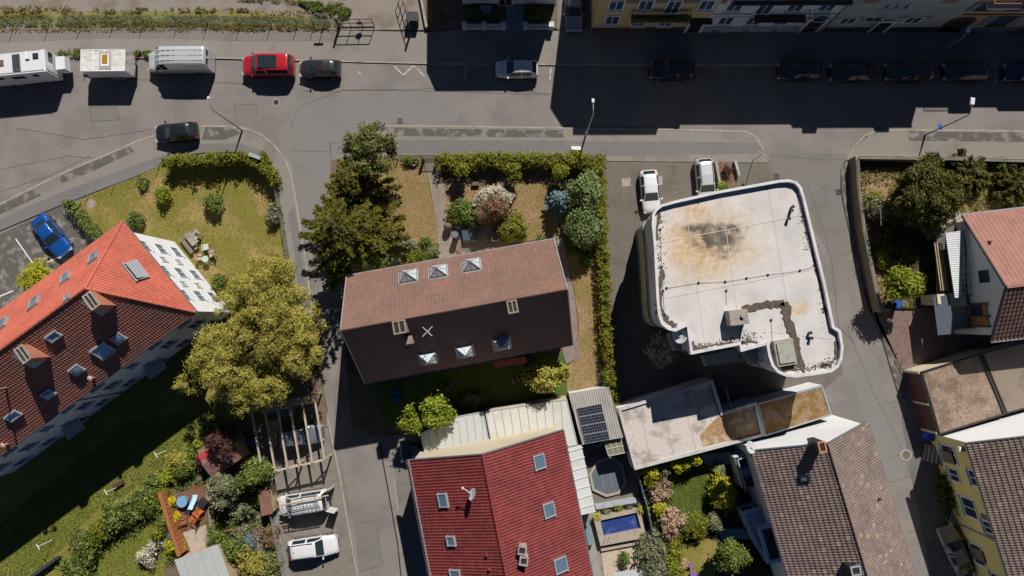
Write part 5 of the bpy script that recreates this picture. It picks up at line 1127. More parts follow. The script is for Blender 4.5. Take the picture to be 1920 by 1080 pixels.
# ------------------------------------------------------------------ vehicles
def paint(name, c, metal_=0.25, rough=.32): return plain(name, c, rough, metal_, .5, 1.0)
rub = plain('tyre_rubber', (0.02,0.02,0.02), .85); rim = plain('wheel_rim', (0.45,0.46,0.48), .35, .8); blk = plain('black_trim', (0.015,0.015,0.018), .5)
cgl = plain('car_glass', (0.02,0.035,0.04), .06, 0, .8); tail = plain('tail_light', (0.35,0.01,0.01), .25, 0, .6); headl = plain('head_light', (0.6,0.62,0.65), .15, .3, .8)
KIND = {
 'hatch': dict(T=[0,.03,.10,.24,.27,.44,.60,.80,.90,.965,1], Z=[.52,.70,.82,.94,.97,1.40,1.47,1.42,1.27,.98,.62], B=[.50,.62,.70,.84,.88,.92,.94,.97,.98,.93,.60], WB=[.68,.82,.95,1,1,1,1,.99,.96,.88,.74], WT=[.6,.72,.82,.86,.84,.70,.70,.68,.68,.74,.66], ws=(.265,.43), rw=(.86,.955), sw=(.31,.60,.63,.83), H=1.48),
 'sedan': dict(T=[0,.03,.10,.28,.31,.46,.58,.70,.84,.87,.97,1], Z=[.50,.66,.78,.92,.95,1.37,1.42,1.38,1.05,1.02,.92,.60], B=[.48,.60,.68,.83,.87,.90,.91,.92,.92,.92,.84,.58], WB=[.68,.84,.96,1,1,1,1,1,.98,.97,.88,.74], WT=[.6,.74,.84,.87,.84,.69,.68,.68,.80,.82,.78,.66], ws=(.30,.45), rw=(.71,.84), sw=(.34,.52,.54,.75), H=1.42),
 'suv': dict(T=[0,.03,.10,.24,.27,.40,.60,.84,.92,.97,1], Z=[.62,.82,.98,1.06,1.10,1.58,1.66,1.62,1.45,1.10,.75], B=[.6,.72,.84,.96,1.0,1.03,1.05,1.07,1.08,1.03,.7], WB=[.72,.86,.96,1,1,1,1,.99,.97,.92,.8], WT=[.62,.76,.85,.88,.86,.76,.76,.75,.74,.8,.72], ws=(.265,.395), rw=(.89,.96), sw=(.30,.56,.59,.85), H=1.66),
 'mpv': dict(T=[0,.03,.09,.17,.20,.34,.60,.92,.965,.99,1], Z=[.65,.85,1.0,1.10,1.14,1.82,1.92,1.90,1.78,1.2,.8], B=[.62,.75,.88,1.0,1.04,1.10,1.12,1.14,1.14,1.1,.75], WB=[.74,.88,.97,1,1,1,1,1,.99,.97,.88], WT=[.64,.78,.86,.88,.87,.83,.83,.82,.82,.86,.8], ws=(.195,.335), rw=(.945,.985), sw=(.24,.50,.53,.92), H=1.92),
 'van': dict(T=[0,.02,.07,.13,.15,.25,.30,.60,.97,.99,1], Z=[.7,.95,1.10,1.22,1.26,2.15,2.50,2.58,2.56,2.4,1.6], B=[.65,.8,.95,1.1,1.2,1.3,1.32,1.34,1.34,1.3,1.0], WB=[.74,.88,.97,1,1,1,1,1,1,.99,.96], WT=[.62,.78,.86,.88,.88,.86,.86,.86,.86,.88,.9], ws=(.145,.25), rw=(2,3), sw=(.17,.26,.27,.37), H=2.58),
}
def make_car(name, label, kind, L, W, pm, cat='car', group=None, sun=False, rails=False, H=None, plate=True):
    k = KIND[kind]; t = local(name, label, cat, group); hs = (H or k['H'])/k['H']
    T = np.array(k['T']); n = 46; s = np.unique(np.concatenate([np.linspace(0,1,n), T, [k['ws'][0],k['ws'][1],k['rw'][0],k['rw'][1],*k['sw']]])); s = s[(s>=0)&(s<=1)]
    def I(key):
        y = np.interp(s, T, np.array(k[key])); fine = np.interp(np.clip(s+.012,0,1), T, k[key]); f2 = np.interp(np.clip(s-.012,0,1), T, k[key]); return (y*2+fine+f2)/4
    Z = I('Z')*hs; B = I('B')*hs; WB = I('WB')*W/2; WT = I('WT')*W/2; ns = len(s); ring = []
    for i in range(ns):
        x = L/2-s[i]*L; z, b, w_, wt = Z[i], min(B[i],Z[i]-.05), WB[i], min(WT[i], WB[i]*.94); z0 = .24 if .03 < s[i] < .97 else .34
        half = [(w_*.93,z0),(w_*.99,z0+.14),(w_,b*.72+.05),(w_*.985,b-.05),(w_*.955,b),(wt+ (0 if z-b>.25 else 0),max(b+.02,z-.07)),(wt*.9,z-.025),(wt*.5,z-.004),(0,z)]
        r_ = [(x,p[0],p[1]) for p in half]+[(x,-p[0],p[1]) for p in half[-2::-1]]; ring.append(r_)
    m_ = len(ring[0]); nh = 9; V = [p for r_ in ring for p in r_]; parts = {'body':[], 'windscreen':[], 'rear_window':[], 'side_window_l':[], 'side_window_r':[]}
    for i in range(ns-1):
        c = (s[i]+s[i+1])/2
        for j in range(m_-1):
            f = (i*m_+j, i*m_+j+1, (i+1)*m_+j+1, (i+1)*m_+j); jj = j if j < nh-1 else m_-2-j; key = 'body'
            if jj >= 6 and k['ws'][0] < c < k['ws'][1]: key = 'windscreen'
            elif jj >= 6 and k['rw'][0] < c < k['rw'][1]: key = 'rear_window'
            elif jj == 4 and (k['sw'][0] < c < k['sw'][1] or k['sw'][2] < c < k['sw'][3]): key = 'side_window_l' if j < nh-1 else 'side_window_r'
            parts[key].append(f)
    for key, fs in parts.items():
        if not fs: continue
        ids = sorted({i for f in fs for i in f}); mp = {q:i for i, q in enumerate(ids)}; mb = MB()
        off = .006 if key != 'body' else 0
        mb.add([V[q] for q in ids], [tuple(mp[i] for i in f) for f in fs], True)
        if key == 'body':
            o = 0; mb.f.append(tuple(mp[i] for i in range(m_))); mb.sm.append(False); mb.f.append(tuple(mp[(ns-1)*m_+i] for i in range(m_))); mb.sm.append(False)
        mb.build(key.replace('_l','').replace('_r','') if key.startswith('side') else key, pm if key == 'body' else cgl, t)
    r = .31 if kind in ('hatch','sedan') else .35
    for fx in (.165, .80 if kind != 'van' else .78):
        for sy in (-1,1):
            mb = MB(); x = L/2-fx*L; y = sy*(W/2-.10); mb.cyl((x,y-sy*.11,r),(x,y+sy*.115,r),r,n=18); o = mb.build('wheel', rub, t); mb = MB(); mb.cyl((x,y+sy*.10,r),(x,y+sy*.125,r),r*.62,n=12); q = mb.build('rim', rim, t); q.parent = o
    yh = WB[2]*.86; zf = B[2]*.98
    for sy in (-1,1):
        mb = MB(); mb.box((L/2-.16,sy*W*.34,zf*.98),(.30,.34,.12),-sy*.5); mb.build('headlight', headl, t)
        zt = B[-2]*.92; mb = MB(); mb.box((-L/2+.10,sy*W*.40,zt),(.16,.14,.26 if kind != 'van' else .5),sy*.2); mb.build('tail_light', tail, t)
        xm = L/2-(k['ws'][0]+.03)*L; zm = np.interp((k['ws'][0]+.03), s, B)+.07; mb = MB(); mb.box((xm,sy*(W/2+.10),zm),(.13,.2,.15),sy*.15); mb.build('wing_mirror', pm if kind != 'van' else blk, t)
        mb = MB(); mb.box((0,sy*(W/2-.015),.30),(L*.48,.05,.1)); mb.build('sill_trim', blk, t)
    mb = MB(); mb.box((L/2-.02,0,.42),(.08,W*.5,.16)); mb.build('grille', blk, t)
    mb = MB(); mb.beam((xm*.98-.02, .1, np.interp(k['ws'][0],s,Z)+.04), (xm-.1,-W*.32, np.interp(k['ws'][0],s,Z)+.06), .02,.02); mb.build('wiper', blk, t)
    x = -L*.30; mb = MB(); mb.beam((x,0,np.interp(.8,s,Z)-.01),(x-.12,0,np.interp(.8,s,Z)+.14),.025,.025); mb.build('antenna', blk, t)
    if sun:
        zc = np.interp(.62,s,Z)+.02; mb = MB(); mb.box((-L*.06,0,zc-.005),(L*.36,W*.62,.04)); o = mb.build('sunroof', cgl, t); mb = MB(); mb.box((-L*.06,0,zc+.018),(.05,W*.58,.012)); q = mb.build('sunroof_bar', blk, t); q.parent = o
    if rails:
        for sy in (-1,1): mb = MB(); zc = np.interp(.6,s,Z); mb.beam((L*.06,sy*W*.33,zc+.02),(-L*.36,sy*W*.33,zc),.035,.05); mb.build('roof_rail', steel, t)
    return t
def place(t, px, py, deg, z=0.0): q = P(px, py); put(t, (q.x,q.y,z), math.radians(deg)); return t
pwhite = paint('paint_white', (0.72,0.73,0.74), 0); psilver = paint('paint_silver', (0.62,0.64,0.66), .25); pred = paint('paint_red', (0.50,0.012,0.022), .1); pdark = paint('paint_dark_grey', (0.045,0.04,0.045), .4); pblack = paint('paint_black', (0.018,0.022,0.024), .2); pblue = paint('paint_blue', (0.012,0.10,0.42), .35); pgrey = paint('paint_grey_blue', (0.25,0.28,0.33), .5); pbr = paint('paint_champagne', (0.36,0.30,0.26), .4)
place(make_car('passenger_van','red people carrier with dark glass sunroof at the north kerb','mpv',5.0,1.95,pred,'van',sun=True), 508,129, 180)
place(make_car('parked_car','dark grey small car directly behind the red people carrier','hatch',3.95,1.7,pdark), 604,133.5, 180)
t = make_car('parked_van','long silver white panel van with ribbed roof at the north kerb','van',6.25,2.0,psilver,'van',plate=False); place(t, 346,122, 180)
mb = MB()
for i in range(3):
    for j in range(9): mb.box((1.3-j*.5, (i-1)*.48, 2.585),(.42,.07,.03))
mb.build('roof_rib', psilver, t)
for sy in (-1,1): mb = MB(); mb.box((-3.10,sy*.42,1.9),(.04,.55,.6)); mb.build('rear_window', cgl, t)
place(make_car('parked_car','black hatchback parked on the curved pavement below the street lamp','hatch',4.1,1.75,pblack), 338,252, 185, .10)
place(make_car('parked_car','bright blue saloon car in the dark asphalt car park','sedan',4.55,1.82,pblue), 105,443, -51, .03)
place(make_car('parked_car','white hatchback at the edge of the villa shadow','hatch',4.1,1.72,pwhite), 969,134, 180)
place(make_car('parked_car','pale blue car nose out in the shaded driveway between the houses','sedan',4.5,1.75,pgrey), 1075,22, -90, .12)
place(make_car('parked_car','white hatchback on the paved court beside the big flat roof','hatch',4.15,1.75,pwhite), 1216,361, -85, .02)
place(make_car('parked_car','silver estate car with its nose hidden under the flat roof edge','suv',4.5,1.75,psilver,H=1.5,rails=True), 1319,343, -85, .02)
place(make_car('parked_car','white sport utility car at the bottom of the parking court','suv',4.7,1.85,pwhite,rails=True), 591,1021, 8, .02)
place(make_car('parked_car','grey blue car standing under the open wooden frame','suv',4.3,1.8,pgrey), 567,815, 8, .02)
place(make_car('parked_car','dark grey car half hidden under the grey carport roof','hatch',4.1,1.75,pdark), 793,846, 184)
place(make_car('parked_car','champagne coloured saloon in shade beside the yellow house','sedan',4.7,1.8,pbr), 1783,1027, 113, .02)
shade = [(1258,137,4.3,'suv','black estate car alone in the shaded stretch north of the street lamp',pblack,True),(1494,137,4.2,'hatch','black car first from the left in the shaded row of five',pblack,True),(1592,140,4.3,'sedan','dark car second from the left in the shaded row of five',pblack,False),(1697,140,4.6,'suv','dark car in the middle of the shaded row of five',pdark,False),(1803,139,4.3,'hatch','dark car fourth from the left in the shaded row of five',pdark,False),(1915,140,4.2,'hatch','dark blue car cut by the right picture edge in the shade',paint('paint_navy',(0.02,0.03,0.07),.3),False)]
for x, y, L_, k_, lab, pm_, rl in shade: place(make_car('parked_car', lab, k_, L_, 1.78, pm_, group='cars parked in the shade along the north kerb', rails=rl), x, y, 180)
place(make_car('parked_car','dark car just beyond the top edge, its shadow on the gravel left','suv',4.3,1.85,pblack), 411,-62, 90, .09)
place(make_car('parked_car','dark car just beyond the top edge, its shadow on the gravel right','hatch',4.0,1.75,pblack), 534,-62, 90, .09)
# silver van with ladders and open rear doors
t = make_car('service_van','silver white service van loaded with ladders and open rear doors','mpv',4.7,1.85,pwhite,'van'); 
mb = MB(); ladd = plain('aluminium', (0.62,0.63,0.65), .35, .7)
for y_, x0_, x1_ in ((.42,1.5,-2.0),(-.12,1.6,-1.9)):
    for s_ in (-.19,.19): mb.beam((x0_,y_+s_,2.12),(x1_,y_+s_,2.12),.05,.07)
    for i in range(11): x = x0_-.15-i*.32; mb.beam((x,y_-.19,2.12),(x,y_+.19,2.12),.04,.04)
mb.build('ladder', ladd, t)
mb = MB(); 
for x in (1.0,-.4,-1.6): mb.beam((x,-.75,2.02),(x,.75,2.02),.05,.05)
for y_ in (-.75,.75): mb.beam((1.1,y_,2.0),(-1.8,y_,2.0),.05,.05)
mb.build('roof_rack', ladd, t); mb = MB(); mb.beam((1.7,.55-.9,2.2),(-2.9,.30-.9,2.2),.12,.04); mb.build('plank', wood, t)
for sy in (-1,1): mb = MB(); a_ = .9; mb.box((-2.35-.37,sy*1.0,1.2),(.8,.06,1.5),-sy*.4); mb.build('rear_door', pwhite, t)
mb = MB(); mb.box((-2.5,-.2,1.0),(.5,.7,.35)); mb.build('load_box', blk, t)
place(t, 573,938, 189, .02)
# camper and covered trailer
t = local('motorhome','white motorhome with roof solar panel and rear cargo box, leftmost at the kerb','motorhome'); cw = plain('camper_white',(0.74,0.75,0.76),.4,0,.5,.5)
mb = MB(); Lc, Wc = 6.6, 2.1; prof = [(-Lc/2,-.0),(Lc/2,0)]
mb.box((0,0,1.7),(Lc,Wc,2.4)); o = mb.build('body', cw, t); mb = MB(); mb.box((0,0,2.93),(Lc-.25,Wc-.3,.1),0,.98); mb.build('roof', cw, t)
mb = MB(); 
for s_ in (-1,1): mb.beam((-Lc/2+.3,s_*Wc*.46,3.03),(Lc/2-.3,s_*Wc*.46,3.03),.04,.04)
mb.build('roof_rail', zinc, t)
a,b,c,d = [Vector(q) for q in ((.35,-.75,2.97),(1.05,-.75,2.97),(1.05,.75,2.97),(.35,.75,2.97))]; solar(t,a,b,c,d,nx=4,ny=10)
mb = MB(); mb.box((1.75,.55,3.05),(.35,.7,.18)); mb.build('roof_vent', white, t); mb = MB(); mb.box((2.5,.45,3.02),(.5,.5,.1)); mb.build('skylight', gl, t); mb = MB(); mb.box((-.8,.1,3.02),(.55,.55,.1)); mb.build('skylight', plain('smoked_brown',(0.20,0.14,0.09),.3), t)
for x, w_, z_, h_ in ((1.9,.5,2.2,.45),(.2,1.2,2.1,.5),(-1.6,1.0,2.2,.4)): mb = MB(); mb.box((x,-Wc/2-.015,z_),(w_,.04,h_)); mb.build('side_window', cgl, t)
mb = MB(); mb.box((-.9,-Wc/2-.015,1.3),(.65,.04,1.7)); mb.build('door', cw, t); mb = MB(); mb.box((Lc/2+.015,.55,2.2),(.04,.9,.55)); mb.build('rear_window', cgl, t)
mb = MB()
for y_ in (-.55,-.85): mb.beam((Lc/2+.12,y_,.6),(Lc/2+.12,y_,3.0),.04,.04)
for i in range(7): mb.beam((Lc/2+.12,-.55,.8+i*.33),(Lc/2+.12,-.85,.8+i*.33),.035,.035)
mb.build('ladder', ladd, t); mb = MB(); mb.box((Lc/2+.62,.15,1.35),(.95,1.35,.75),0,.92); mb.build('cargo_box', cw, t)
for fx in (-2.2,1.9):
    for sy in (-1,1): mb = MB(); mb.cyl((fx,sy*.82,.36),(fx,sy*1.02,.36),.36,n=16); o = mb.build('wheel', rub, t); mb = MB(); mb.cyl((fx,sy*1.0,.36),(fx,sy*1.03,.36),.22,n=12); q = mb.build('rim', rim, t); q.parent = o
mb = MB(); mb.box((0,0,.42),(Lc-.5,1.6,.25)); mb.build('chassis', blk, t)
q = P(18,119,2.95); put(t, (q.x,q.y,0), math.radians(5.5))
t = local('covered_trailer','covered trailer with creased white tarpaulin and amber roof panel','trailer'); Lc, Wc = 4.15, 2.02
m, t_, b_ = nodes('creased_tarpaulin'); g_ = geo(t_); nz = noise(t_, g_, 1.4, 5, .55); t_.links.new(mix(t_, ramp(t_, noise(t_,g_,.9,3),.4,.7), (0.70,0.67,0.64),(0.60,0.57,0.54)), b_.inputs['Base Color']); b_.inputs['Roughness'].default_value = .6; bump(t_, b_, nz, 1.0, .18); tarp = m
mb = MB(); mb.box((0,0,1.55),(Lc,Wc,1.75)); mb.build('tarpaulin', tarp, t); mb = MB(); mb.box((0,0,.6),(Lc,Wc-.05,.2)); mb.build('chassis', blk, t)
mb = MB()
for x_ in (-.95,.15): mb.beam((x_,-Wc/2,2.44),(x_,Wc/2,2.44),.1,.03)
for s_ in (-1,1): mb.beam((-Lc/2,s_*Wc/2,2.42),(Lc/2,s_*Wc/2,2.42),.06,.06)
for s_ in (-1,1): mb.beam((s_*Lc/2,-Wc/2,2.42),(s_*Lc/2,Wc/2,2.42),.06,.06)
mb.build('frame_bow', white, t)
mb = MB(); mb.box((.22,0,2.46),(1.1,1.65,.04)); mb.build('window_patch', plain('grey_patch',(0.42,0.40,0.41),.5), t); mb = MB(); mb.box((.22,0,2.49),(.75,1.15,.04)); mb.build('window_patch', white, t); mb = MB(); mb.box((.22,.08,2.52),(.5,.85,.04)); mb.build('amber_panel', plain('amber',(0.42,0.20,0.01),.4), t)
mb = MB(); mb.beam((-Lc/2,0,.5),(-Lc/2-1.2,0,.45),.1,.1); mb.beam((-Lc/2,.6,.5),(-Lc/2-.9,.05,.45),.07,.07); mb.beam((-Lc/2,-.6,.5),(-Lc/2-.9,-.05,.45),.07,.07); mb.cyl((-Lc/2-1.0,-.15,.1),(-Lc/2-1.0,-.15,.9),.04); mb.box((-Lc/2-.85,0,.55),(.3,.18,.16)); mb.build('drawbar', blk, t)
for sy in (-1,1): 
    mb = MB(); mb.cyl((.3,sy*.8,.33),(.3,sy*.98,.33),.33,n=16); mb.build('wheel', rub, t); mb = MB(); mb.box((Lc/2+.02,sy*.8,.75),(.06,.3,.12)); mb.build('tail_light', tail, t)
mb = MB(); mb.box((.5,-Wc/2-.08,.62),(1.2,.12,.2)); mb.build('mudguard', plain('bench_blue',(0,0,0)), t)
q = P(193,113,2.42); put(t, (q.x,q.y,0), math.radians(.3))
# ------------------------------------------------------------------ street furniture
def lamp(label, px, py, H, arm, az, head=(.55,.2), m=None):
    o = P(px, py); t = thing('street_lamp', label, 'street lamp', (o.x,o.y,0)); m = m or metal; top = Vector((o.x,o.y,H))
    mb = MB(); mb.tube([Vector((o.x,o.y,0)), Vector((o.x,o.y,1.2))], .09, 10); mb.cyl((o.x,o.y,1.2), top, .07, .045, 10); mb.build('pole', m, t)
    d = Vector((math.cos(az), math.sin(az), 0)); e = top+d*arm+Vector((0,0,.35)); mb = MB(); mb.tube([top, top+d*arm*.35+Vector((0,0,.28)), e], .035, 8); mb.build('arm', m, t)
    mb = MB(); c = e+d*head[0]*.4; M = Matrix.Rotation(az,3,'Z'); mb.box(c+Vector((0,0,.03)), (head[0]*1.15,head[1]*1.4,.1), az, .8); o_ = mb.build('lamp_head', plain('lamp_white',(0.72,0.74,0.78),.4), t)
    mb = MB(); mb.box(c-Vector((0,0,.045)), (head[0]*.8,head[1],.05), az); q = mb.build('lamp_glass', headl, t); q.parent = o_
    return t
lamp('street lamp on the curved pavement above the hedge of the left lawn', 455,245, 6.5, .9, math.radians(103), (.22,.16))
lamp('street lamp in the shadow edge above the central garden hedge', 1098,254, 6.6, 1.0, math.radians(92), (.34,.18), plain('pole_pale',(0.50,0.51,0.52),.5,.3))
t = lamp('street lamp on the right pavement carrying a round blue sign', 1733,254, 6.4, .9, math.radians(82), (.6,.28))
def round_sign(t, c, m, r=.3, d=(0,1,0), back=metal):
    d = Vector(d).normalized(); mb = MB(); mb.cyl(c, c+d*.03, r, n=20); o = mb.build('sign_plate', m, t)
    mb = MB(); mb.cyl(c-d*.02, c-d*.001, r*.98, n=20); q = mb.build('sign_back', back, t); q.parent = o
blues = plain('sign_blue', (0.02,0.10,0.42), .4)
o = P(1733,254); round_sign(t, Vector((o.x,o.y+.12,2.5)), blues, .32, (.5,.2,.75), blues)
lamp('wall side street lamp deep in the shade above the row of dark cars', 1752,104, 4.2, .5, math.radians(60), (.5,.25))
def post_sign(name, label, px, py, H, dirv, m=None, cat='road sign', shape='round'):
    o = P(px, py); t = thing(name, label, cat, (o.x,o.y,0)); mb = MB(); mb.cyl((o.x,o.y,0),(o.x,o.y,H),.035); mb.build('post', metal, t)
    d = Vector(dirv).normalized()
    if shape == 'round': round_sign(t, Vector((o.x,o.y,H-.3))+d*.05, m or blues, .3, d)
    else: 
        M = Matrix((Vector((-d.y,d.x,0)), d, Vector((0,0,1)))).transposed(); mb = MB(); mb.box(Vector((o.x,o.y,H-.2))+d*.05, (.9,.04,.22), rm=M); mb.build('sign_plate', m or white, t)
    return t
post_sign('road_sign','small blue road sign on a post beside the tall birch', 729,248, 2.6, (-.95,.3,0))
post_sign('road_sign','sign post on the pavement corner above the flat roofed building', 1411,301, 2.7, (.4,.6,.3), shape='street')
post_sign('road_sign','long street name board on a post beside the weeds left of the gate', 610,46, 2.3, (0,1,.0), MATS['shutter_blue'], shape='street')
# north mesh fence
def fence(name, label, pts, h, step=None, m=metal, mesh=True, rail=True, wires=6, post=.05, cat='fence', z0=.05, mm=None):
    L = [P(x,y) for x, y in pts]; c = sum(L, Vector())/len(L); t = thing(name, label, cat, (c.x,c.y,0)); W_ = MB()
    for i, a in enumerate(L):
        mb = MB(); mb.beam(a, a+Vector((0,0,h+.05)), post, post); mb.build('post', m, t)
        if i+1 < len(L):
            b = L[i+1]
            for k in range(wires+1): zz = z0+.05+(h-.08)*k/wires; W_.beam(a+Vector((0,0,zz)), b+Vector((0,0,zz)), .012, .012)
            n = int((b-a).length/.35)
            if mesh:
                for k in range(n): q = a.lerp(b,k/n); W_.beam(q+Vector((0,0,z0)), q+Vector((0,0,h)), .010, .010)
    W_.build('mesh', mm or m, t); return t
greenwire = plain('green_wire', (0.10,0.20,0.14), .6)
fence('mesh_fence','green wire mesh fence along the weedy strip at the top left', [(-60,50),(-20,50),(28,50),(94,48),(155,44),(216,42),(272,43),(336,43),(391,46),(452,47),(510,48),(559,48),(591,47),(636,50)], 1.6, m=steel, mm=greenwire, wires=9)
def gate(label, a, b, h, lean=0, rows=2, cols=3, disc=None):
    A_, B_ = P(*a), P(*b); c = (A_+B_)/2; t = thing('steel_gate', label, 'gate', (c.x,c.y,0)); mb = MB(); z1, z2 = .15, h
    for k in range(rows+1): zz = z1+(z2-z1)*k/rows; mb.beam(A_+Vector((0,0,zz)), B_+Vector((0,0,zz)), .06,.06)
    for k in range(cols+1): q = A_.lerp(B_,k/cols); mb.beam(q+Vector((0,0,z1)), q+Vector((0,0,z2)), .06,.06)
    mb.build('gate_leaf', steel, t); mb = MB(); mb.beam(A_, A_+Vector((0,0,h+.25)), .16,.16); mb.build('gate_post', steel, t)
    if disc: 
        q = A_.lerp(B_,.62)+Vector((0,0,h*.55)); d = (B_-A_).normalized(); nn_ = Vector((-d.y,d.x,0)); mb = MB(); mb.cyl(q-nn_*.03,q+nn_*.03,.3,n=18); mb.build('sign_plate', plin, t)
gate('open black steel gate leaf with round sign at the gravel lot entrance', (638,52), (703,51), 1.8, disc=True)
gate('second black steel gate leaf swung open beside the stone wall', (772,58), (752,-10), 1.8, rows=2, cols=5)
A_, B_ = P(789,-8), P(801,55); mb = MB(); mb.strip([(A_.x,A_.y),(B_.x,B_.y)], -.12, .12, 0, .55); tag(mb.build('low_stone_wall', kerbm, None, ((A_.x+B_.x)/2,(A_.y+B_.y)/2,0)), 'pale narrow low wall beside the driveway west of the villa', 'wall')
q = P(776,42); t = thing('waste_skip','small black wheeled waste container next to the open gate','waste container',(q.x,q.y,0)); mb = MB(); mb.box((q.x,q.y,.65),(1.0,.8,1.0),0,1.08); mb.build('container', blk, t); mb = MB(); mb.box((q.x,q.y+.05,1.2),(1.1,.9,.12)); mb.build('lid', steel, t)
for sx in (-.4,.4): mb = MB(); mb.cyl((q.x+sx,q.y-.3,.12),(q.x+sx+.06,q.y-.3,.12),.12); mb.build('wheel', rub, t)
# ------------------------------------------------------------------ trees and shrubs
def multi_tree(name, label, parts, m, n, leaf, trunk, base, group=None, rr=(.13,.24), up=.75, inner=.3):
    """one tree whose crown is the union of several masses: (px,py,hc,rx,ry,rz,k)"""
    o = P(*base); org = (o.x,o.y,0); t = thing(name, label, 'tree', org, group); bl = []
    for i, (px,py,hc,rx,ry,rz,k) in enumerate(parts): c = P(px,py,hc); bl += crown_blobs(c.x,c.y,hc,rx,ry,rz,k,rr,seed=i*31+int(px))
    C_, N_, sz, tone = clump_leaves(bl, n, leaf, up, inner, .3); keep = C_[:,2] > .1
    leaf_object('crown', C_[keep], N_[keep], sz[keep], tone[keep], m, t, org, .34)
    mb = MB(); b0 = Vector(org); top = b0+Vector((0,0,parts[0][2]*.6)); mb.tube([b0, b0.lerp(top,.5)+Vector((.1,.05,0)), top], trunk, 10, trunk*.6)
    for (px,py,hc,rx,ry,rz,k) in parts:
        c = P(px,py,hc); mb.tube([top, top.lerp(c,.55)+Vector((0,0,.3)), c], trunk*.55, 7, trunk*.15)
        for b in bl[::4][:10]: pass
    for b in bl[::3]: e = Vector(b[:3]); c = min((P(p[0],p[1],p[2]) for p in parts), key=lambda q: (q-e).length); mb.tube([c-Vector((0,0,.8)), e], trunk*.16, 5, trunk*.05)
    mb.build('trunk', bark, t); return t
multi_tree('broadleaf_tree','huge golden green tree at the corner of the white apartment house', [(500,565,7.5,4.2,3.9,3.2,60),(430,665,6.8,3.9,3.8,3.0,52),(540,640,6.6,3.2,4.3,2.8,46),(470,730,6.0,4.2,2.6,2.4,38),(365,710,5.0,2.0,2.0,1.6,16),(588,600,5,1.3,2.6,1.6,14),(430,565,5.8,2.2,1.9,1.6,16),(505,500,6,2.4,1.6,1.8,18)], L_golden, 125000, .10, .38, (560,625))
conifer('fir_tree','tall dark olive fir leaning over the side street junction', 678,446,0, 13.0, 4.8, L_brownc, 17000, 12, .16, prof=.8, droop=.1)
tree('birch_tree','grey green birch with white branches at the street corner', 'tree', 693,282,5.2, 2.8,3.0,2.6, L_birch, 14000, .10, 60, trunk=.12, rr=(.10,.22))
conifer('fir_tree','smaller green fir between the birch and the tall fir', 672,350,2.5, 9.0, 3.1, L_brownc, 8500, 10, .15, droop=.1)
tree('broadleaf_tree','green leafy bush tree beneath the tall fir beside the brown roof', 'tree', 695,478,2.6, 1.9,1.6,1.5, L_green, 7000, .13, 16, trunk=.1)
tree('broadleaf_tree','bright yellow green tree overhanging the carport, larger right crown', 'tree', 820,772,3.9, 1.75,1.7,1.3, L_fresh, 7000, .14, 16, trunk=.1, rr=(.25,.4))
tree('broadleaf_tree','smaller bright yellow green tree left of the one over the carport', 'tree', 775,787,3.6, 1.15,1.25,1.1, L_fresh, 3600, .14, 11, trunk=.08, rr=(.28,.42))
tree('broadleaf_tree','yellow green tree in the yard between brown roof and cream flat roof', 'tree', 1028,712,3.6, 2.0,1.75,1.4, L_golden, 6500, .14, 18, trunk=.1, rr=(.24,.38))
shrub('small sparse bush in shade above the cream flat roof', 890,752, 1.8, .85, L_sage, 700, .12)
shrub('small pale bush in the dark yard south of the brown roof', 836,727, 1.0, .5, L_sage, 260, .1)
shrub('low dark bushes against the shaded back of the brown roofed house', 985,690, 1.4, 1.3, L_green, 1500, .11)
# central front garden
shedge = hedge('clipped_hedge','clipped green hedge along the pavement of the central garden', [(826,299),(900,298),(1000,298),(1080,299),(1124,302)], 1.25, 1.65, L_thuja, 13000, .10)
hedge('clipped_hedge','long narrow clipped hedge separating the central garden from the paved court', [(1124,312),(1128,400),(1132,480),(1137,590),(1141,660),(1145,710),(1157,757)], .95, 1.8, L_thuja, 15000, .09)
for x, y, r_, h_, lab in ((862,318,.85,2.6,'small leafy tree in front of the hedge beside the gate path'),(961,322,.8,2.6,'small leafy tree in front of the hedge above the copper bush'),(1052,325,.75,2.4,'small leafy tree in front of the hedge at its right end')): tree('small_tree', lab, 'tree', x, y, h_*.7, r_, r_, .8, L_thuja, 2200, .11, 9, trunk=.05, rr=(.35,.5))
tree('copper_tree','copper red leaved ornamental tree in the middle of the central garden', 'tree', 918,388,2.3, 1.7,1.7,1.0, L_red, 7000, .10, 20, trunk=.07, rr=(.25,.4))
tree('blossom_shrub','cream white blossoming shrub wrapped behind the copper tree', 'shrub', 925,380,1.5, 2.5,1.8,.8, L_white, 9500, .10, 22, trunk=.05, rr=(.22,.34), kind_parts=('blossom','stem'))
shrub('dark green flowering bush left of the copper tree', 872,393, 1.6, 1.6, L_green, 3200, .11, ry=1.2)
shrub('round yellow flowering bush beside the garden path', 847,412, .8, .42, L_yel, 600, .08, z0=.1)
tree('small_conifer','feathery light green conifer right of the dark garden seats', 'tree', 960,425,1.7, 1.35,1.4,1.4, L_thuja, 5200, .12, 16, trunk=.06, rr=(.3,.45))
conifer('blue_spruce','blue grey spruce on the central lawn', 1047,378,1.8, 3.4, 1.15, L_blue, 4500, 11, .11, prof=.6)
tree('broadleaf_tree','upper green tree against the long narrow hedge', 'tree', 1096,358,2.9, 1.6,1.9,1.4, L_soft, 7000, .12, 18, trunk=.09, rr=(.26,.42))
tree('broadleaf_tree','lower broad green tree against the long narrow hedge', 'tree', 1090,425,2.7, 1.9,1.9,1.3, L_soft, 8000, .12, 20, trunk=.09, rr=(.26,.42))
shrub('low green bush at the top right corner of the brown roof', 1097,490, .9, .8, L_green, 1100, .09)
shrub('small green bush at the roof corner edge above the eaves', 1015,446, .6, .4, L_green, 350, .08)
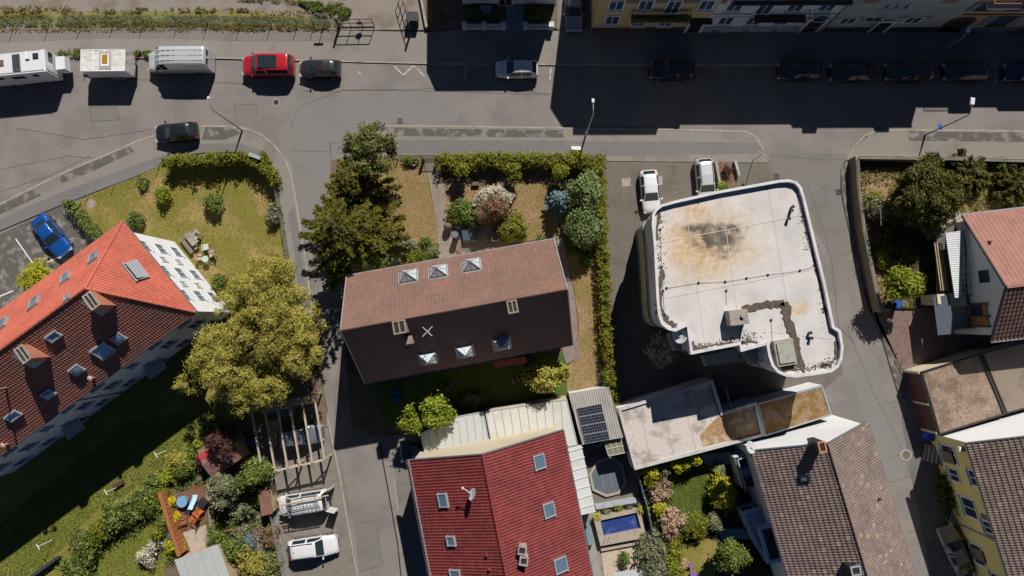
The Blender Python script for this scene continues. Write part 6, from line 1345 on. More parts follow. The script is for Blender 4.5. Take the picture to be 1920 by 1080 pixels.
for i, (x, y, r_, m_) in enumerate(((771,462,.75,L_sage),(800,455,.55,L_green),(797,478,.65,L_green),(776,480,.8,L_thuja),(812,470,.5,L_sage),(735,470,.8,L_green),(727,455,.55,L_thuja),(742,482,.6,L_sage))):
    shrub(['rounded grey green bush left of the rockery','green bush at the top of the rockery','dark bush by the path next to the rockery','low spreading yellow green bush in the rockery','grey bush touching the path edge','bush at the left edge of the dry lawn','small yellow green bush at the left lawn edge','bush at the lower left lawn corner above the eaves'][i], x, y, .7, r_, m_, 800, .08, z0=.1)
stonem = mat('rock', (0.36,0.30,0.25), .9, vs=3, fine=.3, fs=6)
for i, (x, y) in enumerate(((758,455),(762,478),(785,488),(803,485),(826,482),(772,490),(752,462))):
    q = P(x,y); mb = MB(); s_ = .16+.1*rng.random(); mb.ball((q.x,q.y,.14), s_, 7, 4, .7); tag(mb.build('garden_rock', stonem, None, (q.x,q.y,.1)), 'pale rounded rock in the rockery by the garden path', 'rock', 'rocks of the rockery')
# left lawn
hedge('clipped_hedge','curved clipped hedge on the street corner of the left lawn', [(306,302),(345,299),(400,296),(450,293),(478,300),(500,318),(510,338)], .85, 1.9, L_thuja, 9500, .10)
hedge('loose_hedge','loose light green hedge between car park and left lawn', [(120,378),(135,392),(150,412),(165,428),(182,448)], .75, 1.2, L_green, 3600, .10)
for x, y, h_, r_, m_, lab in ((271,344,.5,.45,L_green,'tiny round bush on the left lawn near the fence'),(307,366,1.5,.75,L_fresh,'round yellow green bush in the upper left lawn'),(397,381,1.7,.95,L_green,'round dark green bush in the middle of the left lawn'),(258,412,1.0,.85,L_green,'bright bush at the peak of the orange red roof'),(516,403,1.3,.85,L_sage,'silvery green bush at the right boundary of the left lawn'),(62,524,1.7,1.75,L_lime,'large bright yellow bush at the edge of the car park'),(412,532,1.2,.7,L_green,'green bush beside the white wall under the golden tree'),(497,300,1.2,.6,L_thuja,'light leafy bush at the hedge end by the notice board')):
    shrub(lab, x, y, h_, r_, m_, int(1500*r_+300), .10)
# lower left gardens
row = [(396,818,.9,L_green),(378,838,.85,L_fresh),(357,858,.9,L_green),(335,874,.85,L_fresh),(312,892,.9,L_fresh),(289,908,1.0,L_green),(264,938,1.35,L_green),(238,956,1.3,L_green),(212,976,1.35,L_green),(186,998,1.25,L_thuja),(160,1026,1.5,L_green),(146,1066,1.5,L_green)]
for i, (x, y, r_, m_) in enumerate(row): shrub('%s leafy bush in the hedge row below the long house, %s' % (['tall','dense','loose'][i % 3], ['topmost beside the pots','second from the top','third from the top','fourth from the top','fifth from the top','just above the red bench','beside the clothes pole','midway along','left of the dark shadow','near the bare path','third from the bottom','lowest at the picture edge'][i]), x, y, 2.0 if i > 5 else 1.0, r_, m_, 2400 if i > 5 else 1300, .11, k=12)
for x, y, h_, r_, m_, lab in ((336,862,1.6,1.0,L_golden,'golden leaved bush left of the small red brown shed'),(351,880,1.4,.9,L_green,'green bush beside the golden one near the shed'),(305,925,1.2,.8,L_thuja,'feathery green bush at the top of the orange fence'),(297,948,1.0,.9,L_fresh,'yellow green bush left of the orange fence'),(313,944,1.0,.65,L_yel,'bright yellow bush at the orange fence, upper one'),(324,975,1.0,.6,L_yel,'bright yellow bush at the orange fence, lower one'),(308,974,1.2,.85,L_green,'dark round bush between the two yellow bushes'),(325,1020,1.1,.9,L_lime,'yellow green bush at the foot of the orange fence'),(322,1000,.8,.6,L_blue,'silver blue low plant beside the orange fence'),(456,948,1.8,1.0,L_sage,'pale flowering bush right of the large pale garden tree'),(405,1005,1.2,1.0,L_green,'green bush right of the stone patio'),(428,985,1.0,.8,L_green,'low green bush below the wooden seat'),(430,1030,1.7,1.5,L_green,'broad dark green bush near the grey shed roof'),(425,1060,1.4,.8,L_sage,'grey green bush at the right of the grey shed roof'),(448,1000,1.0,1.0,L_sage,'pale green plant bed bush right of the patio'),(462,1020,1.2,.8,L_blue,'silver leaved bush in the vegetable garden'),(472,1055,2.0,1.5,L_golden,'golden green bush at the bottom beside the wire fence'),(506,1003,1.5,.9,L_red,'copper brown bush at the wire fence'),(512,1060,1.8,1.2,L_birch,'thin grey green bush along the lower wire fence'),(480,935,1.3,.8,L_fresh,'yellow green bush left of the brown shed'),(415,880,1.4,.7,L_green,'dark bush under the corner of the red brown shed'),(275,1045,1.2,.9,L_white,'bush with white flowers on the lower left lawn'),(292,1020,1.0,.6,L_white,'small white flowering bush near the orange fence'),(297,1000,1.6,.7,L_thuja,'narrow upright bush on the lower left lawn'),(388,862,1.5,.8,L_purple,'dark purple leaved bush beside the shed')):
    shrub(lab, x, y, h_, r_, m_, int(1600*r_+250), .10)
tree('broadleaf_tree','large pale green garden tree between the patio and the wooden frame', 'tree', 420,920,2.9, 1.75,1.6,1.3, L_sage, 7500, .11, 20, trunk=.09, rr=(.24,.38))
tree('broadleaf_tree','dark green tree at the lower left corner of the wooden frame', 'tree', 470,892,2.6, 1.7,1.5,1.2, L_green, 6000, .13, 16, trunk=.09)
tree('copper_tree','dark copper leaved tree spreading over the red brown garden shed', 'tree', 422,828,3.6, 1.8,1.6,1.0, L_purple, 5200, .10, 20, trunk=.09, rr=(.2,.34))
# bottom middle garden
for x, y, h_, r_, ry_, m_, lab in ((1221,884,3.0,.95,1.3,L_lime,'upright lime green conifer bush at the corner of the pale garage'),(1243,877,2.6,.85,.75,L_sage,'round green bush below the pale garage edge'),(1266,872,3.0,.5,.5,L_lime,'small round lime bush below the pale garage, left of two'),(1283,869,2.8,.45,.45,L_lime,'small round lime bush below the pale garage, right of two'),(1303,859,3.5,.6,.6,L_lime,'egg shaped lime bush at the garage eaves'),(1238,905,1.6,.85,.8,L_pink,'copper and pink blossom bush, topmost beside the garden fence'),(1231,926,1.6,.95,.9,L_pink,'pink blossom bush in the middle of the row by the fence'),(1239,952,1.5,.7,.7,L_lime,'lime bush between the pink blossom bushes'),(1257,972,1.9,1.25,1.7,L_pink,'largest pale pink blossom bush at the pool fence'),(1354,915,2.6,1.1,2.1,L_lime,'long clipped lime hedge block on the shaded lawn'),(1352,884,1.3,.9,.7,L_sage,'rose bush with pale flowers above the lime hedge block'),(1305,985,1.6,1.9,1.2,L_thuja,'broad dark green bush below the shaded lawn'),(1340,978,1.4,.9,.8,L_sage,'light green bush at the right end of the broad bush'),(1283,978,1.3,.8,.8,L_blue,'grey green plant left of the broad bush'),(1261,1010,1.3,.8,.9,L_thuja,'round olive bush between pool yard and lower lawn'),(1266,1052,1.2,.9,1.5,L_fresh,'tall grass like yellow green plant by the lower lawn'),(1232,1060,1.8,1.1,1.2,L_sage,'pale leafy bush at the bottom of the pool yard'),(1221,1030,2.2,1.3,1.5,L_sage,'dark leafy tall bush right of the pebbled yard'),(1279,1058,.6,.45,.45,L_pink,'small pink flowers beside the purple table')):
    shrub(lab, x, y, h_, r_, m_, int(1700*max(r_,ry_)+250), .10, ry=ry_)
tree('broadleaf_tree','round green tree at the lower right of the shaded garden', 'tree', 1366,1040,2.8, 1.7,1.7,1.3, L_green, 7000, .12, 18, trunk=.09, rr=(.24,.4))
tree('broadleaf_tree','dark white flowering tree in the shade left of the flat roof balcony', 'tree', 1238,652,3.0, 1.6,1.7,1.2, L_white, 1300, .08, 14, trunk=.09)
def agave(label, px, py, r, z=.25):
    c = P(px,py); t = thing('spiky_plant', label, 'plant', (c.x,c.y,z)); mb = MB()
    for i in range(26):
        a = i*2.4; e = .25+.65*rng.random(); d = Vector((math.cos(a),math.sin(a),0)); b0 = Vector((c.x,c.y,z)); m1 = b0+d*r*.5*e+Vector((0,0,r*.7)); t1 = b0+d*r*(.7+.5*e)+Vector((0,0,r*(.9-.6*e))); s_ = Vector((-d.y,d.x,0))*.045
        mb.add([b0-s_,b0+s_,m1+s_,m1-s_,t1],[(0,1,2,3),(3,2,4)])
    mb.build('leaves', plain('agave_green',(0.36,0.36,0.05),.5), t); mb = MB(); mb.cyl((c.x,c.y,z-.15),(c.x,c.y,z+.05),r*.3,r*.35); mb.build('pot', kerbm, t)
agave('spiky yellow green plant in a pot at the left corner of the pool', 1117,963,.55,.5); agave('larger spiky yellow green plant at the right corner of the pool', 1202,948,.75,.5)
for i, x in enumerate((1139,1160,1180)): shrub(['thin grey plant','small yellow plant','thin pale plant'][i]+' in the narrow dark bed behind the pool', x, 958-i*4, .7, .3, (L_sage,L_fresh,L_sage)[i], 220, .08)
# right garden
tree('juniper_tree','massive dark evergreen tree in the walled corner garden', 'tree', 1738,368,4.0, 3.4,3.4,2.6, L_dark, 42000, .12, 100, trunk=.2, rr=(.12,.22), up=.7)
tree('juniper_tree','upright dark evergreen touching the north wall of the corner garden', 'tree', 1744,312,2.8, 1.1,1.0,1.4, L_dark, 6000, .14, 14, trunk=.1, rr=(.25,.4))
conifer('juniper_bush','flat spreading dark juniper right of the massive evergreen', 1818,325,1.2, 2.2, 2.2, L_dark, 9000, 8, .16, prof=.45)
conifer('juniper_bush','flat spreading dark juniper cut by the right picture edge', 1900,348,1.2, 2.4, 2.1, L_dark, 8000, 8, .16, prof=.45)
shrub('light green bush along the north wall right of the junipers', 1872,312, .9, .8, L_green, 900, .1, z0=.36)
for x, y, h_, r_, m_, lab in ((1642,392,1.5,1.2,L_sage,'grey green bush beside the garden wall, upper one'),(1632,378,1.2,.8,L_thuja,'small olive bush against the garden wall'),(1748,440,1.4,1.0,L_sage,'pale yellowish bush at the corner of the grey garden shed'),(1652,488,1.2,.9,L_fresh,'yellow green bush beside the garden wall, lower one'),(1665,450,1.4,1.1,L_dark,'dark bush in the shadow of the massive evergreen'),(1690,470,1.5,1.4,L_dark,'second dark bush in the shadow of the massive evergreen'),(1845,632,1.0,.9,L_green,'low shaded bush under the timber balcony')): shrub(lab, x, y, h_, r_, m_, int(1500*r_+300), .11, z0=.33)
tree('broadleaf_tree','bright green tree at the lower corner of the walled garden', 'tree', 1703,530,3.8, 1.9,1.5,1.2, L_fresh, 5200, .14, 16, trunk=.1, rr=(.26,.4))
shrub('dark ivy bush in shade below the yellow house windows', 1768,925,1.4,1.2,L_dark,1500,.12,ry=2.2); shrub('dark bush in shade between the parked car and the yellow wall', 1812,1040,1.3,.8,L_dark,900,.12,ry=1.6); 
# ------------------------------------------------------------------ garden things
def board(name, label, cat, a, b, w_, h, m, z0=0, group=None):
    A_, B_ = P(*a), P(*b); c = (A_+B_)/2; mb = MB(); d = B_-A_; mb.box((c.x,c.y,z0+h/2),(d.length,w_,h),math.atan2(d.y,d.x)); return tag(mb.build(name, m, None, (c.x,c.y,z0)), label, cat, group)
# wooden carport frame
fr = [P(472,768,2.8), P(590,741,2.8), P(610,862,2.6), P(494,888,2.6)]; c0 = sum(fr,Vector())/4
t = thing('wooden_carport','open timber carport frame with six rafters over a parked car','frame',(c0.x,c0.y,0)); lum = mat('lumber', (0.52,0.44,0.34), .8, vs=3, fine=.15, fs=8, c2=(0.45,0.35,0.24))
for i in range(6): f_ = i/5; mb = MB(); mb.beam(fr[0].lerp(fr[1],f_)+Vector((0,0,.12)), fr[3].lerp(fr[2],f_)+Vector((0,0,.12)), .14, .2); mb.build('rafter', lum, t)
for a, b in ((0,1),(3,2)): mb = MB(); mb.beam(fr[a]-Vector((0,0,.1)), fr[b]-Vector((0,0,.1)), .16,.2); mb.build('beam', lum, t)
for i in range(3):
    for a, b in ((0,1),(3,2)): q = fr[a].lerp(fr[b], .02+i*.48); mb = MB(); mb.beam((q.x,q.y,0),(q.x,q.y,q.z-.2),.14,.14); mb.build('post', lum, t)
for i in (1,2): q = fr[3].lerp(fr[2],.02+i*.48); e = (fr[3]-fr[2]).normalized(); mb = MB(); mb.beam(Vector((q.x,q.y,1.4)), Vector((q.x,q.y,2.4))+e*.9, .1,.1); mb.build('brace', lum, t)
bd = [P(487,762,2.95), P(586,739,2.95), P(590,754,2.95), P(492,777,2.95)]; mb = MB(); slab(mb, bd, .06); mb.build('osb_board', mat('osb',(0.55,0.37,0.17),.85,vs=4,fine=.3,fs=9,c2=(0.42,0.28,0.13)), t)
q = P(516,812,1.0); mb = MB(); mb.box((q.x,q.y,.5),(.95,2.4,1.0),.24); tag(mb.build('woodpile', mat('osb',(0,0,0)), None, (q.x,q.y,0)), 'stack of yellow boards standing under the open timber frame', 'wood stack')
q = P(505,795,1.1); mb = MB(); mb.box((q.x,q.y,.9),(.8,.9,.06),.24); 
q = P(543,772); t = thing('striped_pallet','pallet with blue white striped sheet at the back of the timber frame','pallet',(q.x,q.y,0))
for i in range(9): mb = MB(); mb.box((q.x-.9+i*.2, q.y-.25+i*.05, .5),(.1,.7,.06),.2); mb.build('slat', MATS['dish_grey'] if i%2 else MATS['shutter_blue'], t)
q = P(476,828); mb = MB(); mb.cyl((q.x,q.y,0),(q.x,q.y,.9),.3,.32,16); tag(mb.build('water_barrel', blues, None, (q.x,q.y,0)), 'dark blue plastic barrel at the left side of the timber frame', 'barrel')
# small sheds
def shed(name, label, pts, h, m, wallm=wood, rise=.5, cat='shed', sheet=None):
    v = [P(x,y,h) for x,y in pts]; c = sum(v,Vector())/4; t = thing(name, label, cat, (c.x,c.y,0)); r0 = (v[0]+v[3])/2+Vector((0,0,rise)); r1 = (v[1]+v[2])/2+Vector((0,0,rise))
    mb = MB(); 
    if rise > .05: slab(mb,[v[0],v[1],r1,r0],.06); slab(mb,[v[3],v[2],r1,r0],.06)
    else: slab(mb, v, .08)
    o = mb.build('roof', m, t); mb = MB(); w_ = [p.lerp(c,.07) for p in v]; mb.prism([(p.x,p.y) for p in w_], 0, h-.08); mb.build('wall', wallm, t); return t, v, o
brt = mat('shed_felt', (0.26,0.13,0.11), .85, vs=1, fine=.15, c2=(0.20,0.10,0.09))
t, v, o = shed('garden_shed','red brown roofed garden shed under the purple leaved tree', [(370,845),(432,806),(452,860),(398,897)], 2.4, brt); a = v[3].lerp(v[0],.55); mb = MB(); mb.beam(v[0].lerp(v[3],.25)+Vector((0,0,.35)), v[0].lerp(v[3],.25)+(v[1]-v[0])*.38+Vector((0,0,.35)), .5,.06); q = mb.build('red_flashing', plain('red_plastic',(0.50,0.05,0.05),.5), t)
shed('tool_shed','narrow brown tool shed beside the wire fence', [(484,918),(505,912),(511,963),(490,968)], 1.8, mat('brown_boards',(0.24,0.12,0.085),.8,vs=2,fine=.15,fs=7,c2=(0.19,0.10,0.075)), rise=0)
t, v, o = shed('sheet_roof_shed','grey white sheet roofed shed at the bottom edge of the left garden', [(327,1050),(408,1021),(440,1105),(355,1130)], 2.3, zinc if False else mat('pale_sheet',(0.44,0.47,0.46),.6,vs=.6,fine=.05,c2=(0.38,0.41,0.40)), wood, rise=0)
mb = MB()
for i in range(1,5): f_ = i/5; mb.beam(v[0].lerp(v[1],f_)+Vector((0,0,.03)), v[3].lerp(v[2],f_)+Vector((0,0,.03)), .05,.04)
mb.build('roof_seam', MATS['seam_grey'], t)
board('garden_wall','low brown brick wall above the grey white shed roof','wall',(349,1042),(408,1020),.2,.5,mat('bark_chips',(0,0,0)))
t = thing('timber_fence','long orange brown timber fence between patio and yellow bushes','fence',tuple(P(332,970))); orw = mat('orange_timber',(0.38,0.15,0.055),.7,vs=3,fine=.12,fs=6,c2=(0.30,0.12,0.05)); A_, B_ = P(318,915), P(354,1030); k = 14
for i in range(k): a, b = A_.lerp(B_,i/k), A_.lerp(B_,(i+1)/k-.008); mb = MB(); d = b-a; mb.box(((a.x+b.x)/2,(a.y+b.y)/2,.95),(d.length,.05,1.75),math.atan2(d.y,d.x)); mb.build('panel', orw, t)
mb = MB(); mb.beam(A_+Vector((0,0,1.86)),B_+Vector((0,0,1.86)),.34,.05); mb.build('cap_rail', orw, t)
q = P(347,938); t = thing('water_tub','round blue covered water tub on the bark patio','tub',(q.x,q.y,.1)); mb = MB(); mb.cyl((q.x,q.y,.1),(q.x,q.y,.62),.47,.49,24); mb.build('tub', plain('tub_blue',(0.10,0.26,0.52),.4), t); mb = MB(); mb.cyl((q.x,q.y,.62),(q.x,q.y,.67),.52,.5,24); mb.build('cover', plain('cover_blue',(0.20,0.38,0.62),.4), t)
q = P(367,938); t = thing('garden_slide','pale blue plastic slide beside the blue tub','slide',(q.x,q.y,.1)); mb = MB(); L_ = [(q.x+.05,q.y+.55,.15),(q.x+.06,q.y+.2,.3),(q.x-.0,q.y-.3,.75),(q.x-.05,q.y-.62,.95)]
for a,b in zip(L_,L_[1:]): mb.beam(a,b,.42,.04); 
mb.build('chute', plain('slide_blue',(0.40,0.62,0.72),.35), t); mb = MB()
for s_ in (-.21,.21):
    for a,b in zip(L_,L_[1:]): mb.beam((a[0]+s_,a[1],a[2]+.06),(b[0]+s_,b[1],b[2]+.06),.04,.14)
mb.build('chute_edge', MATS['slide_blue'], t); mb = MB(); mb.beam((q.x-.2,q.y-.62,.9),(q.x-.2,q.y-.62,.1),.05,.05); mb.beam((q.x+.12,q.y-.62,.9),(q.x+.12,q.y-.62,.1),.05,.05); mb.build('leg', MATS['slide_blue'], t)
def wchair(label, px, py, deg, m, s=1.0, name='garden_chair', slats=5, z=.12, group=None):
    t = local(name, label, 'chair', group)
    for i in range(slats): mb = MB(); mb.box((-.2+i*.1,0,.43),(.08,.46,.03)); mb.build('seat_slat', m, t)
    for i in range(3): mb = MB(); mb.box((-.27-.03*i,0,.58+.14*i),(.03,.46,.09)); mb.build('back_slat', m, t)
    for sx in (-.22,.22):
        for sy in (-.22,.22): mb = MB(); mb.beam((sx,sy,0),(sx,sy,.43 if sx > 0 else .43),.045,.045); mb.build('leg', m, t)
    for sy in (-.25,.25): mb = MB(); mb.beam((-.28,sy,.64),(.22,sy,.64),.05,.035); mb.beam((-.24,sy,.4),(-.34,sy,.95),.04,.04); mb.beam((.2,sy,.43),(.2,sy,.64),.04,.04); mb.build('armrest', m, t)
    q = P(px,py); put(t,(q.x,q.y,z),math.radians(deg),s); return t
def wtable(label, px, py, w_, l_, deg, m, h=.74, rnd=False, slats=6, z=.12, name='garden_table'):
    t = local(name, label, 'table'); mb = MB()
    if rnd: mb.cyl((0,0,h-.03),(0,0,h),w_/2,n=24)
    else:
        for i in range(slats): mb.box((0,-l_/2+(i+.5)*l_/slats,h-.02),(w_,l_/slats-.012,.035))
    mb.build('tabletop', m, t)
    for a in ((-1,-1),(1,-1),(1,1),(-1,1)): mb = MB(); k = .3 if rnd else .42; mb.beam((a[0]*w_*k,a[1]*l_*k,0),(a[0]*w_*k*.8,a[1]*l_*k*.8,h-.03),.045,.045); mb.build('leg', m, t)
    q = P(px,py); return put(t,(q.x,q.y,z),math.radians(deg))
ora = plain('orange_wood', (0.55,0.17,0.045), .5)
wchair('orange wooden recliner folded back on the bark patio, larger one',371,966,150,ora,1.3,'garden_chair'); wchair('orange wooden chair tipped beside the recliner',380,955,40,ora,1.1); wchair('brown wooden chair against the orange fence',349,974,10,orw,1.05)
q = P(385,941); mb = MB(); mb.box((q.x,q.y,.45),(.75,.62,.7),-.6); tag(mb.build('storage_box', steel, None,(q.x,q.y,.1)),'black square storage box right of the pale blue slide','box')
q = P(355,953); mb = MB(); mb.box((q.x,q.y,.13),(.75,1.1,.03),-.1); tag(mb.build('floor_mat', steel, None,(q.x,q.y,.1)),'dark grey mat lying beside the blue tub','mat')
q = P(437,978); wchair('orange wooden seat among the plants below the pale tree',437,980,100,orw,1.2)
q = P(452,994); mb = MB(); mb.box((q.x,q.y,.35),(.42,.36,.12)); tag(mb.build('bird_bath', MATS['slide_blue'], None,(q.x,q.y,.1)),'pale blue tray standing in the vegetable bed','tray')
q = P(508,1035); mb = MB(); mb.cyl((q.x,q.y,0),(q.x,q.y,.9),.36,.38,18); tag(mb.build('water_barrel', plain('barrel_green',(0.10,0.22,0.17),.5), None,(q.x,q.y,0)),'round green water barrel beside the wire fence','barrel')
q = P(518,921); mb = MB(); mb.cyl((q.x,q.y,0),(q.x,q.y,.35),.14,.19,14); tag(mb.build('white_bucket', white, None,(q.x,q.y,.02)),'white bucket on the tarmac at the fence by the service van','bucket')
for x,y,r_,m_,lab in ((392,806,.42,MATS['bench_blue'],'blue round plant tub beside the hedge row'),(404,800,.33,MATS['clay_vent'],'brown terracotta pot beside the blue plant tub'),(806,305,.001,None,'')):
    if m_ is None: continue
    q = P(x,y); t = thing('plant_pot',lab,'plant pot',(q.x,q.y,.1)); mb = MB(); mb.strip([(q.x+math.cos(i*PI/9)*r_,q.y+math.sin(i*PI/9)*r_) for i in range(18)],0,.07,.1,.6,True); mb.build('pot',m_,t); mb = MB(); mb.cyl((q.x,q.y,.1),(q.x,q.y,.45),r_*.85,n=16); mb.build('soil',dirt,t)
fence('wire_fence','grey green wire fence between gardens and parking court', [(505,905),(511,930),(517,960),(523,990),(529,1020),(535,1050),(541,1085)], 1.5, m=MATS['barrel_green'], mm=MATS['pale_pane'], wires=10)
fence('garden_fence','low wire fence on slanted posts along the left lawn', [(140,380),(167,367),(215,347),(262,328),(300,312)], 1.1, m=zinc, wires=3, mesh=False)
fence('garden_fence','grey picket fence on the right boundary of the left lawn', [(514,322),(519,345),(524,372),(530,400),(536,435),(541,470),(548,500)], 1.2, m=metal, wires=12, post=.07)
fence('garden_fence','dark fence along the hedge row below the long house', [(118,1042),(150,1015),(215,965),(275,905),(330,862),(392,812)], 1.0, m=steel, mesh=False, wires=4)
board('retaining_wall','dark low retaining wall at the bottom left corner','wall',(60,1082),(115,1042),.3,.9,MATS['plinth_dark'])
def tpole(label, px, py, rz):
    o = P(px,py); t = thing('clothes_pole',label,'clothes pole',(o.x,o.y,0)); mb = MB(); mb.cyl((o.x,o.y,0),(o.x,o.y,2.0),.035); mb.build('post', white, t); d = Vector((math.cos(rz),math.sin(rz),0))*.3; mb = MB(); c = Vector((o.x,o.y,2.0)); mb.beam(c-d,c+d,.05,.05); mb.build('crossbar', white, t)
for i,(x,y) in enumerate(((99,1012),(222,913),(313,845),(388,790))): tpole('white T shaped clothes pole on the grass strip, '+['lowest','beside the red bench','second from the top','topmost by the pots'][i], x, y, -1.0)
q0 = board('red_bench','dark red bench on the grass edge below the long house','bench',(217,912),(234,902),.35,.42,MATS['dark_red_sheet'])
# picnic places on the left lawn
t = local('picnic_bench','long weathered timber bench pair beside the pale garden table','bench')
for y_, z_ in ((.0,.45),(.55,.45)):
    for j in range(3): mb = MB(); mb.box((0,y_+j*.13,z_),(1.9,.11,.04)); mb.build('seat_plank', mat('weathered_wood',(0.26,0.20,0.15),.85,vs=3,fine=.2), t)
    for sx in (-.8,.8): mb = MB(); mb.beam((sx,y_+.12,0),(sx,y_+.12,.43),.3,.06); mb.build('leg', MATS['weathered_wood'], t)
q = P(352,462); put(t,(q.x,q.y,.08),math.radians(-52))
wtable('pale rectangular garden table on the left lawn',366,449,.75,1.35,40,kerbm,z=.08)
plw = plain('plastic_white',(0.66,0.65,0.62),.5)
for x,y,d_,lab,m_ in ((374,442,230,'white garden chair behind the pale rectangular table',plw),(391,464,100,'white garden chair between the two garden tables',plw),(402,477,200,'pink striped garden chair right of the mint table',plain('striped_pink',(0.60,0.40,0.32),.6)),(381,483,0,'pink striped garden chair left of the mint table',plain('striped_pink',(0,0,0)))): wchair(lab,x,y,d_,m_,1.1,z=.08)
wtable('small round mint green garden table on the left lawn',392,487,.62,.62,0,plain('mint',(0.42,0.60,0.50),.5),rnd=True,z=.08)
# notice board at the lawn corner
a, b = P(482,298), P(503,306); t = thing('notice_board','grey framed notice board with slanted roof at the hedge corner','notice board',((a.x+b.x)/2,(a.y+b.y)/2,0)); mb = MB(); mb.beam(a+Vector((0,0,1.5)),b+Vector((0,0,1.5)),.06,1.0); mb.build('panel', MATS['bench_blue'], t); mb = MB(); mb.beam(a+Vector((0,0,2.05)),b+Vector((0,0,2.05)),.35,.05); mb.build('roof_board', zinc, t)
for q in (a,b): mb = MB(); mb.beam(q,q+Vector((0,0,2.0)),.09,.09); mb.build('post', metal, t)
# central garden: gate, seats, lounge set
a, b = P(794,303), P(820,303); t = thing('garden_gate','dark slatted garden gate at the start of the paved path','gate',((a.x+b.x)/2,a.y,0)); mb = MB()
for i in range(10): q = a.lerp(b,(i+.5)/10); mb.beam(q+Vector((0,0,.15)),q+Vector((0,0,1.1)),.04,.03)
mb.beam(a+Vector((0,0,.2)),b+Vector((0,0,.2)),.05,.05); mb.beam(a+Vector((0,0,1.1)),b+Vector((0,0,1.1)),.06,.05); mb.build('gate_leaf', steel, t)
for q in (a,b): mb = MB(); mb.box((q.x,q.y,.65),(.22,.22,1.3)); mb.build('gate_post', steel, t)
fence('garden_fence','low wooden fence with climbing plants left of the garden gate', [(746,300),(765,301),(780,301),(793,302)], .8, m=deckm, mesh=True, wires=3, post=.08)
shrub('low climbing plant on the short fence left of the garden gate',768,301,.7,1.0,L_green,900,.08,ry=.3)
q = P(776,306); mb = MB(); mb.strip([(q.x+math.cos(i*PI/8)*.34,q.y+math.sin(i*PI/8)*.34) for i in range(16)],0,.1,.1,.45,True); tag(mb.build('plant_pot', plain('clay_vent',(0,0,0)),None,(q.x,q.y,.1)),'round terracotta ring pot below the short fence','plant pot')
q = P(892,346); mb = MB(); mb.box((q.x,q.y,.3),(.7,.35,.4)); tag(mb.build('planter_box', deckm, None,(q.x,q.y,.1)),'small dark planter box in front of the hedge','planter')
q = P(882,441); t = thing('covered_lounge','dark grey covered patio table on the small terrace','table',(q.x,q.y,.11)); mb = MB(); mb.box((q.x,q.y,.42),(1.45,1.15,.64),.12,.97); mb.build('cover', plain('dark_cover',(0.055,0.075,0.10),.45), t); mb = MB(); mb.box((q.x,q.y-.62,.16),(1.3,.08,.1),.12); mb.build('cover_hem', zinc, t)
lg = plain('lounge_grey',(0.10,0.10,0.105),.6)
for x,y,d_,lab in ((862,424,-90,'grey patio chair at the upper left of the covered table'),(901,433,180,'grey patio chair right of the covered table'),(930,432,90,'dark patio chair under the light green conifer'),(929,447,90,'lower dark patio chair near the eaves of the brown roof')): wchair(lab,x,y,d_,lg,1.2)
q = P(856,443); mb = MB(); mb.cyl((q.x,q.y,.1),(q.x,q.y,1.5),.28,.3,18); tag(mb.build('rain_barrel', MATS['grey_blind'],None,(q.x,q.y,.1)),'round blue grey rain barrel left of the covered table','barrel')
q = P(841,427); mb = MB(); mb.ball((q.x,q.y,.7),.4,14,8,1.5); tag(mb.build('folded_parasol', deckm,None,(q.x,q.y,.1)),'brown folded parasol beside the garden path','parasol')
for i,(x,y) in enumerate(((742,738),(744,748))): q = P(x,y,1.0); t = thing('wheeled_bin','blue wheeled bin in the dark yard west of the yellow green tree, '+('upper' if i==0 else 'lower'),'bin',(q.x,q.y,0)); mb = MB(); mb.box((q.x,q.y,.5),(.5,.5,.9),.2,1.1); mb.build('body', steel, t); mb = MB(); mb.box((q.x,q.y,.99),(.58,.62,.08),.2); mb.build('lid', blues, t)
q = P(775,808); 
for x,y,lab,m_ in ((1745,819,'bright blue wheeled bin beside the yellow house steps',plain('bin_blue',(0.02,0.10,0.60),.4)),(1684,570,'small blue wheeled bin in the lower corner of the walled garden',blues),(1672,573,'dark wheeled bin next to the small blue one',steel)): q = P(x,y,1.0); t = thing('wheeled_bin',lab,'bin',(q.x,q.y,0)); mb = MB(); mb.box((q.x,q.y,.5),(.6,.6,.9),-.3,1.1); mb.build('body', m_, t); mb = MB(); mb.box((q.x,q.y,.99),(.72,.74,.09),-.3); mb.build('lid', m_, t)
q = P(1078,284); mb = MB(); mb.box((q.x,q.y,.75),(.9,.35,1.1)); tag(mb.build('utility_cabinet', white,None,(q.x,q.y,.1)),'white utility cabinet in front of the central hedge','cabinet')
# planter between silver estate and corner
v = pg([(1342,303),(1377,303),(1384,350),(1352,356)],.5); c0 = sum(v,Vector())/4; t = thing('raised_bed','stone edged raised planting bed beside the silver estate car','planter',(c0.x,c0.y,0)); mb = MB(); mb.strip([(v[0].x,v[0].y),(v[3].x,v[3].y)],-.1,.12,0,.55); mb.build('left_kerb', kerbm, t); mb = MB(); mb.strip([(v[1].x,v[1].y),(v[1].x+.35,v[1].y-1.4)],-.1,.12,0,.8); mb.build('right_kerb', zinc, t)
mb = MB(); mb.prism([(p.x,p.y) for p in v],0,.32); mb.build('bed', mat('bark_mulch',(0.17,0.10,0.07),.95,vs=3,fine=.5,fs=9,bmp=1,c2=(0.30,0.22,0.17),patch=(.5,.7)), t); shrub('small bright green bush in the raised planting bed',1357,350,.8,.45,L_fresh,500,.08,z0=.3); shrub('dry twiggy plant in the raised planting bed',1362,322,.8,.6,L_purple,400,.08,z0=.3)
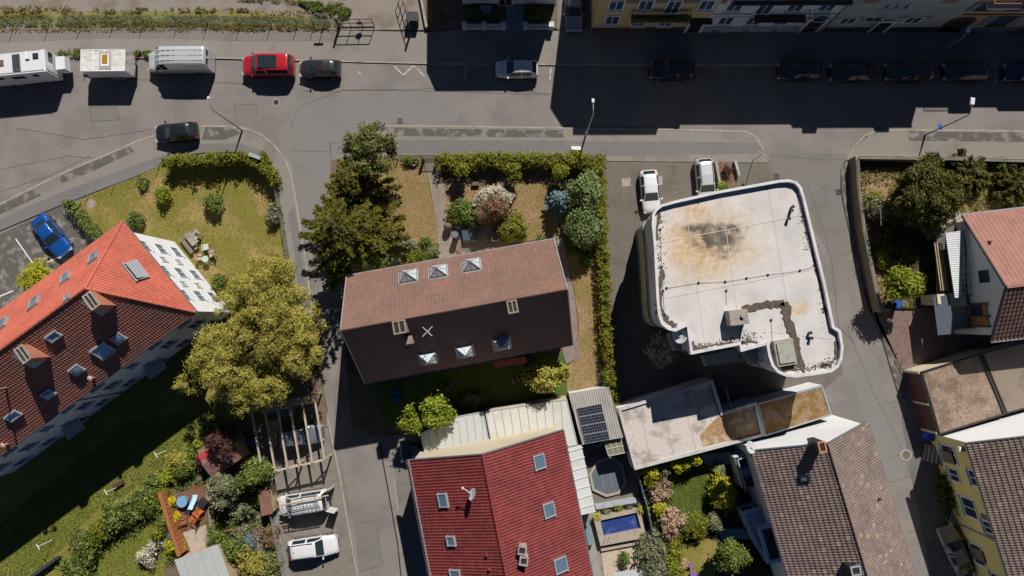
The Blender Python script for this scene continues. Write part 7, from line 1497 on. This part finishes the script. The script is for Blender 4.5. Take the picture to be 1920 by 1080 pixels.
# corner garden wall, right
wallb = mat('garden_wall_brown',(0.27,0.21,0.15),.9,vs=1,fine=.15,c2=(0.20,0.16,0.12))
Lw = [P(*q) for q in ((2000,310),(1750,303),(1594,301),(1597,360),(1606,430),(1620,500),(1634,570),(1637,583),(1652,582))]; t = thing('boundary_wall','brown boundary wall with mesh fence round the corner garden','wall',tuple(Lw[4])); mb = MB(); mb.strip([(p.x,p.y) for p in Lw],-.12,.12,-.05,1.35); mb.build('wall', wallb, t); mb = MB(); mb.strip([(p.x,p.y) for p in Lw],-.16,.16,1.35,1.42); mb.build('coping', kerbm, t)
mb = MB()
for a,b in zip(Lw,Lw[1:]):
    for z_ in (1.5,1.65,1.8): mb.beam(a+Vector((0,0,z_)),b+Vector((0,0,z_)),.02,.02)
    n = int((b-a).length/.25)
    for i in range(n): q = a.lerp(b,i/n); mb.beam(q+Vector((0,0,1.4)),q+Vector((0,0,1.85)),.02,.02)
mb.build('mesh_rail', steel, t)
q = P(1618,405); mb = MB(); mb.cyl((q.x,q.y,.3),(q.x,q.y,3.2),.03); mb.beam((q.x,q.y,3.2),(q.x+.1,q.y-1.3,3.0),.04,.04); tag(mb.build('garden_pole', zinc,None,(q.x,q.y,.3)),'thin grey pole beside the bushes of the walled garden','pole')
a = P(1778,408); t = thing('stone_trough','pair of pale stone slabs beside the pink roof corner','slab',(a.x,a.y,.3)); 
for dx in (-.45,.45): mb = MB(); mb.box((a.x+dx,a.y,.6),(.6,1.1,.3),.35); mb.build('slab', kerbm, t)
a, b = P(1680,662), P(1700,694); c0 = (a+b)/2; t = thing('property_rail','thin metal rail between red paving and the gravel roofed annex','rail',(c0.x,c0.y,0)); mb = MB(); mb.beam(a+Vector((0,0,.9)), b+Vector((0,0,.9)), .04, .04); mb.build('rail', metal, t)
for q in (a, c0, b): mb = MB(); mb.beam(q, q+Vector((0,0,.9)), .05, .05); mb.build('post', metal, t)
# pool yard
def P2(L, h=0): return [(p.x,p.y) for p in pg(L,h)]
t = thing('swimming_pool','small rectangular blue swimming pool with raised wooden surround','pool',tuple(P(1163,990))); outer = pg([(1113,972),(1200,953),(1212,1008),(1126,1024)],.75); inn = pg([(1126,976),(1194,961),(1202,991),(1132,1006)],.75)
mb = MB(); vs = [(p.x,p.y,.75) for p in outer]+[(p.x,p.y,.75) for p in inn]+[(p.x,p.y,0) for p in outer]+[(p.x,p.y,.1) for p in inn]; mb.add(vs,[(i,(i+1)%4,4+(i+1)%4,4+i) for i in range(4)]+[(i,(i+1)%4,8+(i+1)%4,8+i) for i in range(4)]+[(4+i,4+(i+1)%4,12+(i+1)%4,12+i) for i in range(4)]); mb.build('surround', mat('pool_deck',(0.40,0.34,0.28),.8,vs=1.5,fine=.1,c2=(0.33,0.28,0.23)), t)
mb = MB(); mb.add([(p.x,p.y,.45) for p in inn],[(0,1,2,3)]); m,t_,b_ = nodes('pool_water'); g_ = geo(t_); wv = noise(t_,g_,2.2,4,.6); t_.links.new(mix(t_, ramp(t_, noise(t_,g_,1.1,5,.7),.5,.75),(0.03,0.055,0.22),(0.16,0.22,0.38)), b_.inputs['Base Color']); b_.inputs['Roughness'].default_value=.08; bump(t_,b_,wv,.5,.06); mb.build('water', m, t)
mb = MB(); q0,q1 = outer[3],outer[2]; dn_ = Vector((0.2,-1,0)).normalized(); mb.prism([(p.x,p.y) for p in (q0+dn_*.28,q1+dn_*.28,q1+dn_*.62,q0+dn_*.62)],0,.36); mb.build('step', MATS['pool_deck'], t)
q = P(1137,1008,.8); mb = MB(); mb.beam((q.x-.1,q.y,.75),(q.x-.1,q.y,1.3),.04,.04); mb.beam((q.x+.25,q.y+.05,.75),(q.x+.25,q.y+.05,1.3),.04,.04); mb.build('ladder_rail', ladd, t)
t = thing('octagonal_pool','octagonal pool with dark grey cover on the composite deck','pool',tuple(P(1140,890))); oc = pg([(1104,889),(1120,863),(1149,855),(1168,871),(1175,907),(1161,926),(1137,932),(1111,920)],.45); c0 = sum(oc,Vector())/8
mb = MB(); inn = [p.lerp(c0,.13) for p in oc]; k = 8; mb.add([(p.x,p.y,.45) for p in oc]+[(p.x,p.y,.45) for p in inn]+[(p.x,p.y,.2) for p in oc]+[(p.x,p.y,.3) for p in inn],[(i,(i+1)%k,k+(i+1)%k,k+i) for i in range(k)]+[(i,(i+1)%k,2*k+(i+1)%k,2*k+i) for i in range(k)]+[(k+i,k+(i+1)%k,3*k+(i+1)%k,3*k+i) for i in range(k)]); mb.build('rim_deck', MATS['pool_deck'], t)
mb = MB(); mb.add([(p.x,p.y,.42) for p in inn],[tuple(range(8))]); mb.build('cover', plain('cover_grey',(0.12,0.14,0.165),.5), t); mb = MB(); 
for f_ in (.33,.62): a = inn[0].lerp(inn[3],f_); b = inn[7].lerp(inn[4],f_); mb.beam((a.x,a.y,.425),(b.x,b.y-.3,.425),.03,.015)
mb.build('cover_seam', zinc, t)
t = thing('light_slab_bench','pale grey slab ledge between the octagonal pool and planting bed','ledge',tuple(P(1158,942))); mb = MB(); mb.prism(P2([(1115,945),(1185,932),(1200,934),(1205,942),(1118,956)],.3),.0,.5); mb.build('ledge', mat('pale_slab',(0.40,0.42,0.45),.8,vs=2), t); mb = MB(); a,b = P(1118,956,.5),P(1205,941,.5); mb.beam(a,b,.06,.12); mb.build('ledge_edge', steel, t)
t = thing('privacy_fence','grey blue panel fence between pool yard and planted garden','fence',tuple(P(1210,950))); Lf = [P(*q) for q in ((1192,885),(1203,925),(1211,955),(1218,992),(1224,1020))]
for a,b in zip(Lf,Lf[1:]): mb = MB(); d = b-a; c = (a+b)/2; mb.box((c.x,c.y,.85),(d.length-.05,.07,1.7),math.atan2(d.y,d.x)); mb.build('panel', MATS['grey_blind'], t); mb = MB(); mb.beam(a,a+Vector((0,0,1.8)),.12,.12); mb.build('post', zinc, t)
board('garden_wall','low pale wall between pebbled yard and lower garden','wall',(1250,1035),(1268,1090),.25,.8,kerbm)
# people-free statue-like figure: palm figure kept as a garden sculpture with plants
q = P(1171,1052); shrub('tall slim green potted plant standing on the pebbled yard',1171,1048,1.5,.45,L_green,600,.1,ry=.7)
t = thing('patio_umbrella_table','white glass topped table at the bottom edge of the pebbled yard','table',tuple(P(1172,1078))); mb = MB(); mb.prism(P2([(1150,1074),(1208,1066),(1215,1092),(1155,1098)],.8),.74,.8,True); mb.build('tabletop', MATS['dish_grey'], t)
for x,y in ((1155,1078),(1205,1070)): q = P(x,y,.7); mb = MB(); mb.beam((q.x,q.y,.1),(q.x,q.y,.75),.06,.06); mb.build('leg', metal, t)
for i,(x,y,lab) in enumerate(((1292,1056,'small purple round garden stool, upper'),(1297,1072,'larger purple round garden table, lower'))): t = wtable(lab,x,y,.42+.18*i,.42,0,plain('purple_paint',(0.25,0.13,0.42),.5),.5,True)
q = P(1103,1000); mb = MB(); mb.box((q.x,q.y,.5),(.5,1.6,.7),.2); tag(mb.build('deck_box', MATS['shutter_blue'],None,(q.x,q.y,.1)),'pale blue grey box against the red roofed house','box')
q = P(1131,830,1.5); t = thing('hot_tub_ring','white round ring partly hidden below the corrugated roof','tub',(q.x,q.y,0)); q = P(1120,828,.8); mb = MB(); mb.strip([(q.x+math.cos(i*PI/10)*.5,q.y+math.sin(i*PI/10)*.5) for i in range(20)],0,.12,.2,.85,True); mb.build('ring', plw, t)
# sunroom and balcony on the brown house
W4d = (W4['B']-W4['A']).normalized(); out4 = Vector((W4d.y,-W4d.x,0)); out4 = out4 if out4.x < 0 else -out4
bw = plain('sunroom_frame',(0.52,0.62,0.70),.5)
v = pg([(1398,965),(1446,952),(1470,1040),(1441,1050),(1416,1010)],3.0); c0 = sum(v,Vector())/5; t = thing('sunroom','pale blue framed sunroom on the shaded side of the umber roofed house','sunroom',(c0.x,c0.y,0)); poly = [(p.x,p.y) for p in v]
mb = MB(); mb.prism(poly,0,.9); mb.build('base', bw, t); mb = MB(); mb.prism([((p.x*.96+c0.x*.04),(p.y*.96+c0.y*.04)) for p in v],.9,2.7); mb.build('glazing', paneb, t)
mb = MB()
for i in range(5):
    a,b = v[i],v[(i+1)%5]; k = max(1,int((b-a).length/.8))
    for j in range(k): q = a.lerp(b,j/k); mb = MB(); mb.beam((q.x,q.y,.8),(q.x,q.y,2.8),.12,.12); mb.build('post', bw, t)
mb = MB(); mb.strip(poly,-.05,.3,2.75,3.0,True); mb.build('roof_edge', bw, t); mb = MB(); mb.add([(x,y,2.8) for x,y in poly],[tuple(range(5))]); mb.build('roof', bw, t)
v = pg([(1428,993),(1450,987),(1472,1047),(1444,1052)],4.2); mb = MB(); mb.prism([(p.x,p.y) for p in v],2.8,4.0); mb.build('upper_wall', bw, t); mb = MB(); mb.strip([(p.x,p.y) for p in v],-.05,.25,3.95,4.2,True); mb.build('upper_edge', bw, t); mb = MB(); mb.add([(p.x,p.y,4.03) for p in v],[(0,1,2,3)]); mb.build('upper_roof', steel, t)
v = pg([(1377,858),(1402,850),(1428,912),(1393,916)],2.6); c0 = sum(v,Vector())/4; t = thing('roof_terrace','small dark balcony with railing beside the satellite dish gable','balcony',(c0.x,c0.y,0)); mb = MB(); mb.prism([(p.x,p.y) for p in v],0,2.6); mb.build('base', render5, t); mb = MB(); 
for a,b in ((v[0],v[1]),(v[0],v[3])):
    mb.beam(a+Vector((0,0,.95)),b+Vector((0,0,.95)),.06,.06); k = int((b-a).length/.25)
    for i in range(k+1): q = a.lerp(b,i/k); mb.beam(q,q+Vector((0,0,.95)),.03,.03)
mb.build('railing', bw, t); mb = MB(); mb.poly([(p.x,p.y,2.61) for p in [v_.lerp(c0,.03) for v_ in v]]); mb.build('floor', steel, t)
q = P(1398,884,3.2); t = thing('balcony_table','round blue table on the small dark balcony','table',(q.x,q.y,2.6)); mb = MB(); mb.cyl((q.x,q.y,3.28),(q.x,q.y,3.32),.4,n=24); mb.build('tabletop', plain('table_blue',(0.10,0.26,0.42),.4), t); mb = MB(); mb.cyl((q.x,q.y,2.6),(q.x,q.y,3.28),.04); mb.build('leg', steel, t)
steps('garden_stair','shaded blue grey outdoor stairs leading to the sunroom',1352,1000,9,.9,.1,.12,.3,plain('stair_blue',(0.20,0.30,0.38),.7))
steps('garden_stair','dark slatted steps below the pale garage near the terrace',1322,862,7,1.1,.15,.1,.32,MATS['plinth_grey'])
for x,y,lab in ((1374,852,'pink flowers in a box at the balcony corner, upper'),(1372,872,'pink and cream flowers in a pot beside the balcony')): shrub(lab,x,y,1.0,.45,L_pink,350,.07)
t = thing('downlight_arm','',None) if False else None
